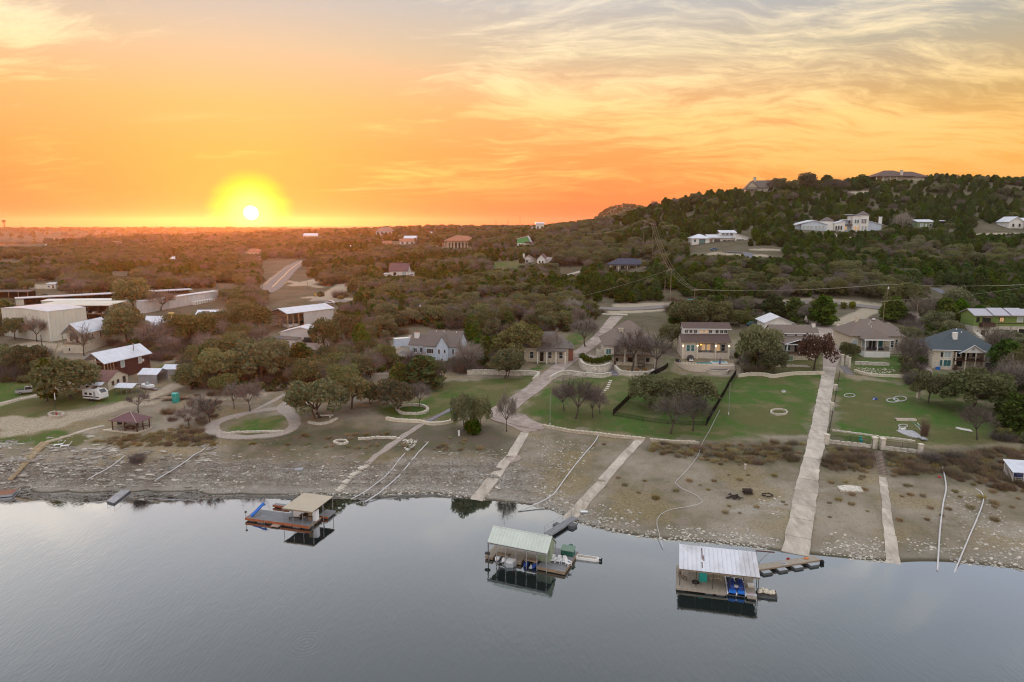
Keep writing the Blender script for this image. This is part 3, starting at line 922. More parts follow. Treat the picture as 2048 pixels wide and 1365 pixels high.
NT_ = [
 ('oak', 18, 752, 75, 64, 'grey-green oak at the water-side end of the warehouse grounds, half cut off by the frame'),
 ('oak', 56, 754, 78, 66, 'spreading grey-green oak between the white warehouse and the pickup'),
 ('oak', 142, 799, 132, 88, 'broad live oak hiding the front of the cream stone cottage'),
 ('cedar', 95, 804, 44, 90, 'slim dark cedar on the lawn beside the pickup truck'),
 ('oak', 30, 680, 40, 46, 'small oak against the end wall of the white warehouse'),
 ('bare', 74, 684, 46, 52, 'leafless tree in front of the long wall of the white warehouse'),
 ('dark', 168, 712, 52, 58, 'leafless tree before the porch of the metal-roofed white house'),
 ('oak', 256, 690, 88, 76, 'tall oak beside the metal roof of the porch house, behind the dark red house'),
 ('bare', 318, 702, 92, 62, 'wide leafless tree behind the ridge of the dark red house'),
 ('oak', 380, 692, 112, 64, 'large oak at the top of the gravel drive behind the dark red house'),
 ('oak', 262, 652, 40, 34, 'round oak behind the house with the yellow chimney'),
 ('oak', 348, 662, 56, 34, 'oak hiding the wall under the yellow chimney'),
 ('oak', 238, 650, 60, 44, 'oak in front of the open boat racks'),
 ('oak', 268, 622, 84, 66, 'big oak between the boat racks and the white metal fence'),
 ('bare', 322, 622, 60, 44, 'leafless round tree before the long white metal fence'),
 ('oak', 440, 772, 112, 74, 'olive oak above the teal portable toilet'),
 ('oak', 520, 768, 126, 92, 'largest oak of the clump above the looped driveway'),
 ('oak', 386, 778, 74, 52, 'low oak beside the open metal shed'),
 ('oak', 462, 738, 112, 66, 'oak at the back of the clump above the looped driveway'),
 ('oak', 430, 664, 84, 44, 'oak between the small metal roof and the gravel drive'),
 ('oak', 500, 664, 92, 62, 'oak beside the open pole barn'),
 ('oak', 545, 742, 84, 60, 'oak below the white low modern house'),
 ('cedar', 602, 742, 66, 58, 'dark round cedar in front of the white low modern house'),
 ('oak', 650, 700, 64, 62, 'oak beside the window wall of the white low modern house'),
 ('oak', 690, 684, 66, 58, 'oak uphill of the white low modern house'),
 ('oak', 655, 745, 60, 56, 'small oak below the gravel track beside the low modern house'),
 ('cedar', 722, 712, 44, 66, 'dark upright cedar standing on the gravel track'),
 ('oak', 775, 652, 52, 46, 'round pale oak above the white cargo container'),
 ('bare', 690, 772, 44, 56, 'thin leafless tree beside the slate boat ramp strip'),
 ('bare', 660, 776, 40, 50, 'thin leafless tree on the earth bank above the looped driveway'),
 ('dark', 277, 826, 50, 46, 'small leafless tree behind the brown pavilion'),
 ('bare', 378, 852, 60, 40, 'low leafless tree on the bank between pavilion and looped driveway'),
 ('dark', 420, 846, 54, 50, 'leafless tree leaning over the entry of the looped driveway'),
 ('bare', 398, 830, 50, 40, 'leafless scrub tree above the bank, behind two others'),
 ('bare', 500, 824, 56, 66, 'leafless tree at the neck of the looped driveway'),
 ('bare', 468, 818, 46, 56, 'leafless tree just outside the top of the looped driveway'),
 ('oak', 640, 836, 122, 82, 'rounded green oak over the stone bench beside the looped driveway'),
 ('oak', 703, 818, 88, 72, 'crooked oak over the timber-edged bed'),
 ('oak', 796, 822, 84, 66, 'oak standing in the hexagonal stone planter'),
 ('bare', 838, 818, 48, 58, 'leafless sapling behind the hexagonal stone planter'),
 ('oak', 742, 812, 54, 48, 'small oak between the timber-edged bed and the hexagonal planter'),
 ('cedar', 846, 774, 102, 64, 'broad dark cedar in front of the blue-grey gabled house'),
 ('cedar', 800, 776, 50, 52, 'dark cedar under the deck corner of the blue-grey gabled house'),
 ('dark', 884, 776, 46, 60, 'leafless tree with pale leaning stem beside the broad dark cedar'),
 ('bare', 938, 744, 64, 66, 'grey leafless tree at the gable end of the blue-grey house'),
 ('oak', 928, 862, 54, 76, 'upright oak at the lower lawn edge, closest to the stone-edged path'),
 ('oak', 962, 858, 48, 68, 'upright oak at the lower lawn edge, closest to the driveway turnaround'),
 ('bare', 1013, 864, 46, 82, 'leafless tree standing alone at the driveway turnaround'),
 ('oak', 1010, 757, 70, 60, 'round olive tree behind the white stone terrace wall'),
 ('oak', 1044, 722, 104, 78, 'broad oak covering the front of the dark-roofed stone house'),
 ('bare', 1102, 722, 56, 62, 'leafless tree at the corner of the dark-roofed stone house'),
 ('bare', 1170, 694, 64, 62, 'leafless tree beside the upper driveway'),
 ('dark', 1152, 838, 92, 84, 'wide leafless tree alone in the middle of the lawn'),
 ('bare', 1186, 836, 56, 70, 'leafless tree on the lawn behind the widest one'),
 ('bare', 1128, 822, 52, 62, 'leafless tree on the lawn, uphill of the widest one'),
 ('dark', 1200, 828, 40, 44, 'small dark leafless tree on the lawn near the black mesh fence'),
 ('dark', 1264, 742, 84, 84, 'dark leafless tree across the front of the grey hip-roofed stone house'),
 ('dark', 1312, 744, 72, 76, 'leafless tree at the stair of the grey hip-roofed stone house'),
 ('oak', 1342, 698, 56, 54, 'grey oak between the hip-roofed stone house and the pool house'),
 ('oak', 1300, 816, 96, 66, 'oak inside the black mesh fence, closest to the fence corner'),
 ('oak', 1376, 818, 118, 68, 'widest oak inside the black mesh fence'),
 ('dark', 1342, 868, 94, 84, 'dark leafless tree at the lower lawn edge with a pale trunk'),
 ('dark', 1386, 862, 80, 78, 'dark leafless tree at the lower lawn edge beside the black fence end'),
 ('oak', 1514, 742, 92, 92, 'tall dense grey oak beside the pool house'),
 ('oak', 1545, 748, 58, 50, 'small oak before the house with the covered porch'),
 ('rust', 1628, 742, 80, 82, 'tree with rust-brown leaves beside the concrete driveway'),
 ('dark', 1482, 748, 34, 36, 'low purple leafless shrub tree at the pool terrace'),
 ('dark', 1830, 752, 58, 86, 'tall dark leafless tree between the white-porch house and the teal-roofed house'),
 ('bare', 1808, 742, 48, 72, 'leafless tree beside the brick corner of the white-porch house'),
 ('oak', 1856, 808, 66, 66, 'oak on the side lawn below the curved side drive'),
 ('oak', 1942, 822, 134, 84, 'broad grey oak below the teal-roofed house'),
 ('dark', 1954, 880, 74, 70, 'round dark leafless tree by the upturned rowing boat'),
 ('bare', 2022, 806, 86, 96, 'pale leafless tree beyond the broad grey oak'),
 ('bare', 1948, 776, 56, 46, 'leafless tree right under the balcony of the teal-roofed house'),
 ('cedar', 2032, 866, 76, 80, 'dark cedar clump above the small dock on the slope'),
 ('cedar', 2008, 752, 70, 76, 'dark cedar beside the teal-roofed house'),
 ('bare', 1992, 722, 62, 70, 'leafless tree below the lime green house'),
 ('oak', 2040, 770, 70, 70, 'oak below the white car at the lime green house'),
 ('oak', 1374, 654, 82, 56, 'oak behind the pool house roof, closest to the hip-roofed house'),
 ('oak', 1424, 652, 78, 52, 'oak behind the middle of the pool house roof'),
 ('dark', 1464, 640, 60, 44, 'leafless tree behind the pool house beside the blue car'),
 ('cedar', 1548, 634, 56, 44, 'dark cedar behind the white garage'),
 ('cedar', 1588, 640, 50, 46, 'dark cedar between the white garage and the upper driveway'),
 ('cedar', 1644, 652, 66, 62, 'dark round cedar beside the upper concrete driveway'),
 ('bare', 1616, 648, 44, 42, 'leafless tree right beside the upper concrete driveway'),
 ('cedar', 1786, 642, 62, 48, 'dark cedar behind the white-porch house'),
 ('oak', 1806, 620, 76, 58, 'pale oak by the road above the white-porch house'),
 ('bare', 1846, 650, 60, 60, 'leafless tree at the head of the side drive'),
 ('cedar', 1888, 656, 56, 60, 'dark cedar behind the teal-roofed house'),
 ('oak', 1908, 640, 66, 62, 'oak uphill of the teal-roofed house'),
 ('cedar', 1918, 652, 44, 56, 'dark cedar beside the lime green house'),
 ('pale', 1803, 468, 42, 44, 'bleached leafless tree on the hillside between the white mansion and the dark cabin'),
 ('oak', 1700, 718, 40, 34, 'low oak at the side of the white-porch house'),
 ('pale', 1145, 632, 48, 36, 'pale leafless tree by the road at the top of the middle driveway'),
]
for a in NT_:
 tree(*a)
# trees on the crest of the hill
for kd, px, py, w, h, lb in [
 ('oak', 1553, 384, 34, 28, 'oak on the hill crest right against the gabled hilltop house'),
 ('oak', 1612, 383, 46, 36, 'largest oak on the hill crest between the two hilltop houses'),
 ('oak', 1585, 384, 26, 24, 'oak on the hill crest between the gabled hilltop house and the largest one'),
 ('dark', 1662, 386, 40, 26, 'leafless tree on the hill crest, first of a pair in the gap'),
 ('dark', 1684, 386, 34, 27, 'leafless tree on the hill crest, second of a pair in the gap'),
 ('cedar', 1652, 376, 34, 26, 'dark tree on the hill crest behind the leafless pair'),
 ('cedar', 1722, 376, 38, 26, 'dark tree on the hill crest beside the wide brown hilltop house'),
 ('bare', 1541, 386, 24, 26, 'leafless tree on the hill crest hiding the gabled house wall')]:
 tree(kd, px, py, w, h, lb)

# ------------------------------------------------------------------ forest
KEEP = [  # screen boxes of things the wood must not cover (x0, y0, x1, y1, distance)
 (1378, 458, 1497, 512, 385), (1495, 492, 1560, 516, 395), (1588, 422, 1764, 464, 480),  (1830, 436, 1870, 458, 480), (1950, 440, 2048, 470, 480), (1745, 335, 1850, 362, 640), (1483, 345, 1545, 386, 620),
 (876, 466, 944, 500, 600), (1030, 470, 1068, 494, 560), (1042, 506, 1102, 530, 450), (1216, 514, 1292, 546, 395), (768, 524, 834, 554, 420), (764, 470, 832, 492, 900), (750, 452, 786, 470, 1300), (490, 493, 524, 512, 800), (604, 465, 640, 478, 1300), (370, 464, 390, 476, 1350),
 (224, 480, 240, 492, 1100), (338, 512, 358, 522, 700), (0, 520, 40, 528, 620), (1196, 594, 1296, 640, 280), (985, 520, 1040, 540, 430), (1120, 535, 1165, 552, 400),
 (100, 594, 390, 606, 340), (0, 582, 56, 600, 370), (60, 556, 115, 590, 400), (430, 560, 470, 580, 380), (524, 520, 614, 580, 700), (282, 574, 442, 622, 330), (275, 622, 342, 648, 280), (386, 612, 450, 636, 290), (543, 604, 670, 652, 260), (540, 655, 632, 704, 225), (120, 636, 232, 704, 220), (160, 690, 380, 790, 190), (790, 655, 930, 716, 200), (1020, 655, 1140, 720, 205), (1366, 595, 1392, 618, 300), (1860, 575, 1910, 600, 330), (628, 578, 700, 606, 330), (1060, 444, 1090, 462, 1150), (1568, 600, 1620, 650, 290), (1715, 606, 1790, 640, 300), (-60, 482, 92, 497, 1700), (225, 535, 262, 556, 480), (1326, 540, 1346, 606, 300), (860, 545, 1000, 560, 99),
]
FOREST = [
 [(-300, 440), (2400, 330), (2400, 600), (1830, 600), (1640, 597), (1400, 602), (1250, 606), (960, 603), (700, 603), (655, 575), (600, 572), (440, 582), (385, 580), (130, 592), (60, 596), (-300, 592)],
 [(640, 600), (760, 609), (880, 614), (960, 617), (1150, 611), (1215, 640), (1140, 658), (1000, 664), (930, 690), (925, 660), (830, 655), (790, 668), (720, 690), (700, 650), (672, 606)],
 [(440, 580), (530, 592), (546, 640), (538, 690), (470, 692), (440, 650), (400, 640), (420, 600)],
 [(250, 640), (330, 662), (440, 655), (470, 690), (420, 690), (330, 722), (280, 690), (230, 695)],
 [(1830, 600), (2200, 600), (2200, 620), (1940, 640), (1890, 690), (1850, 690)], [(1994, 692), (2200, 692), (2200, 880), (2012, 868), (1992, 740)],
 [(1340, 602), (1500, 606), (1486, 656), (1340, 652)], [(1530, 600), (1640, 600), (1644, 640), (1600, 664), (1560, 628)],
 [(-300, 600), (20, 600), (5, 700), (-300, 760)],
 [(560, 772), (640, 722), (720, 704), (784, 704), (770, 742), (700, 782), (600, 800)], [(380, 702), (530, 694), (590, 752), (470, 790), (350, 784), (338, 744)], [(900, 738), (930, 700), (1000, 700), (1010, 735)], [(1140, 700), (1165, 650), (1196, 640), (1180, 670)], [(1810, 690), (1840, 700), (1850, 745), (1826, 750)],
]
def build_forest():
 def sample(n, r0, r1):
  r = np.sqrt(rng.random(n) * (r1 ** 2 - r0 ** 2) + r0 ** 2); a = np.radians(rng.uniform(-43, 43, n))
  return r * np.sin(a), r * np.cos(a)
 allp = []
 for n, r0, r1, sc in ((9500, 165, 470, 1.0), (17000, 470, 1000, 1.08), (15000, 1000, 2500, 1.45), (9000, 2500, 5200, 2.2)):
  x, y = sample(n, r0, r1)
  z = H(x, y)
  ok = z > 1.0
  px, py, dep = proj(x, y, z)
  if r0 < 700:
   m = np.zeros(n, bool)
   for p in FOREST:
    m |= sdist(px, py, np.array(p, float)) > 0
   ok &= m
   for p, w in TRACKS:
    if at(*p[0])[1] > 200 or p[0][1] < 660:
     ok &= ldist(x, y, wpoly(p)) > w + 1.5
   for p in LAWNS[-4:-1]:
    ok &= sdist(px, py, np.array(p, float)) < 0
  # thin scatter of clearings
  ok &= fbm(x / 38, y / 38, 3) < np.where(px > 1150, .86, np.where(y < 460, .72, .67))
  cedar = fbm(x / 55 + 40, y / 55, 3) + np.where((px > 1230), .19, np.where(px > 700, .05, -.03)) + np.where(px < 640, -.04, 0) + np.clip((560 - py) / 900, -.05, .02) + np.where((px > 850) & (px < 1330) & (py < 560), -.09, 0)
  u = rng.random(n)
  kd = np.where(u < np.clip(.5 + (cedar - .45) * 4.2, .06, .94), 0, np.where(rng.random(n) < np.where(px > 1100, .74, .64), 1, 2))
  hm = np.choose(kd, [rng.uniform(3.8, 7.2, n), rng.uniform(4.5, 7.8, n), rng.uniform(4.5, 7.5, n)]) * sc
  wm = np.choose(kd, [hm * rng.uniform(.75, 1.0, n), hm * rng.uniform(1.15, 1.5, n), hm * rng.uniform(.9, 1.15, n)])
  hpx = hm / dep * FPX; wpx = wm / dep * FPX
  for (x0, y0, x1, y1, Yk) in KEEP:
   Yk = max([Yk] + [b[2] for b in BLDS if x0 - 8 < b[0] < x1 + 8 and y0 - 8 < b[1] < y1 + 16 and b[2] < 1700])
   jx = rng.normal(0, 6, n); cov = (px + wpx * .45 + jx > x0) & (px - wpx * .45 + jx < x1) & (py - hpx * .9 < y1) & (py > y0) & (y < Yk + 18)
   low = cov & (py > y1 + 1)                     # only low growth may stand before them
   fac = np.clip((py - y1 + rng.uniform(0, 5, n)) / hpx, 0, 1)
   hm = np.where(low, hm * fac, hm); wm = np.where(low, wm * np.sqrt(fac) * .9, wm); hpx = hm / dep * FPX; wpx = wm / dep * FPX
   ok &= ~(cov & ~low) & ~(low & (fac < .28))
  i = np.where(ok)[0]
  allp.append(np.c_[x[i], y[i], z[i], kd[i], hm[i], wm[i], px[i], py[i]])
 A = np.concatenate(allp)
 A = A[np.argsort(A[:, 1])]
 # keep trunks apart close by
 keep = []; grid = {}
 for k, r in enumerate(A):
  if r[1] < 700:
   ms = .25 * r[5]
   gx, gy = int(r[0] // 4), int(r[1] // 4)
   bad = any((r[0] - A[j, 0]) ** 2 + (r[1] - A[j, 1]) ** 2 < ms * ms for a in (-1, 0, 1) for b_ in (-1, 0, 1) for j in grid.get((gx + a, gy + b_), ()))
   if not bad and r[1] < 330:
    bad = any((r[0] - tx) ** 2 + (r[1] - ty) ** 2 < (tr * .8 + ms) ** 2 for tx, ty, tr in TREE_SPOTS)
   if bad: continue
   grid.setdefault((gx, gy), []).append(k)
  keep.append(k)
 A = A[keep]
 # the 300 of each kind that show largest are things of their own, the rest is the wood
 names = ('cedar', 'oak', 'bare')
 used = np.zeros(len(A), bool)
 whole = {}
 homes = [b for b in BLDS if b[3]['category'] in ('house', 'villa', 'mansion', 'cabin', 'warehouse', 'storage building', 'garage', 'barn', 'shed', 'pavilion')]
 def region(x, y, px, py):
  b = min(homes, key=lambda b: (b[0] - px) ** 2 + ((b[1] - py) * 1.6) ** 2 + ((b[2] - y) * .5) ** 2); dy = y - b[2]
  far = math.hypot(b[0] - px, (b[1] - py) * 1.6) > 110
  return ('in the wood far %s the ' % ('behind' if dy > 6 else 'in front of') if far else '%s the ' % ('behind' if dy > 14 else 'in front of' if dy < -6 else 'beside')) + re.sub(r'[.]\d+$', '', b[3].name).replace('_', ' ')
 look = {'cedar': 'dark green cedar', 'oak': 'grey-green oak', 'bare': 'leafless grey tree'}
 for ki, kn in enumerate(names):
  inview = np.where((A[:, 3] == ki) & (A[:, 6] > -30) & (A[:, 6] < 2078))[0]
  have = sum(1 for a in NT_ if (a[0] in ('bare', 'dark', 'pale') and kn == 'bare') or a[0] == kn) + 4
  size = A[inview, 4] / A[inview, 1]
  for j in inview[np.argsort(-size)][:max(0, 296 - have)]:
   used[j] = True
   x, y, z, _, hm, wm, px, py = A[j]
   vi = int(rng.integers(len(TREES[kn])))
   cr, tr, h, w = TREES[kn][vi]
   rg = region(x, y, px, py); sz = 'tall ' if hm > 6.4 else 'low ' if hm < 4.6 else ''
   p = (x, y, z - .1)
   if (kn, vi) not in whole:     # crown and trunk in one mesh, too far off to show its parts
    bmv = np.concatenate([np.array([v.co for v in m_.vertices]) for m_ in (cr, tr)])
    nv = len(cr.vertices)
    fs_ = [tuple(q_.vertices) for q_ in cr.polygons] + [tuple(i_ + nv for i_ in q_.vertices) for q_ in tr.polygons]
    me = bpy.data.meshes.new(kn + '_whole'); me.from_pydata(bmv.tolist(), [], fs_)
    me.materials.append(cr.materials[0]); me.materials.append(tr.materials[0])
    me.polygons.foreach_set('material_index', [0] * len(cr.polygons) + [1] * len(tr.polygons))
    at_ = me.attributes.new('clump', 'FLOAT', 'POINT')
    vals = np.zeros(len(bmv), np.float32); tmp = np.zeros(nv, np.float32); cr.attributes['clump'].data.foreach_get('value', tmp); vals[:nv] = tmp
    at_.data.foreach_set('value', vals); me.update()
    whole[(kn, vi)] = me
   o = bpy.data.objects.new(NAME[kn], whole[(kn, vi)]); COL.objects.link(o)
   o.location = p; o.rotation_euler = (0, 0, random.uniform(0, 6.28)); o.scale = (wm / w, wm / w, hm / h)
   tag(o, sz + look[kn] + ' standing ' + rg, 'tree', sz + look[kn] + 's ' + rg)
 rest = A[~used]
 for ki, kn in enumerate(names):
  B = rest[rest[:, 3] == ki]; h, w = TREES[kn][0][2:]
  scatter({'cedar': 'cedar_wood', 'oak': 'oak_wood', 'bare': 'leafless_wood'}[kn], {'cedar': 'far-off dark cedar wood covering hills and plain', 'oak': 'far-off grey-green oak wood covering hills and plain', 'bare': 'far-off leafless trees scattered through the wood'}[kn],
    B[:, :3] - np.array([0, 0, .15]), np.c_[B[:, 5] / w, B[:, 5] / w, B[:, 4] / h], [whole.get((kn, vi), t_[0]) for vi, t_ in enumerate(TREES[kn])])
 print('forest', len(A), used.sum())

# ------------------------------------------------------------------ materials of built things
WHITE = mat('white_paint', (.80, .79, .76), .7, .05, 1.2, dirt=(.5, .47, .42), dirt_amt=.35)
CREAMW = mat('cream_metal_wall', (.68, .655, .57), .6, .05, .5, dirt=(.47, .43, .36), dirt_amt=.4, stretch=(1, 1, .3))
GREYWH = mat('pale_grey_wall', (.60, .575, .56), .75, .07, .8, dirt=(.38, .35, .33), dirt_amt=.4)
BLUEW = mat('pale_blue_wall', (.56, .65, .76), .8, .06, 1.0, dirt=(.45, .47, .5), dirt_amt=.3)
STONE = mat('limestone_wall', (.58, .51, .40), .95, .28, 2.6, bump=.5, dirt=(.33, .28, .21), dirt_amt=.5)
STONEW = mat('pale_limestone', (.64, .59, .51), .95, .24, 2.4, bump=.5, dirt=(.28, .25, .2), dirt_amt=.6)
STUCCO = mat('stucco', (.63, .545, .46), .9, .07, 1.5)
CREAMS = mat('cream_stucco', (.70, .63, .51), .9, .1, 1.5, dirt=(.42, .35, .26), dirt_amt=.4)
REDWOOD = mat('dark_red_boards', (.095, .037, .033), .8, .2, 1.5, stretch=(.4, .4, 6))
WOOD = mat('weathered_wood', (.27, .20, .135), .85, .25, 2, stretch=(1, 1, 4))
DWOOD = mat('dark_stained_wood', (.075, .038, .028), .8, .25, 2)
TANW = mat('tan_wood', (.40, .29, .17), .85, .2, 2)
GREYDECK = mat('grey_deck_boards', (.23, .235, .25), .7, .14, 1.4, stretch=(.4, 5, 1), dirt=(.17, .16, .16), dirt_amt=.4)
TANDECK = mat('tan_deck_boards', (.36, .31, .25), .75, .15, 1.2, stretch=(6, .4, 1), dirt=(.26, .22, .18), dirt_amt=.5)
ORANGE = mat('orange_fascia', (.34, .105, .045), .7, .2, 1.5)
METALR = mat('pale_metal_roof', (.66, .69, .76), .42, .07, .7, metal=.25, dirt=(.42, .41, .43), dirt_amt=.45, stretch=(1, 1, 1))
METALG = mat('grey_green_metal_roof', (.56, .61, .55), .45, .05, .7, metal=.15, dirt=(.42, .44, .39), dirt_amt=.35)
METALT = mat('tan_metal_roof', (.50, .43, .33), .5, .05, .6, dirt=(.42, .36, .27), dirt_amt=.3)
METALW = mat('white_ribbed_roof', (.70, .71, .76), .42, .06, .5, metal=.2, dirt=(.40, .36, .36), dirt_amt=.65, stretch=(1, .5, 1))
GALV = mat('galvanised_sheet', (.40, .40, .42), .5, .12, .8, metal=.3, dirt=(.3, .28, .27), dirt_amt=.5)
SH_GREY = mat('grey_shingles', (.16, .14, .128), .92, .2, 5, bump=.4, stretch=(1, 1, 3))
SH_BROWN = mat('brown_shingles', (.125, .088, .078), .92, .2, 5, bump=.4, stretch=(1, 1, 3))
SH_TAUPE = mat('taupe_shingles', (.20, .16, .14), .92, .18, 5, bump=.4, stretch=(1, 1, 3))
SH_TEAL = mat('blue_grey_shingles', (.075, .098, .112), .9, .22, 5, bump=.4, stretch=(1, 1, 3))
SH_NAVY = mat('navy_roof', (.055, .065, .10), .8, .15, 3)
SH_PURP = mat('plum_roof', (.15, .085, .095), .85, .12, 2)
TERRA = mat('terracotta_roof', (.36, .16, .10), .9, .2, 4, bump=.4)
BROWNR = mat('brown_metal_roof', (.17, .085, .075), .6, .15, 1.2)
GREENP = mat('lime_green_paint', (.20, .29, .085), .85, .1, 1.5)
GREENR = mat('green_metal', (.10, .42, .14), .6, .1, 1)
GREYGR = mat('sage_wall', (.21, .28, .17), .85, .1, 1.5)
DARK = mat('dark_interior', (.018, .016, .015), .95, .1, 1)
BLACKM = mat('black_metal', (.02, .02, .022), .6, .1, 2)
IRON = mat('dark_iron', (.05, .045, .042), .6, .2, 2)
STEEL = mat('galvanised_post', (.35, .35, .36), .5, .1, 3, metal=.4)
CONC = mat('concrete', (.52, .46, .39), .92, .14, .9, dirt=(.25, .205, .16), dirt_amt=.8, rnd=.10, stretch=(1, .35, 1), bump=.2)
CONC2 = mat('stained_concrete', (.40, .325, .285), .92, .16, .5, dirt=(.19, .15, .13), dirt_amt=.75, bump=.2)
GRAVEL = mat('gravel', (.38, .325, .285), .95, .2, 3.5, dirt=(.2, .165, .13), dirt_amt=.5, bump=.6)
ASPH = mat('pale_asphalt', (.24, .215, .20), .9, .12, .6, dirt=(.17, .15, .14), dirt_amt=.5)
SLATE = mat('slate_gravel', (.22, .205, .225), .95, .25, 2.5, bump=.5)
BRICK = mat('red_brick', (.27, .11, .08), .9, .2, 6, bump=.3)
BLUEP = mat('blue_plastic', (.015, .16, .62), .35, .05, 2, spec=.5)
BLUED = mat('deep_blue_vinyl', (.015, .045, .22), .5, .1, 2)
TEALP = mat('teal_plastic', (.02, .36, .31), .5, .08, 2)
GREENB = mat('bottle_green_plastic', (.03, .12, .085), .5, .1, 2)
WHITEP = mat('white_plastic', (.78, .78, .79), .45, .02, 2, spec=.5)
FLOAT = mat('float_plastic', (.10, .105, .11), .6, .2, 2)
GREYPL = mat('grey_float', (.34, .36, .38), .5, .1, 2)
TURQ = mat('pool_water', (.06, .33, .37), .08, .1, 1, spec=.6)
RUBBER = mat('tyre_rubber', (.02, .02, .02), .8, .1, 2)
CARW = mat('white_car_paint', (.68, .69, .70), .3, .02, 1, spec=.6)
CARG = mat('silver_car_paint', (.42, .43, .45), .3, .04, 1, metal=.4, spec=.6)
CARB = mat('blue_car_paint', (.02, .10, .26), .3, .04, 1, spec=.6)
RED = mat('red_plastic', (.5, .03, .04), .5, .1, 2)
YELLOW = mat('yellow_sign', (.75, .45, .03), .5, .03, 2)
PURPLE = mat('purple_canvas', (.05, .03, .20), .8, .1, 2)
EARTH = mat('planting_soil', (.065, .05, .038), .95, .3, 3, bump=.5)
SOLAR = mat('roof_panel_grey', (.44, .42, .47), .35, .06, 1, metal=.2)
PIPE = mat('white_pipe', (.58, .57, .58), .5, .08, 1.0)
GLASS = mat('window_glass', (.03, .04, .045), .08, .25, .6, spec=.7)
GLASST = mat('teal_window_glass', (.05, .17, .17), .1, .2, .6, spec=.7)
BLIND = mat('pale_window_blind', (.42, .49, .50), .5, .08, 1.5, spec=.5)
LIT = mat('lit_window', (.20, .12, .06), .3, .4, 1.2, emit=(1, .6, .28), es=.28)
LAMP = mat('lamp_glow', (1, .8, .5), .5, 0, 1, emit=(1, .72, .38), es=9)
LAMPO = mat('orange_lamp_glow', (1, .45, .15), .5, 0, 1, emit=(1, .36, .07), es=1.6)

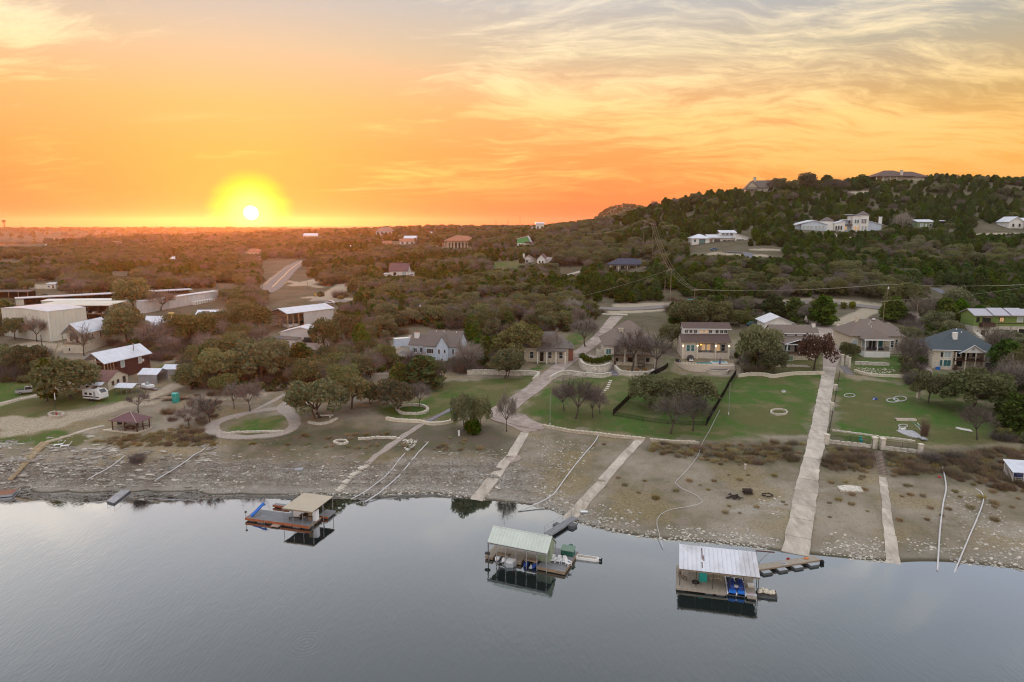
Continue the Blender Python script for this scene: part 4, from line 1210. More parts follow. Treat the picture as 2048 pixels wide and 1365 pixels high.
BLDS = []
class Bld:
 """a building in its own frame: x along the facade, y away from the lake, z up; lengths in photograph pixels at its distance"""
 def __init__(s, name, label, cat, a, yaw=0.0, b=None, dz=0.0, group=None, unit=None):
  p = at(*a) if not isinstance(a, Vector) else a.copy()
  s.u = mpp(p) if unit is None else unit
  if b is not None:
   kx, kz = ray(*b); t = (p.z - CAMZ) / kz
   yaw = math.degrees(math.atan2(t - p.y, kx * t - p.x)); s.len = math.hypot(kx * t - p.x, t - p.y) / s.u
  p.z += dz
  s.root = thing(name, label, cat, p, R(yaw), group)
  s.p = p; s.yaw = R(yaw)
  BLDS.append((*proj(*p)[:2], p.y, s.root))
 def S(s, *v):
  return [x * s.u for x in v]
 def put(s, name, mb, m, parent=None, smooth=False):
  mb.v = [(x * s.u, y * s.u, z * s.u) for x, y, z in mb.v]
  return mb.build(name, m, parent or s.root, smooth)
 def box(s, name, m, x0, y0, z0, x1, y1, z1, parent=None):
  return s.put(name, MB().box(x0, y0, z0, x1, y1, z1), m, parent)
 def wall(s, m, x0, y0, z0, x1, y1, z1, name='wall'):
  return s.box(name, m, x0, y0, z0, x1, y1, z1)
 def gable(s, m, x0, x1, y0, y1, z, h, axis='x', over=2.0, th=1.3, wm=None, name='roof'):
  if axis == 'x':
   c0, c1 = y0, y1; a0, a1 = x0 - over, x1 + over
  else:
   c0, c1 = x0, x1; a0, a1 = y0 - over, y1 + over
  cm = (c0 + c1) / 2; sl_ = h / ((c1 - c0) / 2); o = over
  prof = [(c0 - o, z - o * sl_), (c0 - o, z - o * sl_ + th), (cm, z + h + th * 1.2), (c1 + o, z - o * sl_ + th), (c1 + o, z - o * sl_), (cm, z + h)]
  r = s.put(name, MB().extr(prof, axis, a0, a1), m)
  if wm is not None:
   b_ = (x0, x1) if axis == 'x' else (y0, y1)
   s.put('gable_wall', MB().extr([(c0 + .1, z), (c1 - .1, z), (cm, z + h - .1)], axis, b_[0] + .05, b_[1] - .05), wm)
  return r
 def hip(s, m, x0, x1, y0, y1, z, h, over=2.0, ridge=None, axis='x', name='roof', off=(0, 0)):
  x0 -= over; x1 += over; y0 -= over; y1 += over
  cx, cy_ = (x0 + x1) / 2 + off[0], (y0 + y1) / 2 + off[1]
  rl = ridge if ridge is not None else max(0.5, abs((x1 - x0) - (y1 - y0)) / 2)
  r0, r1 = ((cx - rl, cy_), (cx + rl, cy_)) if axis == 'x' else ((cx, cy_ - rl), (cx, cy_ + rl))
  e = 1.0
  v = [(x0, y0, z - e), (x1, y0, z - e), (x1, y1, z - e), (x0, y1, z - e), (x0, y0, z), (x1, y0, z), (x1, y1, z), (x0, y1, z), (*r0, z + h), (*r1, z + h)]
  if axis == 'x':
   f = [(4, 5, 9, 8), (5, 6, 9), (6, 7, 8, 9), (7, 4, 8)]
  else:
   f = [(4, 5, 8), (5, 6, 9, 8), (6, 7, 9), (7, 4, 8, 9)]
  f += [(3, 2, 1, 0), (0, 1, 5, 4), (1, 2, 6, 5), (2, 3, 7, 6), (3, 0, 4, 7)]
  return s.put(name, MB().add(v, f), m)
 def shed(s, m, x0, x1, y0, y1, zf, zb, th=1.2, name='roof'):
  return s.put(name, MB().extr([(y0, zf), (y1, zb), (y1, zb + th), (y0, zf + th)], 'x', x0, x1), m)
 def shedx(s, m, x0, x1, y0, y1, zl, zr, th=1.2, name='roof'):
  return s.put(name, MB().extr([(x0, zl), (x1, zr), (x1, zr + th), (x0, zl + th)], 'y', y0, y1), m)
 def win(s, a, z, w, h, pos, face='f', fm=None, gm=None, nx=1, nz=1, name='window', fw=None):
  """window with its lower corner at (a, z) on the wall plane pos"""
  fm = fm or WHITE; gm = gm or GLASS
  fw = fw or max(.35, min(w, h) * .10)
  def bx(mb, a0, z0, a1, z1, c0, c1):
   if face == 'f': mb.box(a0, pos - c1, z0, a1, pos - c0, z1)
   elif face == 'r': mb.box(pos + c0, a0, z0, pos + c1, a1, z1)
   else: mb.box(pos - c1, a0, z0, pos - c0, a1, z1)
  # frame as one ring
  mb = MB()
  ring = [(a - fw, z - fw), (a + w + fw, z - fw), (a + w + fw, z + h + fw), (a - fw, z + h + fw)]
  inn = [(a, z), (a + w, z), (a + w, z + h), (a, z + h)]
  def pt(p, c_):
   return (p[0], pos - c_, p[1]) if face == 'f' else ((pos + c_, p[0], p[1]) if face == 'r' else (pos - c_, p[0], p[1]))
  vs_ = [pt(p, .8) for p in ring] + [pt(p, .8) for p in inn] + [pt(p, 0) for p in ring] + [pt(p, 0) for p in inn]
  fs_ = []
  for i in range(4):
   j = (i + 1) % 4
   fs_ += [(i, j, 4 + j, 4 + i), (8 + i, 8 + j, j, i), (4 + i, 4 + j, 12 + j, 12 + i)]
  mb.add(vs_, fs_)
  fr = s.put(name, mb, fm)
  pw = w / nx; ph = h / nz
  for i in range(nx):
   for j in range(nz):
    g = MB(); e = .12 if nx * nz > 1 else 0
    e = min(e * 2, .3) if e else 0
    bx(g, a + i * pw + (e if i else 0), z + j * ph + (e if j else 0), a + (i + 1) * pw - (e if i < nx - 1 else 0), z + (j + 1) * ph - (e if j < nz - 1 else 0), .1, .35)
    s.put('pane', g, gm, fr)
  if nx * nz > 1:
   g = MB(); bx(g, a, z, a + w, z + h, .02, .2); s.put('sash', g, fm, fr)
  return fr
 def door(s, a, z, w, h, pos, m, face='f'):
  mb = MB()
  if face == 'f': mb.box(a, pos - .5, z, a + w, pos, z + h)
  elif face == 'r': mb.box(pos, a, z, pos + .5, a + w, z + h)
  else: mb.box(pos - .5, a, z, pos, a + w, z + h)
  return s.put('door', mb, m)
 def post(s, x, y, z0, z1, w, m, name='post'):
  return s.box(name, m, x - w / 2, y - w / 2, z0, x + w / 2, y + w / 2, z1)
 def rail(s, pts, z, h, m, step=2.5, w=.35, name='railing'):
  mb = MB()
  for (ax, ay), (bx, by) in zip(pts[:-1], pts[1:]):
   L = math.hypot(bx - ax, by - ay); n = max(1, int(L / step))
   for zz in (h, h * .5):
    mb.tube([(ax, ay, z + zz), (bx, by, z + zz)], w * .55, 4)
   for i in range(n + 1):
    t = i / n
    x, y = ax + (bx - ax) * t, ay + (by - ay) * t
    mb.tube([(x, y, z), (x, y, z + h)], w * .45, 4)
  return s.put(name, mb, m)
 def chim(s, m, x, y, z0, z1, w=4, d=4, cap=None):
  c_ = s.box('chimney', m, x - w / 2, y - d / 2, z0, x + w / 2, y + d / 2, z1)
  s.box('chimney_cap', cap or m, x - w / 2 - .5, y - d / 2 - .5, z1, x + w / 2 + .5, y + d / 2 + .5, z1 + .8, c_)
  return c_

# ------------------------------------------------------------------ buildings on the left
def bld_left():
 h = Bld('warehouse', 'tall cream windowless metal warehouse standing above the lake trees', 'warehouse', (9, 672), b=(102, 681))
 L = h.len
 h.wall(CREAMW, 0, 0, -8, L, 76, 55)
 for i in range(14):
  x = L * (i + .5) / 14
  h.box('wall_rib', CREAMW, x - .25, -.35, -8, x + .25, 0, 55)
 for i in range(9):
  y = 76 * (i + .5) / 9
  h.box('wall_rib', CREAMW, L, y - .25, -8, L + .35, y + .25, 55)
 h.gable(METALR, 0, L, 0, 76, 55, 3.0, 'y', .8, .8, wm=CREAMW)
 h.box('corner_trim', WHITE, L - .6, -.7, -8, L + .7, .6, 55)
 # open boat racks
 h = Bld('boat_rack_building', 'open-fronted boat storage racks with stacked boats and a cream end wall', 'storage building', (112, 653), yaw=2)
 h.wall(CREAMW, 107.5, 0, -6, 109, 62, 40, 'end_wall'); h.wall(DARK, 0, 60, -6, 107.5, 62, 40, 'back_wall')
 h.shed(CREAMW, -34, 110, -3, 64, 41, 43, 1.2)
 for i in range(6):
  h.post(4 + i * 20.5, 1, -6, 41, 1.2, IRON)
 for z in (10, 24):
  h.box('rack_beam', TANW, 0, .2, z, 107, 1.2, z + 1.3); h.box('rack_shelf', IRON, 0, 1.2, z, 107, 22, z + .6)
 hull = MB(); hull.prism([(-9, 0), (-6, -2.3), (6, -2.5), (7, 0), (6, 2.5), (-6, 2.3)], [0, .6, .6, .6, .6, .6], [3.2, 3.4, 3, 3, 3, 3.4])
 hull.v = [(a * h.u, b_ * h.u, c_ * h.u) for a, b_, c_ in hull.v]
 hm = hull.mesh('covered_boat', WHITEP)
 i = 0
 for z in (-4, 10.8, 24.8):
  for k in range(5):
   o = bpy.data.objects.new('stored_boat', hm); COL.objects.link(o)
   q_ = Matrix.Rotation(h.yaw, 4, 'Z') @ Vector(((12 + k * 20.5) * h.u, 9 * h.u, z * h.u))
   o.location = h.p + q_; o.rotation_euler = (0, 0, h.yaw + R(90 + random.uniform(-12, 12)))
   tag(o, 'white hull stored on the %s level of the open boat racks' % ('lowest', 'middle', 'upper')[i // 5], 'boat', 'boats stored on the open racks'); i += 1
 h = Bld('long_storage_shed', 'very long low open storage shed with a dark front and thin pale roof edge', 'storage building', (34, 612), b=(384, 592))
 L = h.len
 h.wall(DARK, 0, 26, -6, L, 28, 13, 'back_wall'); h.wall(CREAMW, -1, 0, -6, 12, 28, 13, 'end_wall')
 h.shed(METALR, -2, L + 2, -2, 29, 13.5, 13.5, 1.4)
 for i in range(17):
  h.post(14 + (L - 16) * i / 16, .8, -6, 13.4, .9, IRON)
 for i in range(9):
  x = L * (.55 + i * .05)
  b_ = Bld('stored_boat', 'small covered boat parked under the far end of the very long open shed', 'boat', h.p + Matrix.Rotation(h.yaw, 4, 'Z') @ Vector((x * h.u, 10 * h.u, 0)), yaw=math.degrees(h.yaw) + 80, unit=h.u, group='boats under the long open shed')
  b_.put('hull', MB().prism([(-7, 0), (-5, -2), (6, -2.2), (6, 2.2), (-5, 2)], .5, [4.6, 4.4, 3.6, 3.6, 4.4]), (WHITEP, TEALP, GREYPL)[i % 3])
  b_.box('bunk_trailer', IRON, -5, -1.6, -1, 6, 1.6, .45)
 h = Bld('white_flat_shed', 'low white flat-roofed shed between the warehouse and the long storage shed', 'storage building', (84, 617), yaw=6)
 h.wall(CREAMW, 0, 0, -6, 140, 26, 14); h.shed(WHITE, -1, 141, -1, 27, 14, 15, 1)
 h = Bld('white_metal_shed', 'long white corrugated metal shed running behind the leafless tree', 'storage building', (286, 628), b=(437, 604))
 L = h.len
 h.wall(GREYWH, 0, .4, -6, L, 14, 24)
 for i in range(16):
  h.box('wall_panel', GREYWH, L * i / 16 + .3, -.1 - .3 * (i % 2), -6, L * (i + 1) / 16 - .3, .4, 24)
 h.shed(METALR, -1, L + 1, -1.5, 15, 24.4, 25.2, .8)
 h.box('lean_to', WHITE, L * .60, -12, -5, L * .88, -1, 10)
 for i in range(8):
  h.box('rust_streak_post', WOOD, L * (.61 + i * .035), -12.6, -5, L * (.61 + i * .035) + 1, -12, 10)
 h = Bld('dark_open_shed', 'dark low open shed cut off by the frame beyond the warehouse', 'storage building', (-40, 600), yaw=3)
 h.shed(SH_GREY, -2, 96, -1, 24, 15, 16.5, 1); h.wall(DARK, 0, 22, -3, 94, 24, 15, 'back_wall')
 for i in range(6): h.post(1 + i * 18.5, 0, -3, 15, 1, WOOD)
 h = Bld('small_white_building', 'little white building in the clearing beyond the dark open shed', 'building', (94, 577), yaw=0)
 h.wall(WHITE, 0, 0, -3, 18, 10, 8); h.shed(METALR, -1, 19, -1, 11, 8, 9.5); h.win(3, 2, 3, 3, 0); h.door(11, 0, 3, 6, 0, DARK)
 # porch house
 h = Bld('porch_house', 'white house with bluish metal roof and a wooden stair up to its raised gable porch', 'house', (127, 707), yaw=-2)
 h.wall(CREAMS, 0, 0, -4, 41, 96, 19, 'lower_wall'); h.wall(CREAMS, 0, 15, 19, 41, 96, 40, 'upper_wall')
 h.gable(METALR, 0, 41, 0, 96, 40, 19, 'y', 2.5, 1, wm=None)
 h.put('gable_wall', MB().extr([(.1, 40), (40.9, 40), (20.5, 58.8)], 'y', 15, 95.9), CREAMS)
 for x in (0.8, 20.5, 40.2): h.post(x, .8, 19, 40, 1.2, GREYGR)
 h.rail([(0.5, .5), (40.5, .5)], 19, 6, WOOD)
 h.box('porch_floor', WOOD, -1, -1, 18.2, 42, 15, 19.2)
 h.win(6, 22, 6, 12, 15, nz=2); h.door(18, 19.3, 5, 14, 14.9, DARK); h.win(29, 22, 6, 12, 15, nz=2)
 h.win(30, 24, 5, 10, 41, 'r', nz=2); h.win(55, 24, 6, 10, 41, 'r', nz=2); h.win(76, 24, 6, 10, 41, 'r', nz=2); h.win(12, 5, 3, 6, 0)
 st = MB()
 st.extr([(-20, -3), (-19, -3), (0, 18), (0, 19.4), (-1, 19.4)], 'x', -9, -8.4); h.put('stair_stringer', st, TANW)
 for i in range(11):
  h.box('stair_tread', TANW, -9, -20 + i * 1.9, -2.4 + i * 2.0, -2.5, -18.2 + i * 1.9, -1.9 + i * 2.0)
 h.rail([(-2.5, -1), (-9, -1)], 19, 6, TANW)
 # house with yellow chimney
 h = Bld('chimney_house', 'house with bluish metal roof and a yellow chimney, mostly behind oaks', 'house', (282, 668), yaw=-8)
 h.wall(CREAMS, 0, 0, -6, 60, 46, 19); h.gable(METALR, 0, 60, 0, 46, 19, 13, 'x', 2.5, 1, wm=CREAMS)
 h.chim(mat('yellow_stucco', (.62, .50, .22), .9, .08, 1.5), 57, 18, 10, 41, 8, 7)
 h.win(8, 6, 5, 8, 0); h.win(24, 6, 5, 8, 0); h.door(40, 1, 5, 12, 0, DARK); h.win(12, 6, 6, 8, 60, 'r')
 h = Bld('small_metal_roof_house', 'low house with a pale bluish roof among oaks near the white metal shed', 'house', (393, 646), yaw=3)
 h.wall(WHITE, 0, 0, -5, 50, 30, 15); h.gable(METALR, 0, 50, 0, 30, 15, 8, 'x', 2, 1, wm=WHITE); h.win(6, 4, 5, 6, 0); h.win(30, 4, 5, 6, 0)
 # dark red house
 h = Bld('red_board_house', 'two-storey dark red board house with pale metal roof and open upper gable porch', 'house', (170, 762), yaw=-17)
 W_, D_ = 54, 112
 h.wall(REDWOOD, 0, 30, -6, W_, D_, 40); h.wall(REDWOOD, 1.5, 1.5, -6, W_ - 1.5, 30, 17, 'lower_wall')
 for i in range(14):
  h.box('siding_board', REDWOOD, W_, 30.2, -4 + i * 3.1, W_ + .3, D_ - .2, -1.3 + i * 3.1)
 h.gable(METALR, 0, W_, 0, D_, 40, 17, 'y', 4, 1.1)
 h.put('gable_wall', MB().extr([(.1, 40), (W_ - .1, 40), (W_ / 2, 56.7)], 'y', 30, D_ - .1), REDWOOD)
 h.box('porch_floor', DWOOD, -1, -1, 17, W_ + 1, 30, 18.2)
 for x in (1, W_ / 2, W_ - 1): h.post(x, .5, 18, 40, 1.5, TANW)
 for y in (8, 15, 22): h.post(W_ - .8, y, 18, 40, 1.1, TANW)
 h.put('truss_brace', MB().tube([(W_ / 2, .5, 40), (W_ / 2, .5, 56)], .7, 4).tube([(W_ / 2, .5, 44), (W_ / 2 - 9, .5, 50)], .6, 4).tube([(W_ / 2, .5, 44), (W_ / 2 + 9, .5, 50)], .6, 4).tube([(1, .5, 40), (W_ - 1, .5, 40)], .7, 4), TANW)
 h.rail([(1, .3), (W_ - 1, .3), (W_ - .6, 29)], 18, 6.5, WOOD, 2.2)
 h.win(38, 23, 8, 13, W_ + .3, 'r', gm=BLIND); h.win(82, 23, 7, 12, W_ + .3, 'r', gm=BLIND); h.win(102, 24, 6, 9, W_ + .3, 'r', gm=GLASS, fm=REDWOOD)
 h.win(92, 25, 3, 5, W_ + .3, 'r', gm=WHITE)
 h.put('stove_pipe', MB().cyl(42, 84, 44, 63, 1.0, 8, r2=1.0).cyl(42, 84, 62, 64, 1.6, 8), STEEL, smooth=False)
 # stone cottage
 h = Bld('stone_cottage', 'low cream stone cottage in front of the dark red house, behind the broad live oak', 'house', (106, 780), yaw=-4)
 h.wall(CREAMS, 0, 0, -5, 116, 64, 19); h.gable(BROWNR, 0, 116, 0, 64, 19, 15, 'x', 2.5, 1, wm=CREAMS)
 for y in (12, 28): h.win(y, 8, 6, 8, 116, 'r', fm=WOOD)
 h.win(47, 6, 8, 12, 116, 'r', fm=WOOD)
 for x in (20, 50, 86): h.win(x, 5, 8, 8, 0, gm=GLASST)
 h.door(70, 0, 6, 13, 0, DARK)
 h.shed(METALR, 2, 112, -14, -1, 13, 18, .8, 'porch_roof')
 for x in (4, 32, 60, 88, 110): h.post(x, -13, -4, 13, 1, WOOD)
 # metal sheds
 h = Bld('open_metal_shed', 'galvanised shed with an open end beside the dark red house', 'shed', (278, 768), yaw=-3)
 h.wall(GALV, 0, 0, -4, 38, 1, 19, 'front_wall'); h.wall(GALV, 0, 39, -4, 38, 40, 19, 'back_wall'); h.wall(GALV, 0, 1, -4, 1, 39, 19, 'end_wall')
 h.gable(METALR, 0, 38, 0, 40, 19, 8, 'x', 1.5, .8); h.put('gable_sheet', MB().extr([(0, 19), (40, 19), (20, 26.8)], 'x', 37, 37.8), GALV)
 for i in range(9): h.box('wall_rib', GALV, 2 + i * 4.2, -.3, -4, 2.6 + i * 4.2, 0, 19)
 h = Bld('low_metal_shed', 'low galvanised shed roof behind the open metal shed', 'shed', (326, 750), yaw=-3)
 h.wall(GALV, 0, 0, -4, 44, 26, 12); h.gable(METALR, 0, 44, 0, 26, 12, 6, 'x', 2, .8, wm=GALV)
 h.box('yellow_canoe_rack', YELLOW, -8, 20, 0, -1, 23, 2)
 h = Bld('carport', 'free-standing carport with lavender grey metal roof on thin posts', 'carport', (231, 789), yaw=-6)
 h.gable(METALR, 0, 36, 0, 30, 14, 5, 'x', 2, .8)
 for x in (.6, 12, 24, 35.4):
  for y in (.6, 29.4): h.post(x, y, -2, 14, .7, STEEL)
 h.box('tie_beam', STEEL, 0, .3, 13.2, 36, .9, 14); h.box('tie_beam', STEEL, 0, 29.1, 13.2, 36, 29.7, 14)
 # pole barn
 h = Bld('pole_barn', 'open pole barn with an orange-brown truss front and a long pale grey side wall', 'barn', (576, 659), b=(668, 646))
 L = h.len; D_ = 56
 h.wall(GREYWH, L * .34, 0, -5, L, 1, 31, 'side_wall'); h.wall(GREYWH, 0, D_ - 1, -5, L, D_, 31, 'back_wall'); h.wall(GREYWH, L - 1, 1, -5, L, D_ - 1, 31, 'end_wall')
 h.gable(METALR, 0, L, 0, D_, 31, 8, 'x', 2, 1)
 h.put('gable_sheet', MB().extr([(0, 31), (D_, 31), (D_ / 2, 38.8)], 'x', L - 1, L), GREYWH)
 for y in (.8, D_ / 2, D_ - .8): h.post(1, y, -5, 31, 1.6, TANW)
 for x in (.12, .24): h.post(L * x, .8, -5, 31, 1.4, TANW)
 tm = mat('rust_timber', (.30, .11, .05), .8, .2, 2)
 h.put('front_truss', MB().tube([(.5, 0, 31), (.5, D_, 31)], .8, 4).tube([(.5, 0, 31), (.5, D_ / 2, 38.4)], .7, 4).tube([(.5, D_, 31), (.5, D_ / 2, 38.4)], .7, 4).tube([(.5, D_ / 2, 31), (.5, D_ / 2, 38.4)], .6, 4), tm)
 for z in (10, 18, 25): h.box('rack_beam', tm, .4, 1, z, 1.4, D_ - 1, z + 1)
 h.box('parked_boat_shape', WHITEP, 8, 12, -3, L * .32, 30, 6)
 # low modern house
 h = Bld('modern_white_house', 'low white modern house in two stepped blocks with a dark window band', 'house', (552, 706), yaw=-4)
 h.wall(GREYWH, 0, 0, -5, 41, 30, 27, 'lower_block'); h.wall(GREYWH, -2, 30, 0, 84, 74, 36, 'upper_block')
 h.shedx(SH_GREY, -2, 42, -1.5, 31, 29, 26, 1, 'lower_roof')
 h.gable(METALR, -2, 84, 30, 74, 36, 11, 'y', 2, 1, wm=GREYWH, name='upper_roof')
 h.win(15, 10, 13, 7, 0, fm=IRON, nx=2); h.door(4, 0, 7, 18, 0, DARK)
 h.win(48, 17, 25, 9, 30, fm=IRON, nx=3); h.win(44, 18, 3, 4, 30, fm=IRON)
 # gazebo
 h = Bld('pavilion', 'small brown pavilion with a four-sided plum metal roof on a stone platform', 'pavilion', (226, 862), yaw=-14)
 h.box('platform', STONE, -22, -5, -6, 62, 38, 1.5)
 for x, y in ((0, 0), (29, 0), (58, 0), (0, 33), (58, 33), (29, 33), (58, 16)): h.post(x, y, 1.5, 22, 1.6, DWOOD)
 h.rail([(0, 0), (58, 0), (58, 33)], 1.5, 7, DWOOD, 2.0, .5); h.rail([(0, 33), (58, 33)], 1.5, 7, DWOOD, 2.0, .5)
 h.hip(SH_PURP, 0, 58, 0, 33, 22, 15, 5, 2)
 h.put('hip_cap', MB().tube([(-4.6, -4.6, 22.4), (27.5, 16.5, 37.3)], .5, 4).tube([(62.6, -4.6, 22.4), (30.5, 16.5, 37.3)], .5, 4), METALT)
 t = Bld('picnic_table', 'dark wooden table standing inside the brown pavilion', 'table', h.p + Matrix.Rotation(h.yaw, 4, 'Z') @ Vector((30 * h.u, 14 * h.u, 1.5 * h.u)), yaw=-14, unit=h.u)
 t.box('table_top', DWOOD, -10, -3, 5, 10, 3, 6)
 for x in (-8, 8): t.box('trestle', DWOOD, x - .6, -3, 0, x + .6, 3, 5)
 for y in (-6, 6): t.box('bench_seat', DWOOD, -10, y - 1.4, 3, 10, y + 1.4, 3.7)
 b_ = Bld('barbecue_grill', 'dark covered barbecue at the edge of the pavilion platform', 'grill', h.p + Matrix.Rotation(h.yaw, 4, 'Z') @ Vector((-12 * h.u, 30 * h.u, 1.5 * h.u)), yaw=0, unit=h.u)
 b_.box('cabinet', BLACKM, -4, -2, 0, 4, 2, 5); b_.put('lid', MB().extr([(-2, 5), (2, 5), (1.6, 7.4), (-1.6, 7.4)], 'x', -4, 4), BLACKM)
bld_left()

# ------------------------------------------------------------------ houses in the middle and on the right
def bld_right():
 # blue-grey gabled house
 h = Bld('gabled_house', 'pale blue-grey house with steep grey gables and a raised deck', 'house', (818, 722), yaw=-13)
 h.wall(BLUEW, 0, 6, -6, 34, 52, 33, 'left_wing_wall'); h.wall(BLUEW, 34, 0, -6, 104, 58, 33)
 h.gable(SH_GREY, 0, 36, 6, 52, 33, 16, 'x', 2.5, 1, wm=BLUEW, name='left_roof')
 h.gable(SH_GREY, 34, 104, 0, 58, 33, 25, 'x', 2.5, 1, wm=BLUEW)
 h.gable(SH_GREY, 60, 84, -6, 24, 33, 19, 'y', 1.5, 1, wm=BLUEW, name='dormer_roof'); h.wall(BLUEW, 60, -6, -6, 84, 0, 33, 'dormer_wall')
 h.chim(WHITE, 10, 22, 30, 55, 9, 7, BRICK); h.put('chimney_pot', MB().cyl(10, 22, 55, 58, 1.4, 8), BRICK)
 h.win(64, 18, 3.5, 9, -6, gm=GLASS); h.win(76, 20, 3, 7, -6, gm=GLASS); h.win(91, 17, 3.5, 10, 0, gm=GLASS); h.win(70, 2, 3.5, 7, -6)
 h.win(18, 18, 4, 8, 104, 'r'); h.win(36, 18, 4, 8, 104, 'r'); h.win(26, 43, 3, 5, 104, 'r', gm=GLASS)
 h.win(6, 17, 9, 8, 6, nx=3); h.win(38, 17, 14, 9, 0, nx=3); h.door(22, 13, 6, 13, 6, GLASS)
 h.box('deck_floor', GREYDECK, -14, -14, 11, 42, 6, 12.4); h.rail([(-14, 5), (-14, -14), (42, -14)], 12.4, 7.5, GREYPL, 1.8, .6)
 h.box('deck_skirt', GREYWH, -14, -14.5, 9, 42, -14, 17)
 for x, y in ((-12, -12), (6, -12), (22, -12), (40, -12)): h.post(x, y, -12, 11, 1.6, WHITE)
 for x in (-4, 14, 33): h.post(x, -11, 12, 30, 1, GREYPL)
 h.box('pergola_beam', GREYPL, -6, -11.6, 30, 38, -10.6, 31.2)
 for k, x in enumerate((16, 21, 26)):
  ch = Bld('deck_chair', 'cream chair on the raised deck of the blue-grey house, ' + ('first', 'second', 'third')[k] + ' from the chimney end', 'chair', h.p + Matrix.Rotation(h.yaw, 4, 'Z') @ Vector((x * h.u, -5 * h.u, 12.4 * h.u)), yaw=-13, unit=h.u, group='chairs on the raised deck')
  ch.box('seat', WHITEP, -1.6, -1.6, 2.5, 1.6, 1.6, 3.2); ch.box('backrest', WHITEP, -1.6, 1.2, 3.2, 1.6, 1.8, 7)
  for a, b_ in ((-1.4, -1.4), (1.4, -1.4), (-1.4, 1.4), (1.4, 1.4)): ch.post(a, b_, 0, 2.5, .5, WHITEP, 'leg')
 for x in (50, 66, 92): h.put('roof_vent', MB().cyl(x, 26, 52, 59, .8, 6), WHITE)
 c_ = Bld('cargo_container', 'pale white-blue cargo container parked on the track beside the blue-grey house', 'container', (791, 694), yaw=26)
 c_.box('body', BLUEW, 0, 0, 0, 30, 14, 15)
 for i in range(7): c_.box('side_rib', BLUEW, 2 + i * 4, -.4, .6, 3.4 + i * 4, 0, 14.4)
 c_.box('roof_panel', WHITE, -.4, -.4, 15, 30.4, 14.4, 15.8)
 # dark-roofed stone house
 h = Bld('dark_roof_house', 'stone house with a dark hip roof half hidden by the broad oak', 'house', (1034, 724), yaw=-5)
 h.wall(STONE, 0, 0, -8, 102, 64, 30); h.hip(SH_GREY, 0, 102, 0, 64, 30, 27, 4, 22)
 h.box('brick_wing', BRICK, 102, 12, -6, 112, 50, 26); h.hip(SH_GREY, 96, 112, 12, 50, 26, 12, 2, 8, 'y', 'wing_roof')
 for x in (8, 26, 62, 84): h.win(x, 8, 7, 13, 0, nz=2)
 h.door(46, 2, 7, 18, 0, DARK); h.win(20, 6, 8, 12, 112, 'r')
 h.shed(SH_GREY, 40, 98, -14, 0, 24, 29, 1, 'porch_roof')
 for x in (42, 60, 78, 96): h.post(x, -13, -6, 24, 1.6, WHITE)
 # grey hip-roofed house
 h = Bld('hip_roof_house', 'pale stone house under one big grey pyramid roof beside the driveway', 'house', (1209, 728), yaw=-3)
 h.wall(STONEW, 0, 20, -8, 104, 104, 38); h.wall(STONEW, 0, 0, -8, 16, 20, 38, 'corner_wall')
 h.hip(SH_TAUPE, 0, 104, 0, 104, 38, 43, 4, 3.5)
 h.box('upper_floor', WOOD, 16, 0, 14, 104, 20, 15.5); h.rail([(16, .5), (70, .5)], 15.5, 7, IRON, 2)
 for x in (17, 40, 62, 100): h.post(x, 1.2, -8, 38, 2.4, STONEW)
 h.win(3, 20, 9, 10, 0, nx=2, gm=GLASST); h.win(24, 20, 7, 12, 20); h.win(46, 20, 12, 14, 20, nx=2); h.win(76, 20, 10, 12, 20, nx=2)
 h.door(24, -3, 5, 11, 20, DARK); h.door(48, -4, 12, 14, 20, DARK); h.win(84, 0, 8, 9, 20)
 h.chim(STONE, 34, 30, 44, 67, 9, 8)
 sm = MB()
 for i in range(9): sm.box(66, -14 + i * 1.7, -8 + i * 2.5, 78, -12.2 + i * 1.7, -7 + i * 2.5)
 for i in range(9): h.box('stair_tread', IRON, 66, -15 + i * 1.7, -8 + i * 2.5, 78, -13 + i * 1.7, -7 + i * 2.5)
 h.put('stair_side', MB().extr([(-15, -9), (-13, -9), (2, 14), (0, 14)], 'x', 78, 78.8), IRON); h.put('stair_side', MB().extr([(-15, -9), (-13, -9), (2, 14), (0, 14)], 'x', 65.2, 66), IRON)
 h.box('skylight', WHITEP, 61, 40, 68.6, 66, 44, 70.5)
 for x in (44, 49): h.put('roof_vent', MB().cyl(x, 46, 66, 72, .8, 6), WHITE)
 h.wall(STONEW, -14, 22, -4, 0, 26, 24, 'garden_wall'); h.post(-13, 22, -4, 26, 4, STONEW, 'gate_pillar'); h.box('gate', WOOD, -11, 23, -3, -4, 24, 20)
 # pool house
 h = Bld('pool_house', 'tan two-tier house with brown roofs, lit porch and a curved pool terrace', 'house', (1364, 718), yaw=-3)
 h.wall(STUCCO, 0, 15, -10, 92, 58, 40); h.wall(STUCCO, 0, 0, -10, 29, 15, 33, 'bay_wall')
 h.wall(STUCCO, 29, 0, -10, 92, 1.6, 13, 'porch_half_wall'); h.box('porch_floor', WOOD, 29, 1.6, 10, 92, 15, 11.5)
 h.shed(SH_BROWN, -3, 95, -3.5, 22, 33.4, 46, 1.3, 'lower_roof'); h.wall(WHITE, 5, 22, 40, 92, 58, 57.5, 'clerestory_wall')
 h.shed(SH_BROWN, 3, 100, 18, 42, 57, 67, 1.3, 'upper_roof'); h.put('upper_back_roof', MB().extr([(42, 67), (62, 57), (62, 58.3), (42, 68.3)], 'x', 3, 100), SH_BROWN)
 h.put('clerestory_gable', MB().extr([(22, 57.5), (58, 57.5), (42, 66.4)], 'x', 5.2, 91.8), WHITE)
 h.box('eave_fascia', WHITE, 3, 17.4, 56.7, 100, 18, 58.3); h.box('eave_fascia', WOOD, -3, -4, 33.2, 95, -3.5, 34.6)
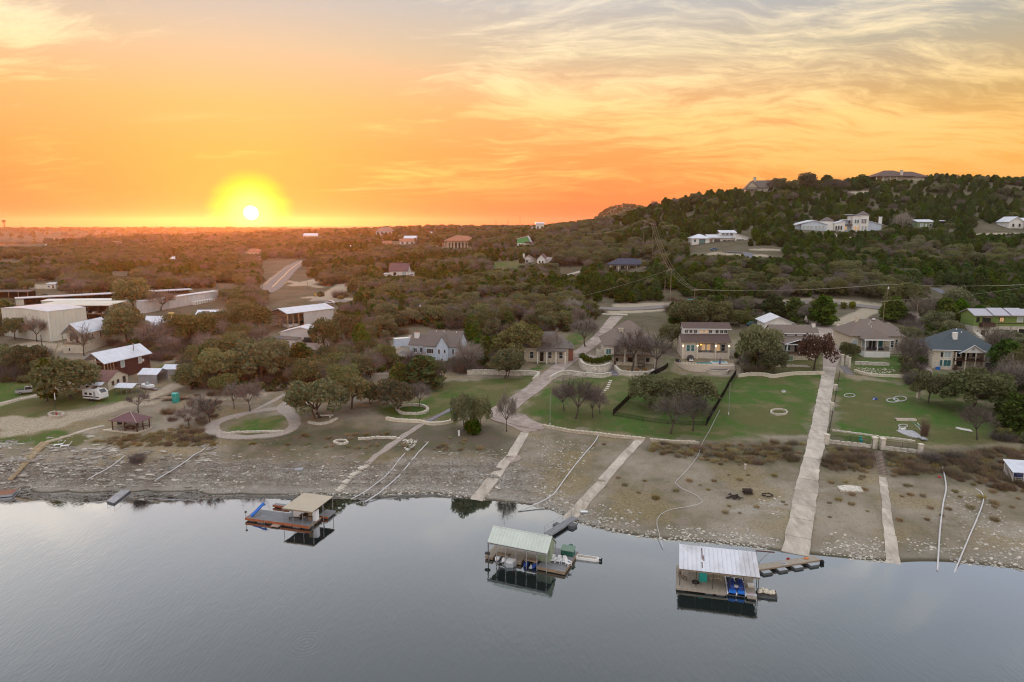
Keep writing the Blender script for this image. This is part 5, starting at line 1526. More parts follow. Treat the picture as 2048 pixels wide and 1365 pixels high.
 for i, x in enumerate((8, 17, 26, 38.5, 47.5, 56, 69, 78, 86)):
  if i in (3, 4): h.win(x, 49, 5.6, 6, 22, nx=2, gm=LIT)
  else: h.win(x, 49, 5.6, 6, 22, nx=2, gm=GLASS)
 for x in (.6, 29, 65, 91): h.post(x, -.8, -10, 33.3, 3, CREAMS)
 h.win(8, 16, 6.5, 12, 0, nz=2, gm=GLASST); h.win(17, 16, 6.5, 12, 0, nz=2, gm=GLASST)
 h.win(41, 14, 7, 13, 15, nz=2, gm=LIT); h.win(51, 14, 7, 13, 15, nz=2, gm=LIT); h.win(70, 14, 7, 13, 15, nz=2, gm=LIT); h.win(80, 14, 7, 13, 15, nz=2, gm=GLASS)
 h.rail([(30.5, .6), (63.5, .6)], 13, 4, BLACKM, 1.6); h.rail([(66.5, .6), (89, .6)], 13, 3, BLACKM, 1.6)
 for x in (.6, 29, 65, 91):
  l_ = h.box('wall_lamp', IRON, x - .6, -3.1, 28.2, x + .6, -2.35, 29.6); h.put('lamp_bulb', MB().lathe([(0, 26.2), (.9, 26.9), (1.1, 27.6), (.6, 28.2)], 8, x, -3), LAMP, l_)
 h.put('pendant_lamp', MB().lathe([(0, 26), (1.5, 26.6), (1.8, 28), (0, 29)], 8, 38, 9), LAMPO)
 # terrace and pool, part of the house plot
 T = Bld('pool_terrace', 'curved tan stucco pool terrace in front of the lit tan house', 'terrace', h.p, yaw=-3, unit=h.u)
 arc = lambda cx, cy_, rx, ry, a0, a1, n=12: [(cx + rx * math.cos(R(a0 + (a1 - a0) * i / n)), cy_ + ry * math.sin(R(a0 + (a1 - a0) * i / n))) for i in range(n + 1)]
 T.put('upper_deck', MB().prism(arc(22, -3, 41, 46, 180, 268) + [(92, -48), (100, -8), (100, -1), (-19, -1)], -22, -4), STUCCO)
 T.put('deck_paving', MB().prism(arc(22, -3, 40, 45, 180, 268) + [(40, -48), (96, -30), (99, -8), (99, -1.2), (-18, -1.2)], -4, -3.2), mat('terrace_paving', (.50, .41, .30), .85, .1, 1))
 T.put('pool_basin', MB().prism([(24, -24)] + arc(34, -22, 12, 9, 190, 290, 6) + [(50, -33), (62, -30), (74, -33), (74, -14), (60, -12), (44, -10), (26, -12)], -3.2, -2.8), TURQ)
 T.put('lower_tier', MB().prism(arc(62, -44, 24, 22, 180, 300) + [(86, -40), (86, -32), (38, -32)], -28, -11), STUCCO)
 T.put('tier_coping', MB().prism(arc(62, -44, 25, 23, 180, 300) + [(87, -40), (87, -33), (37, -33)], -11, -10), CREAMS)
 T.put('dark_tier_floor', MB().prism(arc(62, -44, 22, 20, 180, 300) + [(84, -40), (84, -35), (40, -35)], -10, -9.6), SH_GREY)
 T.put('planter_wall', MB().prism(arc(20, -10, 46, 56, 182, 300, 14) + arc(20, -10, 43, 53, 300, 182, 14), -28, -20), STONEW)
 T.rail(arc(22, -3, 39.5, 44.5, 186, 268, 10) + [(38, -46)], -3.2, 5.5, BLACKM, 7, .3)
 s_ = T.box('spa_shell', WHITEP, 52, -34, -3.2, 82, -16, -.6); T.box('spa_water', TURQ, 54, -32, -.6, 80, -18, -.4, s_)
 def at_t(x, y, z): return h.p + Matrix.Rotation(h.yaw, 4, 'Z') @ Vector((x * h.u, y * h.u, z * h.u))
 e = Bld('egg_chair', 'round wicker egg chair with white cushions on the pool terrace', 'chair', at_t(15, -8, -3.2), unit=h.u)
 e.put('shell', MB().lathe([(.3, 0), (5, 1), (6.8, 5), (6.2, 9), (3.6, 12.2), (0, 13)], 14), IRON, smooth=True); e.box('cushion', WHITEP, -4, -7.6, 2, 4, -3, 3.6); e.box('pillow', WHITEP, -3, -6.4, 3.7, 3, -5.2, 6.5)
 e = Bld('closed_umbrella', 'closed purple umbrella standing beside the spa', 'umbrella', at_t(66, -36, -9.6), unit=h.u)
 e.put('canopy', MB().lathe([(.3, 19), (.9, 15), (1.4, 8), (1.0, 5), (.3, 4.6)], 8), PURPLE); e.put('pole', MB().cyl(0, 0, 0, 20, .35, 6), IRON); e.put('base_plate', MB().cyl(0, 0, 0, 1, 2, 8), IRON)
 for k, (x, y) in enumerate(((-13, -16), (-9, -20))):
  e = Bld('patio_armchair', ('dark patio armchair at the far curve of the pool terrace', 'dark patio armchair with white cushion by the terrace railing')[k], 'chair', at_t(x, y, -3.2), yaw=30 * k, unit=h.u)
  e.box('seat', IRON, -2.4, -2.4, 1, 2.4, 2.4, 2.6); e.box('backrest', IRON, -2.4, 1.6, 2.6, 2.4, 2.4, 6); e.box('armrest', IRON, -2.6, -2.4, 2.6, -1.9, 1.6, 4.2); e.box('armrest', IRON, 1.9, -2.4, 2.6, 2.6, 1.6, 4.2); e.box('cushion', (IRON, WHITEP)[k], -1.8, -2, 2.6, 1.8, 1.5, 3.2)
 e = Bld('outdoor_sofa', 'long dark sofa on the lit porch of the tan house', 'sofa', at_t(48, 7, 11.5), unit=h.u)
 e.box('seat', GREYPL, -9, -2, .6, 9, 2, 2.2); e.box('backrest', GREYPL, -9, 1.4, 2.2, 9, 2.4, 4.6); e.box('armrest', IRON, -10, -2, 0, -9, 2.4, 3.6); e.box('armrest', IRON, 9, -2, 0, 10, 2.4, 3.6)
 # white garage and porch house
 h = Bld('white_garage', 'plain white gable-ended garage behind the grey-roofed porch house', 'garage', (1529, 676), yaw=-4)
 h.wall(WHITE, 0, 0, -6, 52, 56, 31); h.gable(METALR, 0, 52, 0, 56, 31, 11, 'y', 4, 1.2, wm=WHITE)
 h.box('corner_board', WHITEP, -.5, -.6, -6, 1.2, .6, 31); h.box('corner_board', WHITEP, 50.8, -.6, -6, 52.5, .6, 31)
 h = Bld('covered_porch_house', 'grey house with white trim and a gabled covered porch behind the rust-leaved tree', 'house', (1546, 714), yaw=-3)
 h.wall(GREYWH, 0, 14, -8, 88, 54, 46); h.gable(SH_TAUPE, 0, 88, 14, 54, 46, 13, 'x', 3, 1.2, wm=WHITE)
 h.wall(GREYWH, 4, 0, -8, 22, 14, 27, 'front_wall'); h.shed(SH_TAUPE, -4, 88, -4, 14, 28, 39, 1.2, 'lower_roof')
 h.box('eave_fascia', WHITEP, -3, 10.4, 44.4, 91, 11, 46)
 for x in (5, 24, 44, 62): h.win(x, 40.4, 5, 3.4, 14, nx=1)
 h.put('porch_gable_roof', MB().extr([(15, 28), (43, 37), (72, 28), (72, 29.4), (43, 38.6), (15, 29.4)], 'y', -20, 2), SH_TAUPE)
 h.put('porch_gable_trim', MB().tube([(15, -20.4, 28.6), (43, -20.4, 37.8), (72, -20.4, 28.6)], .8, 4).tube([(18, -20.2, 28), (70, -20.2, 28)], .9, 4), WHITEP)
 for x in (20, 43, 58, 69): h.post(x, -19, 8, 28, 2, WHITEP)
 h.box('porch_floor', WOOD, 16, -20, 6, 74, 14, 8); h.wall(STONE, 16, -20, -8, 74, -18, 6, 'porch_base')
 h.win(8, 13, 9, 10, 0, nx=3); h.door(46, 8, 6, 15, 14, DARK); h.win(26, 11, 12, 12, 14, nx=2, gm=GLASST); h.win(56, 11, 12, 12, 14, nx=2)
 h.chim(WHITE, 86, 30, 30, 64, 6, 6, WOOD)
 for i in range(8): h.box('roof_vent', WHITE, 10 + i * 10, 33, 58.8, 11.6 + i * 10, 35, 60.2)
 # white porch house
 h = Bld('white_porch_house', 'tan brick house with taupe hip roof and a white-skirted covered porch', 'house', (1699, 708), yaw=-4, dz=.6)
 h.wall(STONE, 0, 0, -8, 100, 88, 33); h.hip(SH_TAUPE, 0, 100, 0, 88, 33, 28, 4, 18)
 h.hip(SH_TAUPE, 84, 116, 50, 84, 38, 13, 2, 3, 'x', 'rear_wing_roof'); h.wall(WHITE, 84, 50, 10, 116, 84, 38, 'rear_wing_wall')
 x0, x1 = 17, 66
 h.box('porch_base', WHITE, x0, -26, -12, x1, -.1, 6); h.box('porch_floor', TANDECK, x0, -26, 6, x1, -.1, 7)
 h.hip(SH_TAUPE, x0, x1, -26, 20, 30, 18, 3, 8, 'y', 'porch_roof'); h.box('porch_fascia', WHITEP, x0 - 3, -29.4, 28, x1 + 3, -29, 30.4)
 for x in (x0 + 1, 41, x1 - 1): h.post(x, -25, 7, 29, 1.6, WHITEP)
 h.rail([(x0, -25.6), (x1, -25.6), (x1, -2)], 7, 6.5, BLACKM, 2)
 h.win(22, 11, 11, 13, 0, gm=BLIND); h.door(36, 7.2, 5, 17, 0, GLASS); h.door(43, 7.2, 5, 17, 0, GLASS); h.win(51, 11, 11, 13, 0, gm=GLASST)
 h.win(75, 10, 8, 16, 0, nz=3); h.win(86, 10, 4.5, 16, 0, nz=3); h.win(3, 13, 10, 11, 0, gm=BLIND)
 h.chim(STONE, 25, 38, 40, 66, 4.5, 4.5); h.box('skylight', WHITEP, 56, 38, 60, 61, 42, 62.5)
 for x, y in ((46, 20), (44, 26), (50, 34)): h.put('roof_vent', MB().cyl(x, y, 44, 58 - (34 - y) * .5, .7, 6), WHITE)
 h.box('side_deck', DWOOD, -8, -4, -4, 8, -.1, 9); h.rail([(-8, -4), (8, -4)], 9, 5, DWOOD, 2)
 h.wall(STONE, 68, -14, -14, 102, -12, -4, 'retaining_wall'); h.door(108, -2, 8, 18, -4, WHITEP)
 for k, x in enumerate((30, 41, 53)):
  e = Bld('porch_sofa', ('dark wicker armchair', 'dark wicker sofa', 'dark wicker lounge seat')[k] + ' on the white-skirted porch, ' + ('at the stair end', 'in the middle', 'at the window end')[k], 'sofa', h.p + Matrix.Rotation(h.yaw, 4, 'Z') @ Vector((x * h.u, -16 * h.u, 7 * h.u)), yaw=-4, unit=h.u)
  e.box('seat', DWOOD, -4, -2, .5, 4, 2, 2.6); e.box('backrest', DWOOD, -4, 1.4, 2.6, 4, 2.2, 5.4); e.box('cushion', BLUED, -3.4, -1.8, 2.6, 3.4, 1.2, 3.3)
 # teal-roofed house
 h = Bld('teal_roof_house', 'two-storey tan house with a large blue-grey hip roof and white-gabled balcony', 'house', (1863, 737), yaw=-9, dz=.5)
 h.wall(CREAMS, 0, 0, -8, 38, 86, 35, 'left_wall'); h.wall(CREAMS, 38, 14, -8, 94, 86, 35, 'centre_wall'); h.wall(CREAMS, 94, 0, -8, 119, 86, 35, 'right_wall')
 h.hip(SH_TEAL, 0, 119, 0, 86, 35, 37, 4, 8); h.box('eave_trim', WHITEP, -4, -4.5, 33.6, 123, -4, 35.2)
 h.gable(SH_TEAL, 46, 92, -8, 34, 31, 15, 'y', 3, 1.2, wm=None, name='gable_roof'); h.put('gable_wall', MB().extr([(46, 31), (92, 31), (69, 45.8)], 'y', -7, -6), WHITE)
 h.put('gable_trim', MB().tube([(43, -11, 29.4), (69, -11, 46.6), (95, -11, 29.4)], .7, 4), WHITEP); h.box('gable_vent', GREYPL, 66.5, -7.5, 36, 71.5, -7, 41)
 h.chim(WHITE, 46, 22, 40, 66, 8, 7)
 h.box('balcony_floor', DWOOD, 38, -6, 14, 94, 14, 16); h.rail([(38, -5.6), (94, -5.6)], 16, 7, DWOOD, 1.7, .6)
 for x in (40, 58, 76, 92): h.post(x, -5, -9, 31, 1.7, CREAMS)
 h.box('basement_porch', DWOOD, 38, -6, -9, 44, -5.4, 6)
 h.win(14, 20, 4.5, 10, 0, gm=GLASS); h.win(21, 20, 12, 11, 0, nx=2, gm=BLIND); h.win(14, 2, 4.5, 12, 0, gm=GLASST); h.win(21, 2, 13, 12, 0, nx=2, gm=GLASST)
 h.win(97, 19, 11, 11, 0, nx=2, gm=BLIND); h.win(111, 19, 3.5, 11, 0); h.win(110, 1, 4, 10, 0); h.win(97, 2, 9, 9, 0)
 h.win(50, 19, 6, 11, 14); h.door(60, 16.2, 5, 13, 14, DARK); h.door(67, 16.2, 5, 13, 14, DARK); h.win(78, 19, 8, 10, 14); h.win(52, 0, 8, 10, 14, fm=IRON)
 for x, y, z in ((56, 40, 71), (63, 34, 66)): h.put('roof_vent', MB().cyl(x, y, z - 6, z + 1.5, .9, 6), WHITE)
 e = Bld('blue_bin', 'bright blue bin at the foot of the teal-roofed house', 'bin', h.p + Matrix.Rotation(h.yaw, 4, 'Z') @ Vector((9 * h.u, -6 * h.u, -2 * h.u)), unit=h.u)
 e.box('body', BLUEP, -3.5, -2, -4, 3.5, 2, 2); e.box('lid', BLUEP, -3.8, -2.3, 2, 3.8, 2.3, 2.8)
 # lime house
 h = Bld('lime_green_house', 'lime green house over a stone lower floor with tilted grey roof panels', 'house', (1945, 672), yaw=-3)
 h.wall(STONEW, 0, 0, -6, 112, 44, 20, 'lower_wall'); h.wall(GREENP, -.5, -.6, 20, 112.5, 44.5, 42, 'upper_wall')
 h.gable(SOLAR, 0, 112, -2, 44, 42, 9, 'x', 4, 1.2, wm=GREENP)
 for k, x in enumerate((32, 66)): h.put('roof_panel', MB().extr([(-9, 41.2), (20, 52.8), (20, 54.2), (-9, 42.6)], 'x', x, x + 30), SOLAR)
 h.box('belt_trim', DWOOD, 34, -1.2, 24.5, 112, -.6, 26); h.box('balcony', DWOOD, 10, -10, 19, 36, -.7, 27); h.rail([(10, -9.6), (36, -9.6)], 24, 6, DWOOD, 2)
 for i in range(6): h.box('pergola_slat', WOOD, 16 + i * 3, -10, 37, 17 + i * 3, -.7, 38)
 h.win(4, 28, 5, 9, -.6, fm=DWOOD); h.win(48, 29, 8, 8, -.6, nx=2, fm=DWOOD, gm=LIT); h.win(82, 29, 10, 9, -.6, nx=2, gm=BLIND); h.win(16, 27, 14, 10, -.6, fm=DWOOD, nx=2)
 for x in (43, 51, 62, 70, 78): h.win(x, -2, 6, 14, 0, fm=WOOD, gm=BLIND if x in (51, 70) else GLASS)
 h.door(16, -4, 8, 15, 0, DWOOD); h.box('garage_opening', DARK, 88, -.5, -4, 102, 0, 14); h.win(6, 4, 4, 7, 0)
bld_right()

# ------------------------------------------------------------------ houses on the hill and beyond the road
def bld_far():
 h = Bld('white_modern_house', 'white modern hillside house with pale metal roofs, teal windows and a raised clerestory box', 'house', (1383, 491), yaw=-2)
 h.wall(WHITE, 0, 0, -6, 34, 34, 14, 'left_wing_wall'); h.wall(WHITE, 34, 3, -6, 86, 34, 15); h.wall(WHITE, 85, -1, -2, 111, 34, 15, 'right_wing_wall')
 h.hip(METALR, 0, 36, 0, 34, 14, 8, 2, 2, name='left_roof'); h.shed(METALR, 33, 86, -2, 30, 14.5, 20, 1, 'middle_roof')
 h.put('right_gable', MB().extr([(85, 15), (111, 15), (85, 22.5)], 'y', -1, 33.9), WHITE); h.shedx(METALR, 84, 113, -3, 35, 22.8, 14.2, 1, 'right_roof')
 h.wall(WHITE, 60, 14, 19, 90, 30, 24, 'clerestory_wall'); h.shed(METALR, 58, 92, 11, 32, 24, 28.5, 1, 'clerestory_roof')
 for x in (63, 71, 79): h.win(x, 20.4, 5, 3, 14)
 h.win(16, 3, 10, 8, 0, gm=GLASST, fm=IRON, nx=2); h.win(5, 7, 3, 4, 0, gm=GLASST, fm=IRON); h.win(46, 4, 10, 7, 3, fm=IRON); h.win(89, 4, 13, 7, -1, gm=GLASST, fm=IRON, nx=2)
 for x in (63, 71, 79): h.door(x, 1, 6, 9, 3, DARK)
 h.box('porch_base', STONEW, 61, -4, -14, 111, -1.2, 0); h.box('porch_slab', CONC, 60, -5, 0, 111, 3, .8); h.door(37, -1, 5, 13, 3, WOOD)
 b_ = Bld('parked_car', 'dark blue car with a white top parked below the white modern hillside house', 'car', (1428, 501), yaw=4)
 CARS.append(b_)
 h = Bld('white_mansion', 'long pale blue-white hillside mansion with two pyramid-roofed towers', 'mansion', (1592, 459), yaw=-2)
 h.wall(BLUEW, 0, 6, -5, 10, 34, 8, 'side_wall'); h.wall(BLUEW, 10, 0, -5, 60, 34, 9, 'left_wing_wall'); h.put('left_gable', MB().extr([(10, 9), (60, 9), (34, 17)], 'y', 0, 33), BLUEW)
 h.put('left_roof', MB().extr([(-4, 7.6), (34, 17), (62, 8.6), (62, 9.8), (34, 18.2), (-4, 8.8)], 'y', -2, 35), METALR)
 h.wall(WHITE, 55, 2, -5, 74, 22, 17, 'small_tower_wall'); h.hip(SH_GREY, 55, 74, 2, 22, 17, 7, 1, 1.5, name='small_tower_roof')
 h.wall(WHITE, 75, 0, -5, 96, 24, 11, 'middle_wing_wall'); h.put('middle_gable', MB().extr([(75, 11), (96, 11), (96, 16)], 'y', 0, 23), WHITE); h.shedx(METALR, 74, 97, -1, 25, 11, 16.4, 1, 'middle_roof')
 h.wall(BLUEW, 96, 8, -5, 112, 30, 18, 'recess_wall'); h.box('balcony', IRON, 97, -1, 8, 111, 8, 9.4); h.shedx(METALR, 88, 106, -2, 9, 18, 19.5, .8, 'canopy_roof')
 h.wall(WHITE, 110, 0, -5, 126, 24, 26, 'big_wing_wall'); h.shedx(METALR, 103, 127, -2, 25, 28.5, 26, .9, 'big_wing_roof')
 h.wall(WHITE, 125, -1, -5, 141, 20, 28.5, 'tall_tower_wall'); h.hip(SH_GREY, 125, 141, -1, 20, 28.5, 7.5, 1, .6, name='tall_tower_roof')
 h.wall(BLUEW, 141, 2, -5, 168, 28, 9, 'right_wing_wall'); h.put('right_gable', MB().extr([(141, 9), (168, 9), (141, 16)], 'y', 2, 27), BLUEW); h.shedx(METALR, 140, 171, 0, 29, 16.6, 8.6, .9, 'right_roof')
 h.chim(WHITE, 171, 14, -4, 24, 5, 4)
 for x in (13, 20, 27): h.win(x, 1, 5.4, 6, 0, fm=WHITE, gm=BLIND)
 for x in (36, 43, 50): h.win(x, 1, 5.4, 6, 0, fm=WHITE, gm=BLIND)
 for x in (77, 82, 87): h.win(x, -1, 3.4, 8, 0)
 for x in (114, 119): h.win(x, 12, 3.4, 7, 0, gm=GLASST)
 for x in (127, 130.5, 134): h.win(x, 12, 2.2, 8, -1)
 for x in (114, 120, 128, 134): h.win(x, -2, 3.6, 8, -1 if x > 125 else 0, gm=LIT if x in (120, 114) else BLIND)
 h.win(99, -1, 4, 7, 8, gm=LIT); h.win(105, 11, 4, 6, 8)
 h = Bld('gabled_hilltop_house', 'stone gabled house with a chimney at the lower end of the hill crest', 'house', (1492, 385), yaw=-8)
 h.wall(STONE, 0, 0, -5, 22, 24, 13, 'gable_wing_wall'); h.wall(STONE, 22, 4, -5, 56, 24, 14); h.gable(SH_GREY, 0, 22, -2, 20, 13, 12, 'y', 2, 1, wm=STONE, name='gable_roof'); h.gable(SH_GREY, 16, 56, 4, 24, 14, 12, 'x', 2, 1, wm=STONE)
 h.chim(STONE, 18, 14, 12, 33, 5, 5); h.win(9, 5, 4, 6, 0); h.shed(SH_GREY, -10, 20, -10, -1, 8, 10, .8, 'porch_roof')
 for x in (-9, 0, 9, 19): h.post(x, -9.4, -4, 8, .8, WOOD)
 h.box('porch_floor', WOOD, -10, -10, -3, 20, 0, -2); h.win(30, 3, 4, 6, 4); h.win(42, 3, 4, 6, 4)
 h = Bld('wide_hilltop_house', 'wide house with spreading brown hip roofs on the top of the hill', 'house', (1752, 363), yaw=-3)
 h.wall(CREAMS, 14, 8, -8, 98, 60, 10); h.hip(SH_BROWN, 0, 72, 0, 56, 10, 13, 2, 9, name='main_roof'); h.hip(SH_BROWN, 50, 104, 6, 60, 9, 12, 2, 8, name='side_roof')
 for x in (1, 14, 27, 40): h.post(x, 1, -6, 10, 1.6, CREAMS)
 h.box('porch_floor', STONE, 0, 0, -7, 50, 8, -5); h.chim(STONEW, 50, 4, 8, 21, 4.5, 4)
 for x in (18, 26): h.win(x, 0, 4, 6, 8, gm=BLIND)
 h.win(36, 0, 4, 6, 8, gm=LIT)
 h = Bld('dark_cabin', 'small dark green cabin with a pale metal roof and a white door on the hillside', 'cabin', (1835, 456), yaw=-3)
 h.wall(GREYGR, 0, 0, -5, 32, 22, 11); h.shed(METALR, -2, 34, -2, 23, 11, 15.5, 1); h.door(15, -1, 2.6, 9, 0, WHITEP); h.win(5, 2, 5, 6, 0, gm=BLIND); h.win(22, 2, 5, 6, 0)
 h.shed(METALR, 42, 56, 4, 16, 13, 14, .8, 'annexe_roof'); h.wall(DARK, 43, 5, -4, 55, 15, 13, 'annexe_wall')
 h = Bld('white_gable_house', 'white gabled house with a bright metal roof, cut off by the frame on the hillside', 'house', (2017, 457), yaw=-5)
 h.wall(WHITE, 0, 0, -5, 27, 40, 13); h.gable(METALR, 0, 27, 0, 40, 13, 9, 'y', 2, 1, wm=WHITE); h.win(6, 3, 4, 6, 0); h.win(18, 3, 4, 6, 0)
 h.wall(WHITE, 27, 10, -5, 54, 40, 12, 'side_wing_wall'); h.shed(METALR, 26, 56, 6, 40, 11, 20, 1, 'side_roof'); h.post(36, 7, -5, 11, .8, WOOD); h.post(52, 7, -5, 11, .8, WOOD)
 h = Bld('columned_villa', 'cream villa with a terracotta hip roof and tall arched columns above the wood', 'villa', (889, 500), yaw=-3)
 h.wall(CREAMS, 3, 5, -6, 50, 44, 18); h.hip(TERRA, 0, 51, 0, 44, 18, 10.5, 2, 4, name='main_roof')
 for i in range(8): h.put('column', MB().cyl(1 + i * 6.4, 1, -3, 17.4, .9, 8), CREAMS)
 for i in range(6): h.win(6 + i * 7.2, 0, 4, 14, 5, gm=GLASS, fm=CREAMS, nz=2)
 h.box('entablature', CREAMS, 0, .2, 16.4, 50, 2, 18); h.box('terrace_slab', CREAMS, -12, -1, -5, 50, 5, -3)
 h.wall(CREAMS, -12, 4, -5, 2, 24, 9, 'low_wing_wall'); h.hip(TERRA, -12, 2, 2, 24, 9, 5, 1, 2, 'y', 'low_roof')
 for i in range(4): h.post(-11.4 + i * 4, 2.4, -3, 9, 1, CREAMS)
 h.wall(CREAMS, 14, 44, 0, 52, 70, 19, 'rear_wing_wall'); h.hip(TERRA, 14, 52, 44, 70, 19, 8, 2, 8, name='rear_roof')
 h = Bld('green_metal_house', 'small house with a bright green sloping metal end and a brown porch roof', 'house', (1034, 492), yaw=-8)
 h.wall(WHITE, 0, 0, -5, 30, 24, 5, 'base_wall'); h.put('upper_wall', MB().extr([(0, 5), (27, 5), (20, 18), (0, 13)], 'y', 0, 24), GREENR)
 h.put('roof', MB().extr([(-1, 13), (20, 18.2), (21, 18), (28, 5), (29, 5), (21.4, 19.4), (-1, 14)], 'y', -1, 25), METALR); h.shedx(SH_BROWN, 16, 38, -6, 8, 8, 5, .9, 'porch_roof')
 for x in (19, 27, 35): h.post(x, -5, -4, 6, .7, WOOD)
 h.win(4, 0, 3, 3.6, 0); h.win(10, 0, 3, 3.6, 0)
 h = Bld('steep_gable_house', 'pale house with a steep shingled side and white front gable in the wood', 'house', (1074, 528), yaw=-12)
 h.wall(WHITE, 0, 0, -5, 17, 30, 9); h.gable(SH_PURP, 0, 17, 0, 30, 9, 9, 'y', 1.5, 1, wm=WHITE); h.put('steep_roof', MB().extr([(16, -4), (30, 9.6), (30, 11), (15, 11), (15, -4)], 'y', 4, 30), GREYWH); h.win(4, 1, 3, 5, 0); h.win(10, 1, 3, 5, 0)
 h = Bld('small_gable_house', 'small gabled house with a white chimney beside the steep-sided house', 'house', (1046, 526), yaw=-8)
 h.wall(GREYWH, 0, 0, -5, 19, 24, 7); h.gable(SH_TAUPE, 0, 19, 0, 24, 7, 7, 'y', 1.5, .8, wm=WHITE); h.chim(WHITE, 1, 4, 4, 17, 3.5, 3); h.win(6, 1, 4, 4, 0)
 h = Bld('navy_roof_house', 'low house with a navy roof, white columns and a deep dark porch in the wood', 'house', (1220, 543), yaw=-4)
 h.wall(CREAMS, 0, 8, -5, 70, 36, 14); h.hip(SH_NAVY, 0, 70, 0, 36, 14, 11, 3, 17); h.box('porch_floor', STONEW, 0, 0, -5, 70, 8, -1.5)
 for x in (.5, 17, 34, 52, 69.5): h.post(x, .8, -2, 14, 1.5, WHITE)
 for x in (6, 22, 40, 57): h.win(x, 1, 7, 9, 8, fm=WHITE)
 h.door(32, -1.4, 5, 12, 8, DARK)
 h = Bld('plum_roof_house', 'white house under a plain plum roof, half sunk in the wood', 'house', (779, 553), yaw=-3)
 h.wall(WHITE, 0, 0, -6, 37, 30, 11); h.gable(SH_PURP, 0, 37, 0, 30, 11, 13, 'x', 1.5, 1, wm=WHITE); h.win(26, 1, 8, 8, 0, nx=2, gm=BLIND); h.win(8, 2, 6, 6, 0)
 h.wall(WHITE, -12, 4, -6, 0, 16, 4, 'side_wall'); h.shed(METALR, -13, 0, 3, 17, 4, 5, .7, 'side_roof')
 h = Bld('parked_motorhome', 'white motorhome beside the plum-roofed house', 'motorhome', (818, 553), yaw=6)
 h.box('body', WHITEP, 0, 0, .8, 18, 6, 6.6); h.box('cab', WHITEP, 18, .4, .8, 22, 5.6, 4); h.win(3, 3, 5, 2, 0, gm=BLUED); h.win(11, 3, 4, 2, 0, gm=BLUED)
 for x in (4, 16): h.put('wheel', MB().tube([(x, -.2, .9), (x, .8, .9)], 1.0, 8), RUBBER)
 # small distant houses: (name, label, px, py, w, d, wall h, roof h, wall, roof, axis)
 for nm, lb, px, py, w, d, wh, rh, wm, rm in [
  ('pale_blue_house', 'pale house with tan side roofs on the far ridge, right of the sun', 752, 470, 32, 24, 8, 7, BLUEW, SH_TAUPE),
  ('orange_roof_house', 'far cream house with a vivid orange roof beside a white shed', 800, 489, 28, 18, 6, 4, WHITE, TERRA),
  ('white_far_shed', 'long white far shed roof just uphill of the vivid orange roof', 808, 484, 24, 18, 7, 4, WHITE, METALR),
  ('small_orange_house', 'little far house with an orange roof, lowest of the bright cluster', 766, 491, 16, 12, 4, 4, WHITE, TERRA),
  ('gable_far_house', 'far pinkish gabled house under the setting sun', 492, 513, 26, 20, 9, 6, CREAMS, TERRA),
  ('porch_far_house', 'far small white house beneath the pinkish gabled one', 496, 522, 22, 12, 5, 3, WHITE, METALR),
  ('long_far_house', 'long far house with a pale roof on the ridge right of the sun', 606, 478, 32, 18, 6, 4, CREAMS, METALR),
  ('ridge_far_house', 'small far house silhouetted on the ridge left of the sun', 371, 475, 17, 12, 6, 3, GREYWH, SH_TAUPE),
  ('white_far_house', 'small white far house on the plain between the far lake and the sun', 224, 492, 15, 12, 5, 3, WHITE, SH_TAUPE),
  ('tent_roof_far_house', 'far house with a pale pyramid roof in the low wood', 338, 523, 20, 14, 4, 5, CREAMS, METALR),
  ('lakeside_far_house', 'far white-fronted house close to the distant lake', 90, 497, 14, 10, 4, 3, WHITE, METALR),
  ('white_tower_house', 'pale blocky tower house on the ridge at the foot of the hill', 1072, 460, 16, 14, 12, 2, WHITE, METALR),
  ('ridge_white_house', 'low white house beside the blocky tower house', 1054, 462, 16, 12, 5, 2, WHITE, METALR),
  ('tan_far_house', 'tan far house on the ridge at the left of the columned villa', 860, 502, 16, 14, 6, 4, CREAMS, SH_TAUPE),
  ('mast_far_house', 'tiny white far house above the vivid orange roof', 858, 470, 11, 8, 3, 2, WHITE, METALR),
  ('wood_far_house', 'cream far house low in the wood beside the plum-roofed house', 700, 500, 18, 14, 5, 3, CREAMS, METALR)]:
  h = Bld(nm, lb, 'house', (px, py), yaw=random.uniform(-12, 12))
  h.wall(wm, 0, 0, -5, w, d, wh); h.hip(rm, 0, w, 0, d, wh, rh, 1.2, w * .22) if rh > 4 else h.gable(rm, 0, w, 0, d, wh, rh, 'x', 1.2, .7, wm=wm)
  for k in range(max(2, int(w / 8))): h.win(w * (k + .3) / max(2, int(w / 8)), 1, w * .12 + .8, wh * .5, 0, fm=wm)
 # water tower
 h = Bld('water_tower', 'distant dark water tower standing on the horizon left of the sun', 'water tower', PY(9, 456, 3000), unit=3000 / FPX)
 h.put('tank', MB().lathe([(.6, 10), (3.2, 11.5), (3.8, 13.2), (3.0, 15), (0, 15.8)], 14), IRON, smooth=True)
 h.put('shaft', MB().cyl(0, 0, -12, 10.4, .9, 8), IRON)
 for i in range(4):
  a = R(45 + 90 * i); h.put('leg', MB().tube([(math.cos(a) * 2.6, math.sin(a) * 2.6, -12), (math.cos(a) * 2, math.sin(a) * 2, 12)], .22, 4), IRON)
 for px, py, hh, Y in ((43, 458, 16, 3000), (992, 462, 22, 1250), (1016, 462, 24, 1250), (1040, 463, 30, 1250), (430, 456, 12, 3000)):
  m_ = MB().cyl(0, 0, -10, hh * Y / FPX, .55, 5, r2=.3)
  tag(m_.build('radio_mast', IRON, loc=PY(px, py, Y)), 'thin mast on the ridge or horizon line', 'mast', 'thin masts on the skyline')
CARS = []
bld_far()

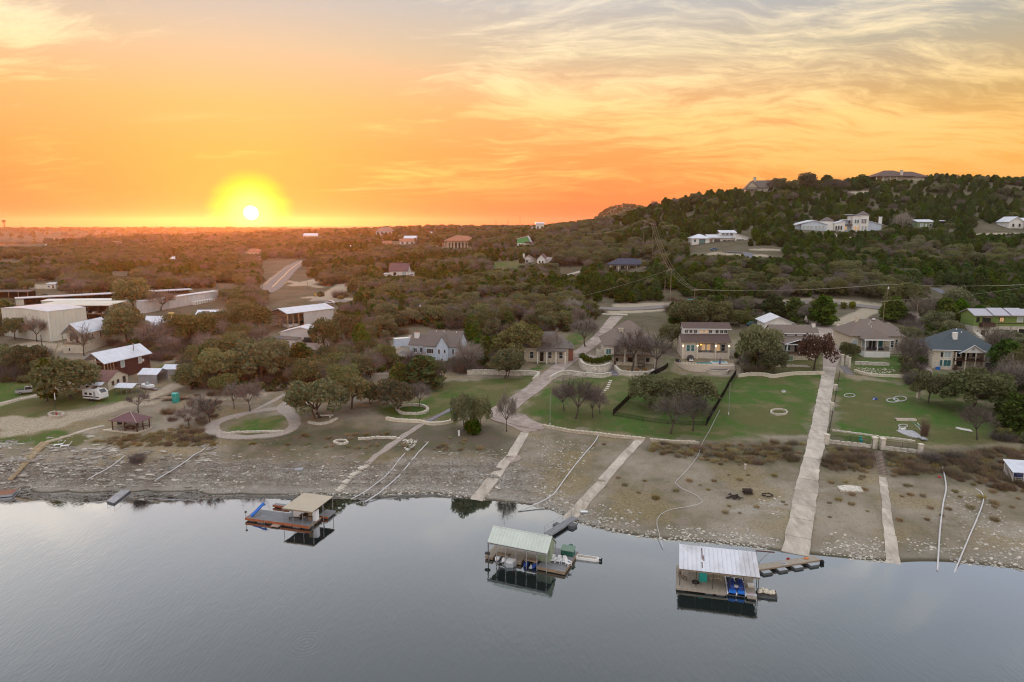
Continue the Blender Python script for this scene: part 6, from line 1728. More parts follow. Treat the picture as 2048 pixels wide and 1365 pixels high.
# ------------------------------------------------------------------ paths, drives and ramps laid on the ground
def smooth_line(pts, step):
 """resample a world polyline with Catmull-Rom"""
 P_ = [Vector((p[0], p[1])) for p in pts]; w = [p[2] for p in pts]
 out = []
 for i in range(len(P_) - 1):
  p0, p1, p2, p3 = P_[max(i - 1, 0)], P_[i], P_[i + 1], P_[min(i + 2, len(P_) - 1)]
  n = max(1, int((p2 - p1).length / step))
  for k in range(n):
   t = k / n
   q_ = .5 * ((2 * p1) + (p2 - p0) * t + (2 * p0 - 5 * p1 + 4 * p2 - p3) * t * t + (3 * p1 - p0 - 3 * p2 + p3) * t ** 3)
   out.append((q_.x, q_.y, w[i] * (1 - t) + w[i + 1] * t))
 out.append((P_[-1].x, P_[-1].y, w[-1]))
 return out
def strip_mesh(L, up, jit=0.0, thick=.35):
 """ribbon mesh along (x, y, width) points, following the ground"""
 n = len(L); rows = []
 for i, (x, y, w) in enumerate(L):
  a = L[max(i - 1, 0)]; b = L[min(i + 1, n - 1)]
  d = Vector((b[0] - a[0], b[1] - a[1])).normalized(); nx, ny = d.y, -d.x
  row = []
  for k in (-1, -.5, 0, .5, 1):
   o_ = k * w / 2 + (random.uniform(-jit, jit) if abs(k) == 1 else 0)
   row.append((x + nx * o_, y + ny * o_))
  rows.append(row)
 flat = np.array([p for r in rows for p in r]); z = np.maximum(H(flat[:, 0], flat[:, 1]), -1.2).reshape(n, 5)
 zz = np.maximum(z, z[:, 2:3] * .6 + z.mean(1, keepdims=True) * .4) + up
 v = []; f = []
 for i, r in enumerate(rows):
  v += [(r[k][0], r[k][1], zz[i, k]) for k in range(5)] + [(r[0][0], r[0][1], zz[i, 0] - thick), (r[4][0], r[4][1], zz[i, 4] - thick)]
 for i in range(n - 1):
  a, b = i * 7, (i + 1) * 7
  f += [(a + k, a + k + 1, b + k + 1, b + k) for k in range(4)] + [(a + 5, a, b, b + 5), (a + 4, a + 6, b + 6, b + 4)]
 f += [(0, 5, 6, 4, 3, 2, 1), ((n - 1) * 7 + 0, (n - 1) * 7 + 1, (n - 1) * 7 + 2, (n - 1) * 7 + 3, (n - 1) * 7 + 4, (n - 1) * 7 + 6, (n - 1) * 7 + 5)]
 return MB().add(v, f)
WAYS = []
def way(name, m, px, width, step=1.6, up=.06, jit=.0, slab=None, gap=.10, label=None, z=None):
 pts = []
 for i, p in enumerate(px):
  q_ = at(p[0], p[1]); w = p[2] if len(p) > 2 else width
  pts.append((q_.x, q_.y, w))
 L = smooth_line(pts, step)
 WAYS.append((np.array([(p[0], p[1]) for p in L]), max(p[2] for p in L)))
 if slab is None:
  o = strip_mesh(L, up, jit).build(name, m, smooth=False)
  kind(o, 'structure'); return o
 root = bpy.data.objects.new(name, None); COL.objects.link(root); kind(root, 'structure')
 root.location = (L[0][0], L[0][1], h1(L[0][0], L[0][1]))
 k = max(1, round(slab / step)); i = 0
 while i < len(L) - 1:
  seg = L[i:min(i + k + 1, len(L))]
  if len(seg) > 1:
   a, b = seg[-2], seg[-1]; dl = math.hypot(b[0] - a[0], b[1] - a[1]) or 1
   t = min(.45, gap / dl); seg = seg[:-1] + [(b[0] - (b[0] - a[0]) * t, b[1] - (b[1] - a[1]) * t, b[2])]
   o = strip_mesh(seg, up + random.uniform(-.012, .02), jit).build('concrete_slab', m, root)
   o.matrix_parent_inverse = Matrix.Translation(root.location).inverted()
  i += k
 return root
def ways():
 way('concrete_boat_ramp', CONC, [(1591, 1109, 3.9), (1603, 1040, 3.8), (1612, 985, 3.8), (1622, 930, 3.2), (1634, 880, 3.4), (1648, 800, 3.3), (1659, 735, 3.4)], 3.5, 1.6, .14, slab=5, jit=.12)
 way('upper_driveway', CONC2, [(1659, 735, 3.4), (1664, 712, 5), (1666, 690, 7.5), (1664, 672, 8), (1648, 655, 6), (1618, 640, 4.5), (1610, 622, 4)], 4, 1.8, .10)
 way('parking_pad', CONC, [(1664, 676, 6), (1690, 668, 7)], 6, 1.8, .12)
 way('lower_concrete_path', CONC, [(1787, 1128, 2.0), (1778, 1060, 1.6), (1771, 1000, 1.35), (1765, 955, 1.2)], 1.5, 1.4, .10, slab=7, jit=.09)
 way('concrete_dock_ramp', CONC, [(1130, 1043, 2.6), (1170, 1003, 2.2), (1210, 958, 2.0), (1250, 912, 1.8), (1283, 878, 1.7)], 2, 1.5, .10, slab=6, jit=.09)
 way('cracked_concrete_ramp', CONC, [(952, 1001, 2.6), (985, 960, 2.3), (1010, 925, 2.0), (1030, 900, 1.9), (1050, 866, 1.9)], 2, 1.5, .10, slab=6, jit=.06)
 way('fan_pad', CONC2, [(1010, 925, 1.6), (1028, 920, 3.4), (1040, 914, 1.4)], 2, 1.2, .06, jit=.2)
 way('middle_driveway', CONC2, [(1062, 864, 3.0), (1030, 840, 7.5), (996, 832, 6.0), (1020, 812, 5), (1062, 782, 4.6), (1110, 742, 4.8), (1150, 712, 4.6), (1190, 683, 4.4), (1215, 655, 4.2), (1234, 633, 5.0)], 4.6, 1.6, .09, jit=.06)
 way('turnaround', CONC2, [(1012, 836, 5.0), (1052, 848, 5.0), (1090, 858, 2.2)], 4, 1.5, .11, jit=.06)
 way('house_drive', CONC2, [(1156, 712, 5.5), (1190, 716, 4.0), (1226, 722, 3.4)], 4, 1.5, .12)
 way('side_drive', CONC2, [(1856, 754, 2.6), (1846, 728, 3.0), (1828, 704, 3.2), (1812, 690, 4)], 3, 1.5, .10)
 way('upper_side_drive', GRAVEL, [(1866, 668, 5), (1848, 648, 4.5), (1832, 634, 4), (1822, 618, 4)], 4, 1.8, .08)
 way('stone_path', SLATE, [(850, 846, 1.3), (880, 831, 1.2), (905, 818, 1.2)], 1.2, 1.2, .10, jit=.12)
 way('stone_edged_path', GRAVEL, [(735, 929, 1.2), (780, 893, 1.4), (815, 868, 1.4), (850, 846, 1.3)], 1.3, 1.2, .08, jit=.12)
 way('looped_driveway', GRAVEL, [(600, 788, 3.0), (578, 806, 3.0), (566, 818, 3.4), (584, 834, 2.8), (590, 850, 2.6), (574, 864, 2.4), (540, 872, 2.2), (490, 876, 2.2), (448, 873, 2.8), (424, 860, 3.0), (432, 846, 2.8), (466, 834, 2.3), (512, 824, 2.2), (556, 818, 2.4)], 2.6, 1.2, .07, jit=.15)
 way('upper_gravel_track', GRAVEL, [(590, 800, 2.2), (640, 766, 2.2), (690, 738, 3), (740, 715, 4), (790, 694, 4), (830, 672, 4)], 3, 1.5, .07, jit=.3)
 way('bank_top_track', GRAVEL, [(470, 838, 1.4), (540, 806, 1.3), (600, 772, 1.4), (650, 744, 1.8)], 1.5, 1.5, .07, jit=.25)
 way('slate_ramp', SLATE, [(640, 752, 3), (672, 737, 4.5), (705, 720, 4.5), (728, 708, 3)], 4, 1.5, .12, jit=.1)
 way('driveway_apron', CONC, [(1205, 629, 3), (1255, 630, 3)], 3, 1.8, .10)
 way('country_road', ASPH, [(625, 602), (760, 606), (880, 606), (960, 605), (1100, 612), (1240, 619), (1330, 614), (1450, 610), (1560, 610), (1640, 605), (1740, 615), (1810, 622), (1920, 616), (2080, 612)], 6.5, 4, .10)
 hw = way('highway', ASPH, [(524, 586, 11), (545, 575, 10.5), (562, 558, 10), (577, 543, 9.5), (592, 531, 9.5), (604, 524, 10), (622, 520, 10)], 10, 6, .25)
 way('road_marking', mat('lane_paint', (.66, .52, .28), .8, .1, 1), [(545, 575, .6), (562, 558, .6), (577, 543, .6), (592, 531, .6), (604, 524, .6)], .6, 6, .30)
 way('hill_lane', mat('blue_grey_asphalt', (.16, .165, .19), .9, .1, .6), [(1868, 578, 4), (1888, 586, 4.5), (1905, 594, 4)], 4, 2, .12)
 way('hill_drive', mat('blue_grey_asphalt', (.16, .165, .19)), [(1452, 504, 5), (1490, 506, 5), (1497, 512, 5), (1496, 517, 5)], 5, 2, .12)
 way('wood_drive', CONC, [(1124, 553, 3.5), (1160, 544, 3.5), (1175, 541, 3)], 3, 2, .12)
 way('white_lawn_path', CONC, [(-30, 813, 1.0), (40, 799, 1.0), (100, 783, 1.0), (128, 778, 1.0)], 1, 1.6, .08)
 # stepping stones, steps and timber stairs: each tread is a piece
 def steps(name, label, cat, line, n, w, d, m, rise=.16, st=False):
  a = [at(*p) for p in line]
  seg = [(a[i + 1] - a[i]).length for i in range(len(a) - 1)]; tot = sum(seg)
  root = thing(name, label, cat, a[0]); WAYS.append((np.array([tuple(p[:2]) for p in a]), w + .6))
  for i in range(n):
   s_ = tot * (i + .5) / n; k = 0
   while s_ > seg[k] and k < len(seg) - 1: s_ -= seg[k]; k += 1
   p = a[k].lerp(a[k + 1], s_ / seg[k]); dr = (a[k + 1] - a[k]); ang = math.atan2(dr.y, dr.x)
   z = (p.z if name == 'timber_stair' else h1(p.x, p.y)) + rise
   o = MB().box(-d / 2, -w / 2, -.30, d / 2, w / 2, 0).build('step' if st else 'paving_stone', m, root)
   o.location = Vector((p.x, p.y, z)) - a[0]; o.rotation_euler = (0, 0, ang + random.uniform(-.04, .04))
  return root, a
 r, a = steps('timber_stair', 'long timber stair climbing the rocky bank from the orange-edged dock', 'stair', [(16, 962), (48, 928), (78, 898), (92, 886)], 26, 1.9, .34, mat('stair_timber', (.42, .33, .21), .85, .2, 2), .30, True)
 for sgn in (-1, 1):
  mb = MB(); pts = []
  for p, q_ in zip(a[:-1], a[1:]):
   n_ = (q_ - p).cross(Vector((0, 0, 1))).normalized() * .95 * sgn
   for t in (0, .33, .66): 
    w_ = p.lerp(q_, t) + n_; pts.append((w_.x - a[0].x, w_.y - a[0].y, w_.z + .18 - a[0].z))
  mb.tube(pts, .1, 4); mb.build('stringer', WOOD, r)
 way('timber_walk', mat('walk_boards', (.40, .335, .25), .85, .15, 2), [(92, 886, 1.2), (120, 878, 1.2), (152, 868, 1.1)], 1.2, 1.4, .16)
 steps('stepping_stones', 'row of flat stepping stones between the timber walk and the pavilion', 'stepping stones', [(154, 867), (178, 859), (204, 853)], 8, 1.2, 1.5, CONC, .08)
 steps('stone_block_steps', 'line of pale stone block steps running down to the water by the swim dock', 'steps', [(676, 984), (700, 956), (735, 929)], 16, 1.3, .62, STONEW, .14, True)
 steps('railway_sleeper_steps', 'dark sleeper steps below the stone gate pillars', 'steps', [(1766, 950), (1761, 925), (1757, 903)], 17, 1.5, .34, mat('sleeper_wood', (.24, .185, .15), .9, .3, 2), .14, True)
 steps('garden_steps', 'grey stone garden steps between the round hedge wall and the flower bed wall', 'steps', [(1224, 752), (1226, 742), (1228, 731)], 7, 3.0, .9, SLATE, .2, True)
 steps('flagstone_path', 'flagstone path curving from the pale gate pillars onto the lawn', 'path', [(1700, 750), (1694, 742), (1686, 733)], 7, 2.2, .9, SLATE, .07)
 steps('flagstone_trail', 'narrow worn stone trail crossing the lawn below the garden steps', 'path', [(1194, 796), (1214, 778), (1222, 760)], 9, .8, 1.1, STONEW, .05)
ways()

# ------------------------------------------------------------------ stone walls, rings and fences
def stone_wall(label, px, hgt, th=.55, m=None, closed=False, name='stone_wall', cat='wall', back=0.0, course=None):
 """low wall following the ground: ragged courses of blocks"""
 m = m or STONEW
 a = [at(*p) for p in px]
 if closed: a = a + [a[0]]
 L = smooth_line([(p.x, p.y, th) for p in a], .9)
 root = thing(name, label, cat, a[0])
 nb = max(1, course or round(hgt / .55))
 # body with an uneven face, then cap stones as pieces where they are big enough
 n = len(L); v = []; f = []
 for i, (x, y, w) in enumerate(L):
  p = L[max(i - 1, 0)]; q_ = L[min(i + 1, n - 1)]
  d = Vector((q_[0] - p[0], q_[1] - p[1])).normalized(); nx, ny = d.y, -d.x
  z = h1(x, y); top = z + hgt + random.uniform(-.08, .08)
  for k, zz in ((-1, z - .5), (-1, z + hgt * .5), (-1, top), (1, top), (1, z + hgt * .5), (1, z - .5)):
   o_ = k * w / 2 + random.uniform(-.07, .07)
   v.append((x + nx * o_ - a[0].x, y + ny * o_ - a[0].y, zz - a[0].z))
 for i in range(n - 1):
  f += [(i * 6 + k, i * 6 + k + 1, (i + 1) * 6 + k + 1, (i + 1) * 6 + k) for k in range(5)]
 if not closed: f += [tuple(range(5, -1, -1)), tuple((n - 1) * 6 + k for k in range(6))]
 MB().add(v, f).build('wall_body', m, root)
 i = 0; made = 0
 while i < n - 2 and made < 60:
  x, y, w = L[i]; x2, y2, _ = L[min(i + 1, n - 1)]
  ln = math.hypot(x2 - x, y2 - y) * random.uniform(.75, .98); ang = math.atan2(y2 - y, x2 - x)
  o = MB().box(-ln / 2, -w * .58, -.05, ln / 2, w * .58, .16).build('cap_stone', m, root)
  o.location = ((x + x2) / 2 - a[0].x, (y + y2) / 2 - a[0].y, h1((x + x2) / 2, (y + y2) / 2) + hgt + random.uniform(-.03, .05) - a[0].z); o.rotation_euler = (0, 0, ang + random.uniform(-.06, .06))
  i += 1; made += 1
 return root
def ring_px(cx, cy_, rx, ry, n=14):
 return [(cx + rx * math.cos(2 * math.pi * i / n), cy_ + ry * math.sin(2 * math.pi * i / n)) for i in range(n)]
def walls():
 stone_wall('white limestone terrace wall before the dark-roofed stone house', [(934, 750), (975, 749), (1030, 751), (1076, 752)], 1.15, .7)
 stone_wall('short return wall at the driveway end of the white limestone terrace', [(1078, 751), (1074, 758), (1067, 762)], .9, .6)
 stone_wall('long low curving limestone wall under the grass bank by the driveway', [(1100, 762), (1125, 750), (1165, 753), (1200, 756), (1221, 752)], 1.0, .7)
 stone_wall('tall rounded limestone wall carrying the clipped hedge', [(1160, 731), (1168, 741), (1188, 746), (1208, 744), (1221, 738)], 1.9, .7, course=3)
 stone_wall('pale limestone wall under the orange flower bed', [(1230, 739), (1242, 750), (1270, 752), (1302, 751), (1306, 746)], 1.1, .7)
 stone_wall('tan inner wall behind the orange flower bed', [(1232, 730), (1260, 731), (1284, 732)], .8, .5, STONE)
 stone_wall('thin stone edging along the lower end of the big lawn', [(1086, 854), (1110, 859), (1150, 866), (1196, 870), (1240, 876), (1290, 880)], .4, .7, STONE)
 stone_wall('thin stone edging under the two dark leafless trees', [(1300, 882), (1350, 886), (1398, 888)], .35, .6, STONE)
 stone_wall('wavy sand-coloured edging between lawn and rocky bank', [(772, 840), (800, 844), (842, 846), (856, 850), (880, 850), (900, 846), (918, 839), (940, 838)], .5, .6, CREAMS)
 stone_wall('hexagonal rubble planter around the lawn oak', [(793, 820), (806, 813), (842, 813), (856, 821), (842, 829), (806, 829)], .38, .55, closed=True, name='planter_ring', cat='planter')
 stone_wall('pale wavy garden wall above the lawn between pool house and driveway', [(1476, 755), (1500, 752), (1525, 752), (1548, 756), (1575, 752), (1610, 750), (1648, 749)], .75, .6, CREAMS)
 stone_wall('low dry-stone row in front of the covered porch house', [(1512, 735), (1545, 734), (1590, 734), (1620, 735)], .35, .5)
 stone_wall('straight limestone wall under the white-skirted porch', [(1710, 730), (1745, 731), (1778, 732)], .8, .6)
 stone_wall('low curved limestone edging at the top of the side lawn', [(1709, 744), (1735, 751), (1765, 754), (1798, 755), (1826, 756)], .5, .6, CREAMS)
 stone_wall('low limestone wall between the ramp and the gate pillars', [(1652, 886), (1680, 889), (1715, 893), (1744, 896)], .55, .5)
 stone_wall('low limestone wall beyond the gate pillars', [(1768, 899), (1800, 903), (1840, 907)], .55, .5)
 stone_wall('thin buried edging crossing the side lawn above the low walls', [(1664, 863), (1715, 869), (1770, 877), (1830, 884)], .18, .4)
 stone_wall('white rock wall stepping down behind the teal-roofed house', [(1929, 653), (1945, 668), (1962, 683), (1976, 694)], 1.4, 1.2)
 stone_wall('white stone fire ring on the big lawn', ring_px(1558, 826, 17, 5.5, 12), .26, .26, STONEW, True, 'fire_ring', 'fire ring')
 stone_wall('round pale kerb ring around the flagpole', ring_px(113, 832, 15, 5, 12), .4, .45, CONC, True, 'planter_ring', 'planter')
 stone_wall('row of white stones inside the looped driveway', [(446, 868), (490, 866), (530, 865), (568, 863)], .22, .4)
 stone_wall('timber and stone edging of the bed under the crooked oak', [(672, 792), (720, 793), (762, 800), (740, 812), (712, 812)], .4, .5, WOOD)
 stone_wall('stone row below the rounded green oak', [(616, 846), (640, 850), (660, 846), (674, 838)], .3, .5)
 stone_wall('low pale wall of the terraced garden below the blue-grey house', [(730, 752), (770, 751), (806, 752)], .5, .5)
 stone_wall('broken stone line across the upper rocky bank', [(716, 880), (760, 877), (800, 878)], .25, .5)
 stone_wall('small oval stone ring on the rocky bank', ring_px(682, 886, 14, 4, 10), .22, .4, None, True, 'planter_ring', 'planter')
 # stone bench
 b_ = Bld('stone_bench', 'pale stone slab bench beneath the rounded green oak', 'bench', (628, 836), yaw=4)
 b_.box('seat', STONEW, -2, -2, 3.5, 38, 4, 5.2); b_.box('support', STONEW, 2, -1, -2, 6, 3, 3.5); b_.box('support', STONEW, 30, -1, -2, 34, 3, 3.5)
 # pillars
 for px, py, w, h_, lb in [(1653, 889, .75, 2.0, 'square limestone pillar where the low wall meets the concrete ramp'), (1748, 897, .8, 2.2, 'limestone gate pillar on the ramp side of the sleeper steps'), (1764, 899, .8, 2.2, 'limestone gate pillar on the far side of the sleeper steps'), (1840, 909, .7, 2.0, 'limestone corner pillar among the brown brush'),
                              (1684, 732, .6, 3.2, 'tall pale gate pillar nearest the driveway above the flagstones'), (1693, 731, .6, 2.6, 'middle pale gate pillar above the flagstones'), (1698, 735, .6, 2.8, 'pale gate pillar nearest the white-skirted porch'), (1671, 782, .6, 1.5, 'small pale post beside the upper third of the ramp'), (1664, 822, .6, 1.8, 'small pale post with a base block beside the middle of the ramp'), (1836, 797, .6, 2.2, 'pale square post on the side lawn under the oak'), (1675, 668, .7, 3.2, 'pale stone pillar at the parking pad')]:
  p = at(px, py); t = thing('stone_pillar', lb, 'pillar', p)
  MB().box(-w / 2, -w / 2, -.5, w / 2, w / 2, h_).build('shaft', STONEW, t); MB().box(-w * .62, -w * .62, h_, w * .62, w * .62, h_ + .15).build('cap', CREAMS, t)
 t = Bld('gate', 'open iron gate between the two limestone gate pillars', 'gate', (1757, 899)); t.rail([(-6, 0), (6, 0)], 0, 14, IRON, 1.8, .3, 'gate_leaf')
 def fence(label, px, hgt, m, step, mesh=None, name='fence'):
  a = [at(*p) for p in px]; L = smooth_line([(p.x, p.y, 1) for p in a], step)
  t = thing(name, label, 'fence', a[0]); o0 = a[0]
  P_ = [Vector((x, y, h1(x, y))) for x, y, _ in L]
  for p in P_:
   MB().cyl(0, 0, -.3, hgt, .05, 5).build('post', m, t, loc=p - o0)
  for zz in (hgt - .05, .15):
   MB().tube([p - o0 + Vector((0, 0, zz)) for p in P_], .035, 4).build('rail', m, t)
  if mesh is not None:
   for p, q_ in zip(P_[:-1], P_[1:]):
    p_ = p - o0; q2 = q_ - o0; d = (q2 - p_); n_ = Vector((d.y, -d.x, 0)).normalized() * .012
    v = [p_ + n_ + Vector((0, 0, .1)), q2 + n_ + Vector((0, 0, .1)), q2 + n_ + Vector((0, 0, hgt)), p_ + n_ + Vector((0, 0, hgt)), p_ - n_ + Vector((0, 0, .1)), q2 - n_ + Vector((0, 0, .1)), q2 - n_ + Vector((0, 0, hgt)), p_ - n_ + Vector((0, 0, hgt))]
    MB().add(v, [(0, 1, 2, 3), (7, 6, 5, 4), (0, 4, 5, 1), (3, 2, 6, 7), (0, 3, 7, 4), (1, 5, 6, 2)]).build('mesh_panel', mesh, t)
  return t
 msh = bpy.data.materials.new('black_mesh'); msh.use_nodes = True
 q = NT(msh.node_tree); q.n.clear(); tr = q.new('ShaderNodeBsdfTransparent'); df = q.new('ShaderNodeBsdfDiffuse'); df.inputs[0].default_value = (.012, .012, .012, 1)
 mx = q.new('ShaderNodeMixShader'); mx.inputs[0].default_value = .72; q.l.new(tr.outputs[0], mx.inputs[1]); q.l.new(df.outputs[0], mx.inputs[2]); o_ = q.new('ShaderNodeOutputMaterial'); q.l.new(mx.outputs[0], o_.inputs[0])
 thin = msh.copy(); thin.name = 'thin_wire_mesh'; [n for n in thin.node_tree.nodes if n.type == 'MIX_SHADER'][0].inputs[0].default_value = .16
 fence('black mesh fence running from the flower bed down to the lawn corner', [(1336, 735), (1306, 752), (1268, 790), (1226, 832)], 1.5, BLACKM, 2.4, msh)
 fence('black mesh fence along the lower side of the fenced oaks', [(1226, 832), (1262, 838), (1310, 846), (1360, 850), (1412, 852)], 1.0, BLACKM, 2.6, thin)
 fence('black mesh fence climbing from the lawn to the pool terrace', [(1413, 852), (1436, 812), (1456, 776), (1472, 750)], 1.7, BLACKM, 2.4, msh)
 fence('thin iron fence beside the concrete ramp', [(1655, 884), (1664, 835), (1671, 795), (1679, 750)], 1.4, IRON, 3.0, thin)
 fence('thin iron fence on the low wall by the ramp', [(1656, 887), (1700, 891), (1744, 897)], 1.9, IRON, 2.4, thin)
 fence('thin iron fence on the low wall beyond the gate', [(1768, 900), (1804, 904), (1838, 908)], 1.9, IRON, 2.4, thin)
walls()

# ------------------------------------------------------------------ pipes and hoses lying on the bank
def pipe(label, px, r=.10, m=None, name='water_pipe', up=.05, under=None):
 a = [at(*p) for p in px]
 L = smooth_line([(p.x, p.y, 1) for p in a], 1.2)
 zs = np.array([max(h1(x, y), -.5) for x, y, _ in L]); zs = np.convolve(np.pad(zs, 4, 'edge'), np.ones(9) / 9, 'valid')
 pts = [Vector((x, y, max(z_, h1(x, y) - .25) + r + up)) for (x, y, _), z_ in zip(L, zs)]
 if under:
  for k in range(1, 5):
   d = (pts[0] - pts[1]).normalized(); pts.insert(0, pts[0] + Vector((d.x, d.y, -.12)) * 1.0)
 o0 = pts[0].copy()
 o = MB().tube([p - o0 for p in pts], r, 6).build(name, m or PIPE, smooth=True, loc=o0)
 return tag(o, label, 'pipe')
def pipes():
 pipe('straight white pipe on the ledges, between the timber stair and the small pontoon', [(176, 975), (212, 944), (250, 914)], up=.4)
 pipe('straight white pipe down the ledges right beside the small grey pontoon', [(310, 975), (360, 937), (411, 898)], up=.4)
 pipe('white pipe with a bent top beside the pale rock pile', [(735, 990), (778, 945), (806, 912), (836, 884)], under=True)
 pipe('white pipe, outer of the close pair beside the pale rock pile', [(760, 992), (800, 950), (830, 915), (857, 884)], .12, under=True)
 pipe('long curved white pipe between the two concrete ramps', [(1074, 1014), (1106, 990), (1140, 945), (1172, 905), (1190, 885), (1198, 868)], .12, under=True)
 pipe('snaking thin grey hose looping over the dry bank', [(1318, 1074), (1314, 1042), (1335, 1022), (1380, 1017), (1405, 1008), (1395, 994), (1360, 979), (1350, 968), (1372, 945), (1395, 915), (1404, 890), (1420, 862), (1440, 822)], .045, name='garden_hose', up=.22, under=True)
 pipe('double white pipe nearer the narrow concrete path', [(1876, 1118), (1880, 1060), (1886, 1010), (1892, 975), (1884, 930)], .13, under=True)
 pipe('bowed white pipe at the far end of the dry bank', [(1918, 1126), (1934, 1085), (1956, 1035), (1967, 1000), (1962, 985), (1952, 978)], .11, under=True)
 for lb, cx, cy_, rx, ry, r in [('cream hose ring lying on the side lawn', 1699, 792, 11, 3.6, .09), ('tangled white pipe ring on the side lawn, larger loop', 1800, 799, 13, 5, .13), ('tangled white pipe ring on the side lawn, smaller loop', 1785, 802, 12, 4, .12), ('thin white pipe loop by the paved circle', 1806, 853, 9, 3, .1)]:
  a = [at(*p) for p in ring_px(cx, cy_, rx, ry, 16)]; a.append(a[0])
  o = MB().tube([p - a[0] + Vector((0, 0, r)) for p in a], r, 5).build('hose_ring', PIPE, smooth=True, loc=a[0]); tag(o, lb, 'hose')
pipes()

# ------------------------------------------------------------------ docks
ROOFSHADE = mat('painted_roof_shade', (.035, .03, .026), .9, .3, 3)  # near-black colour paints in the shade below the dock roofs
def frame(A, B, z):
 a = PZ(*A, z); b = PZ(*B, z)
 yaw = math.atan2(b.y - a.y, b.x - a.x)
 M = Matrix.Translation((a.x, a.y, 0)) @ Matrix.Rotation(yaw, 4, 'Z'); Mi = M.inverted()
 return a, yaw, M, (lambda px, py, z_: Mi @ PZ(px, py, z_))
def place(M, yaw, name, label, cat, x, y, z, rot=0, group=None):
 return thing(name, label, cat, M @ Vector((x, y, z)), yaw + R(rot), group)
def boards(name, m, x0, x1, y0, y1, z, th, parent, n, axis='x'):
 """deck of separate planks, each a part"""
 for i in range(n):
  if axis == 'x': MB().box(x0, y0 + (y1 - y0) * i / n + .012, z - th, x1, y0 + (y1 - y0) * (i + 1) / n - .012, z + random.uniform(-.008, .008)).build(name, m, parent)
  else: MB().box(x0 + (x1 - x0) * i / n + .012, y0, z - th, x0 + (x1 - x0) * (i + 1) / n - .012, y1, z + random.uniform(-.008, .008)).build(name, m, parent)
def adirondack(M, yaw, label, x, y, z, rot, group):
 t = place(M, yaw, 'adirondack_chair', label, 'chair', x, y, z, rot, group)
 MB().extr([(-.38, .36), (-.34, .42), (.30, .24), (.30, .18)], 'x', -.28, .28).build('seat', WHITEP, t)
 for i in range(5):
  MB().extr([(.24, .2), (.28, .18), (.56, 1.0 - .04 * abs(i - 2)), (.52, 1.02 - .04 * abs(i - 2))], 'x', -.28 + i * .115, -.28 + i * .115 + .10).build('back_slat', WHITEP, t)
 for s_ in (-1, 1):
  MB().box(s_ * .36 - .08, -.42, .54, s_ * .36 + .08, .36, .58).build('armrest', WHITEP, t)
  MB().box(s_ * .33 - .03, -.40, 0, s_ * .33 + .03, -.30, .54).build('leg', WHITEP, t); MB().extr([(.30, 0), (.40, 0), (.2, .34), (.1, .34)], 'x', s_ * .3 - .03, s_ * .3 + .03).build('leg', WHITEP, t)
 return t
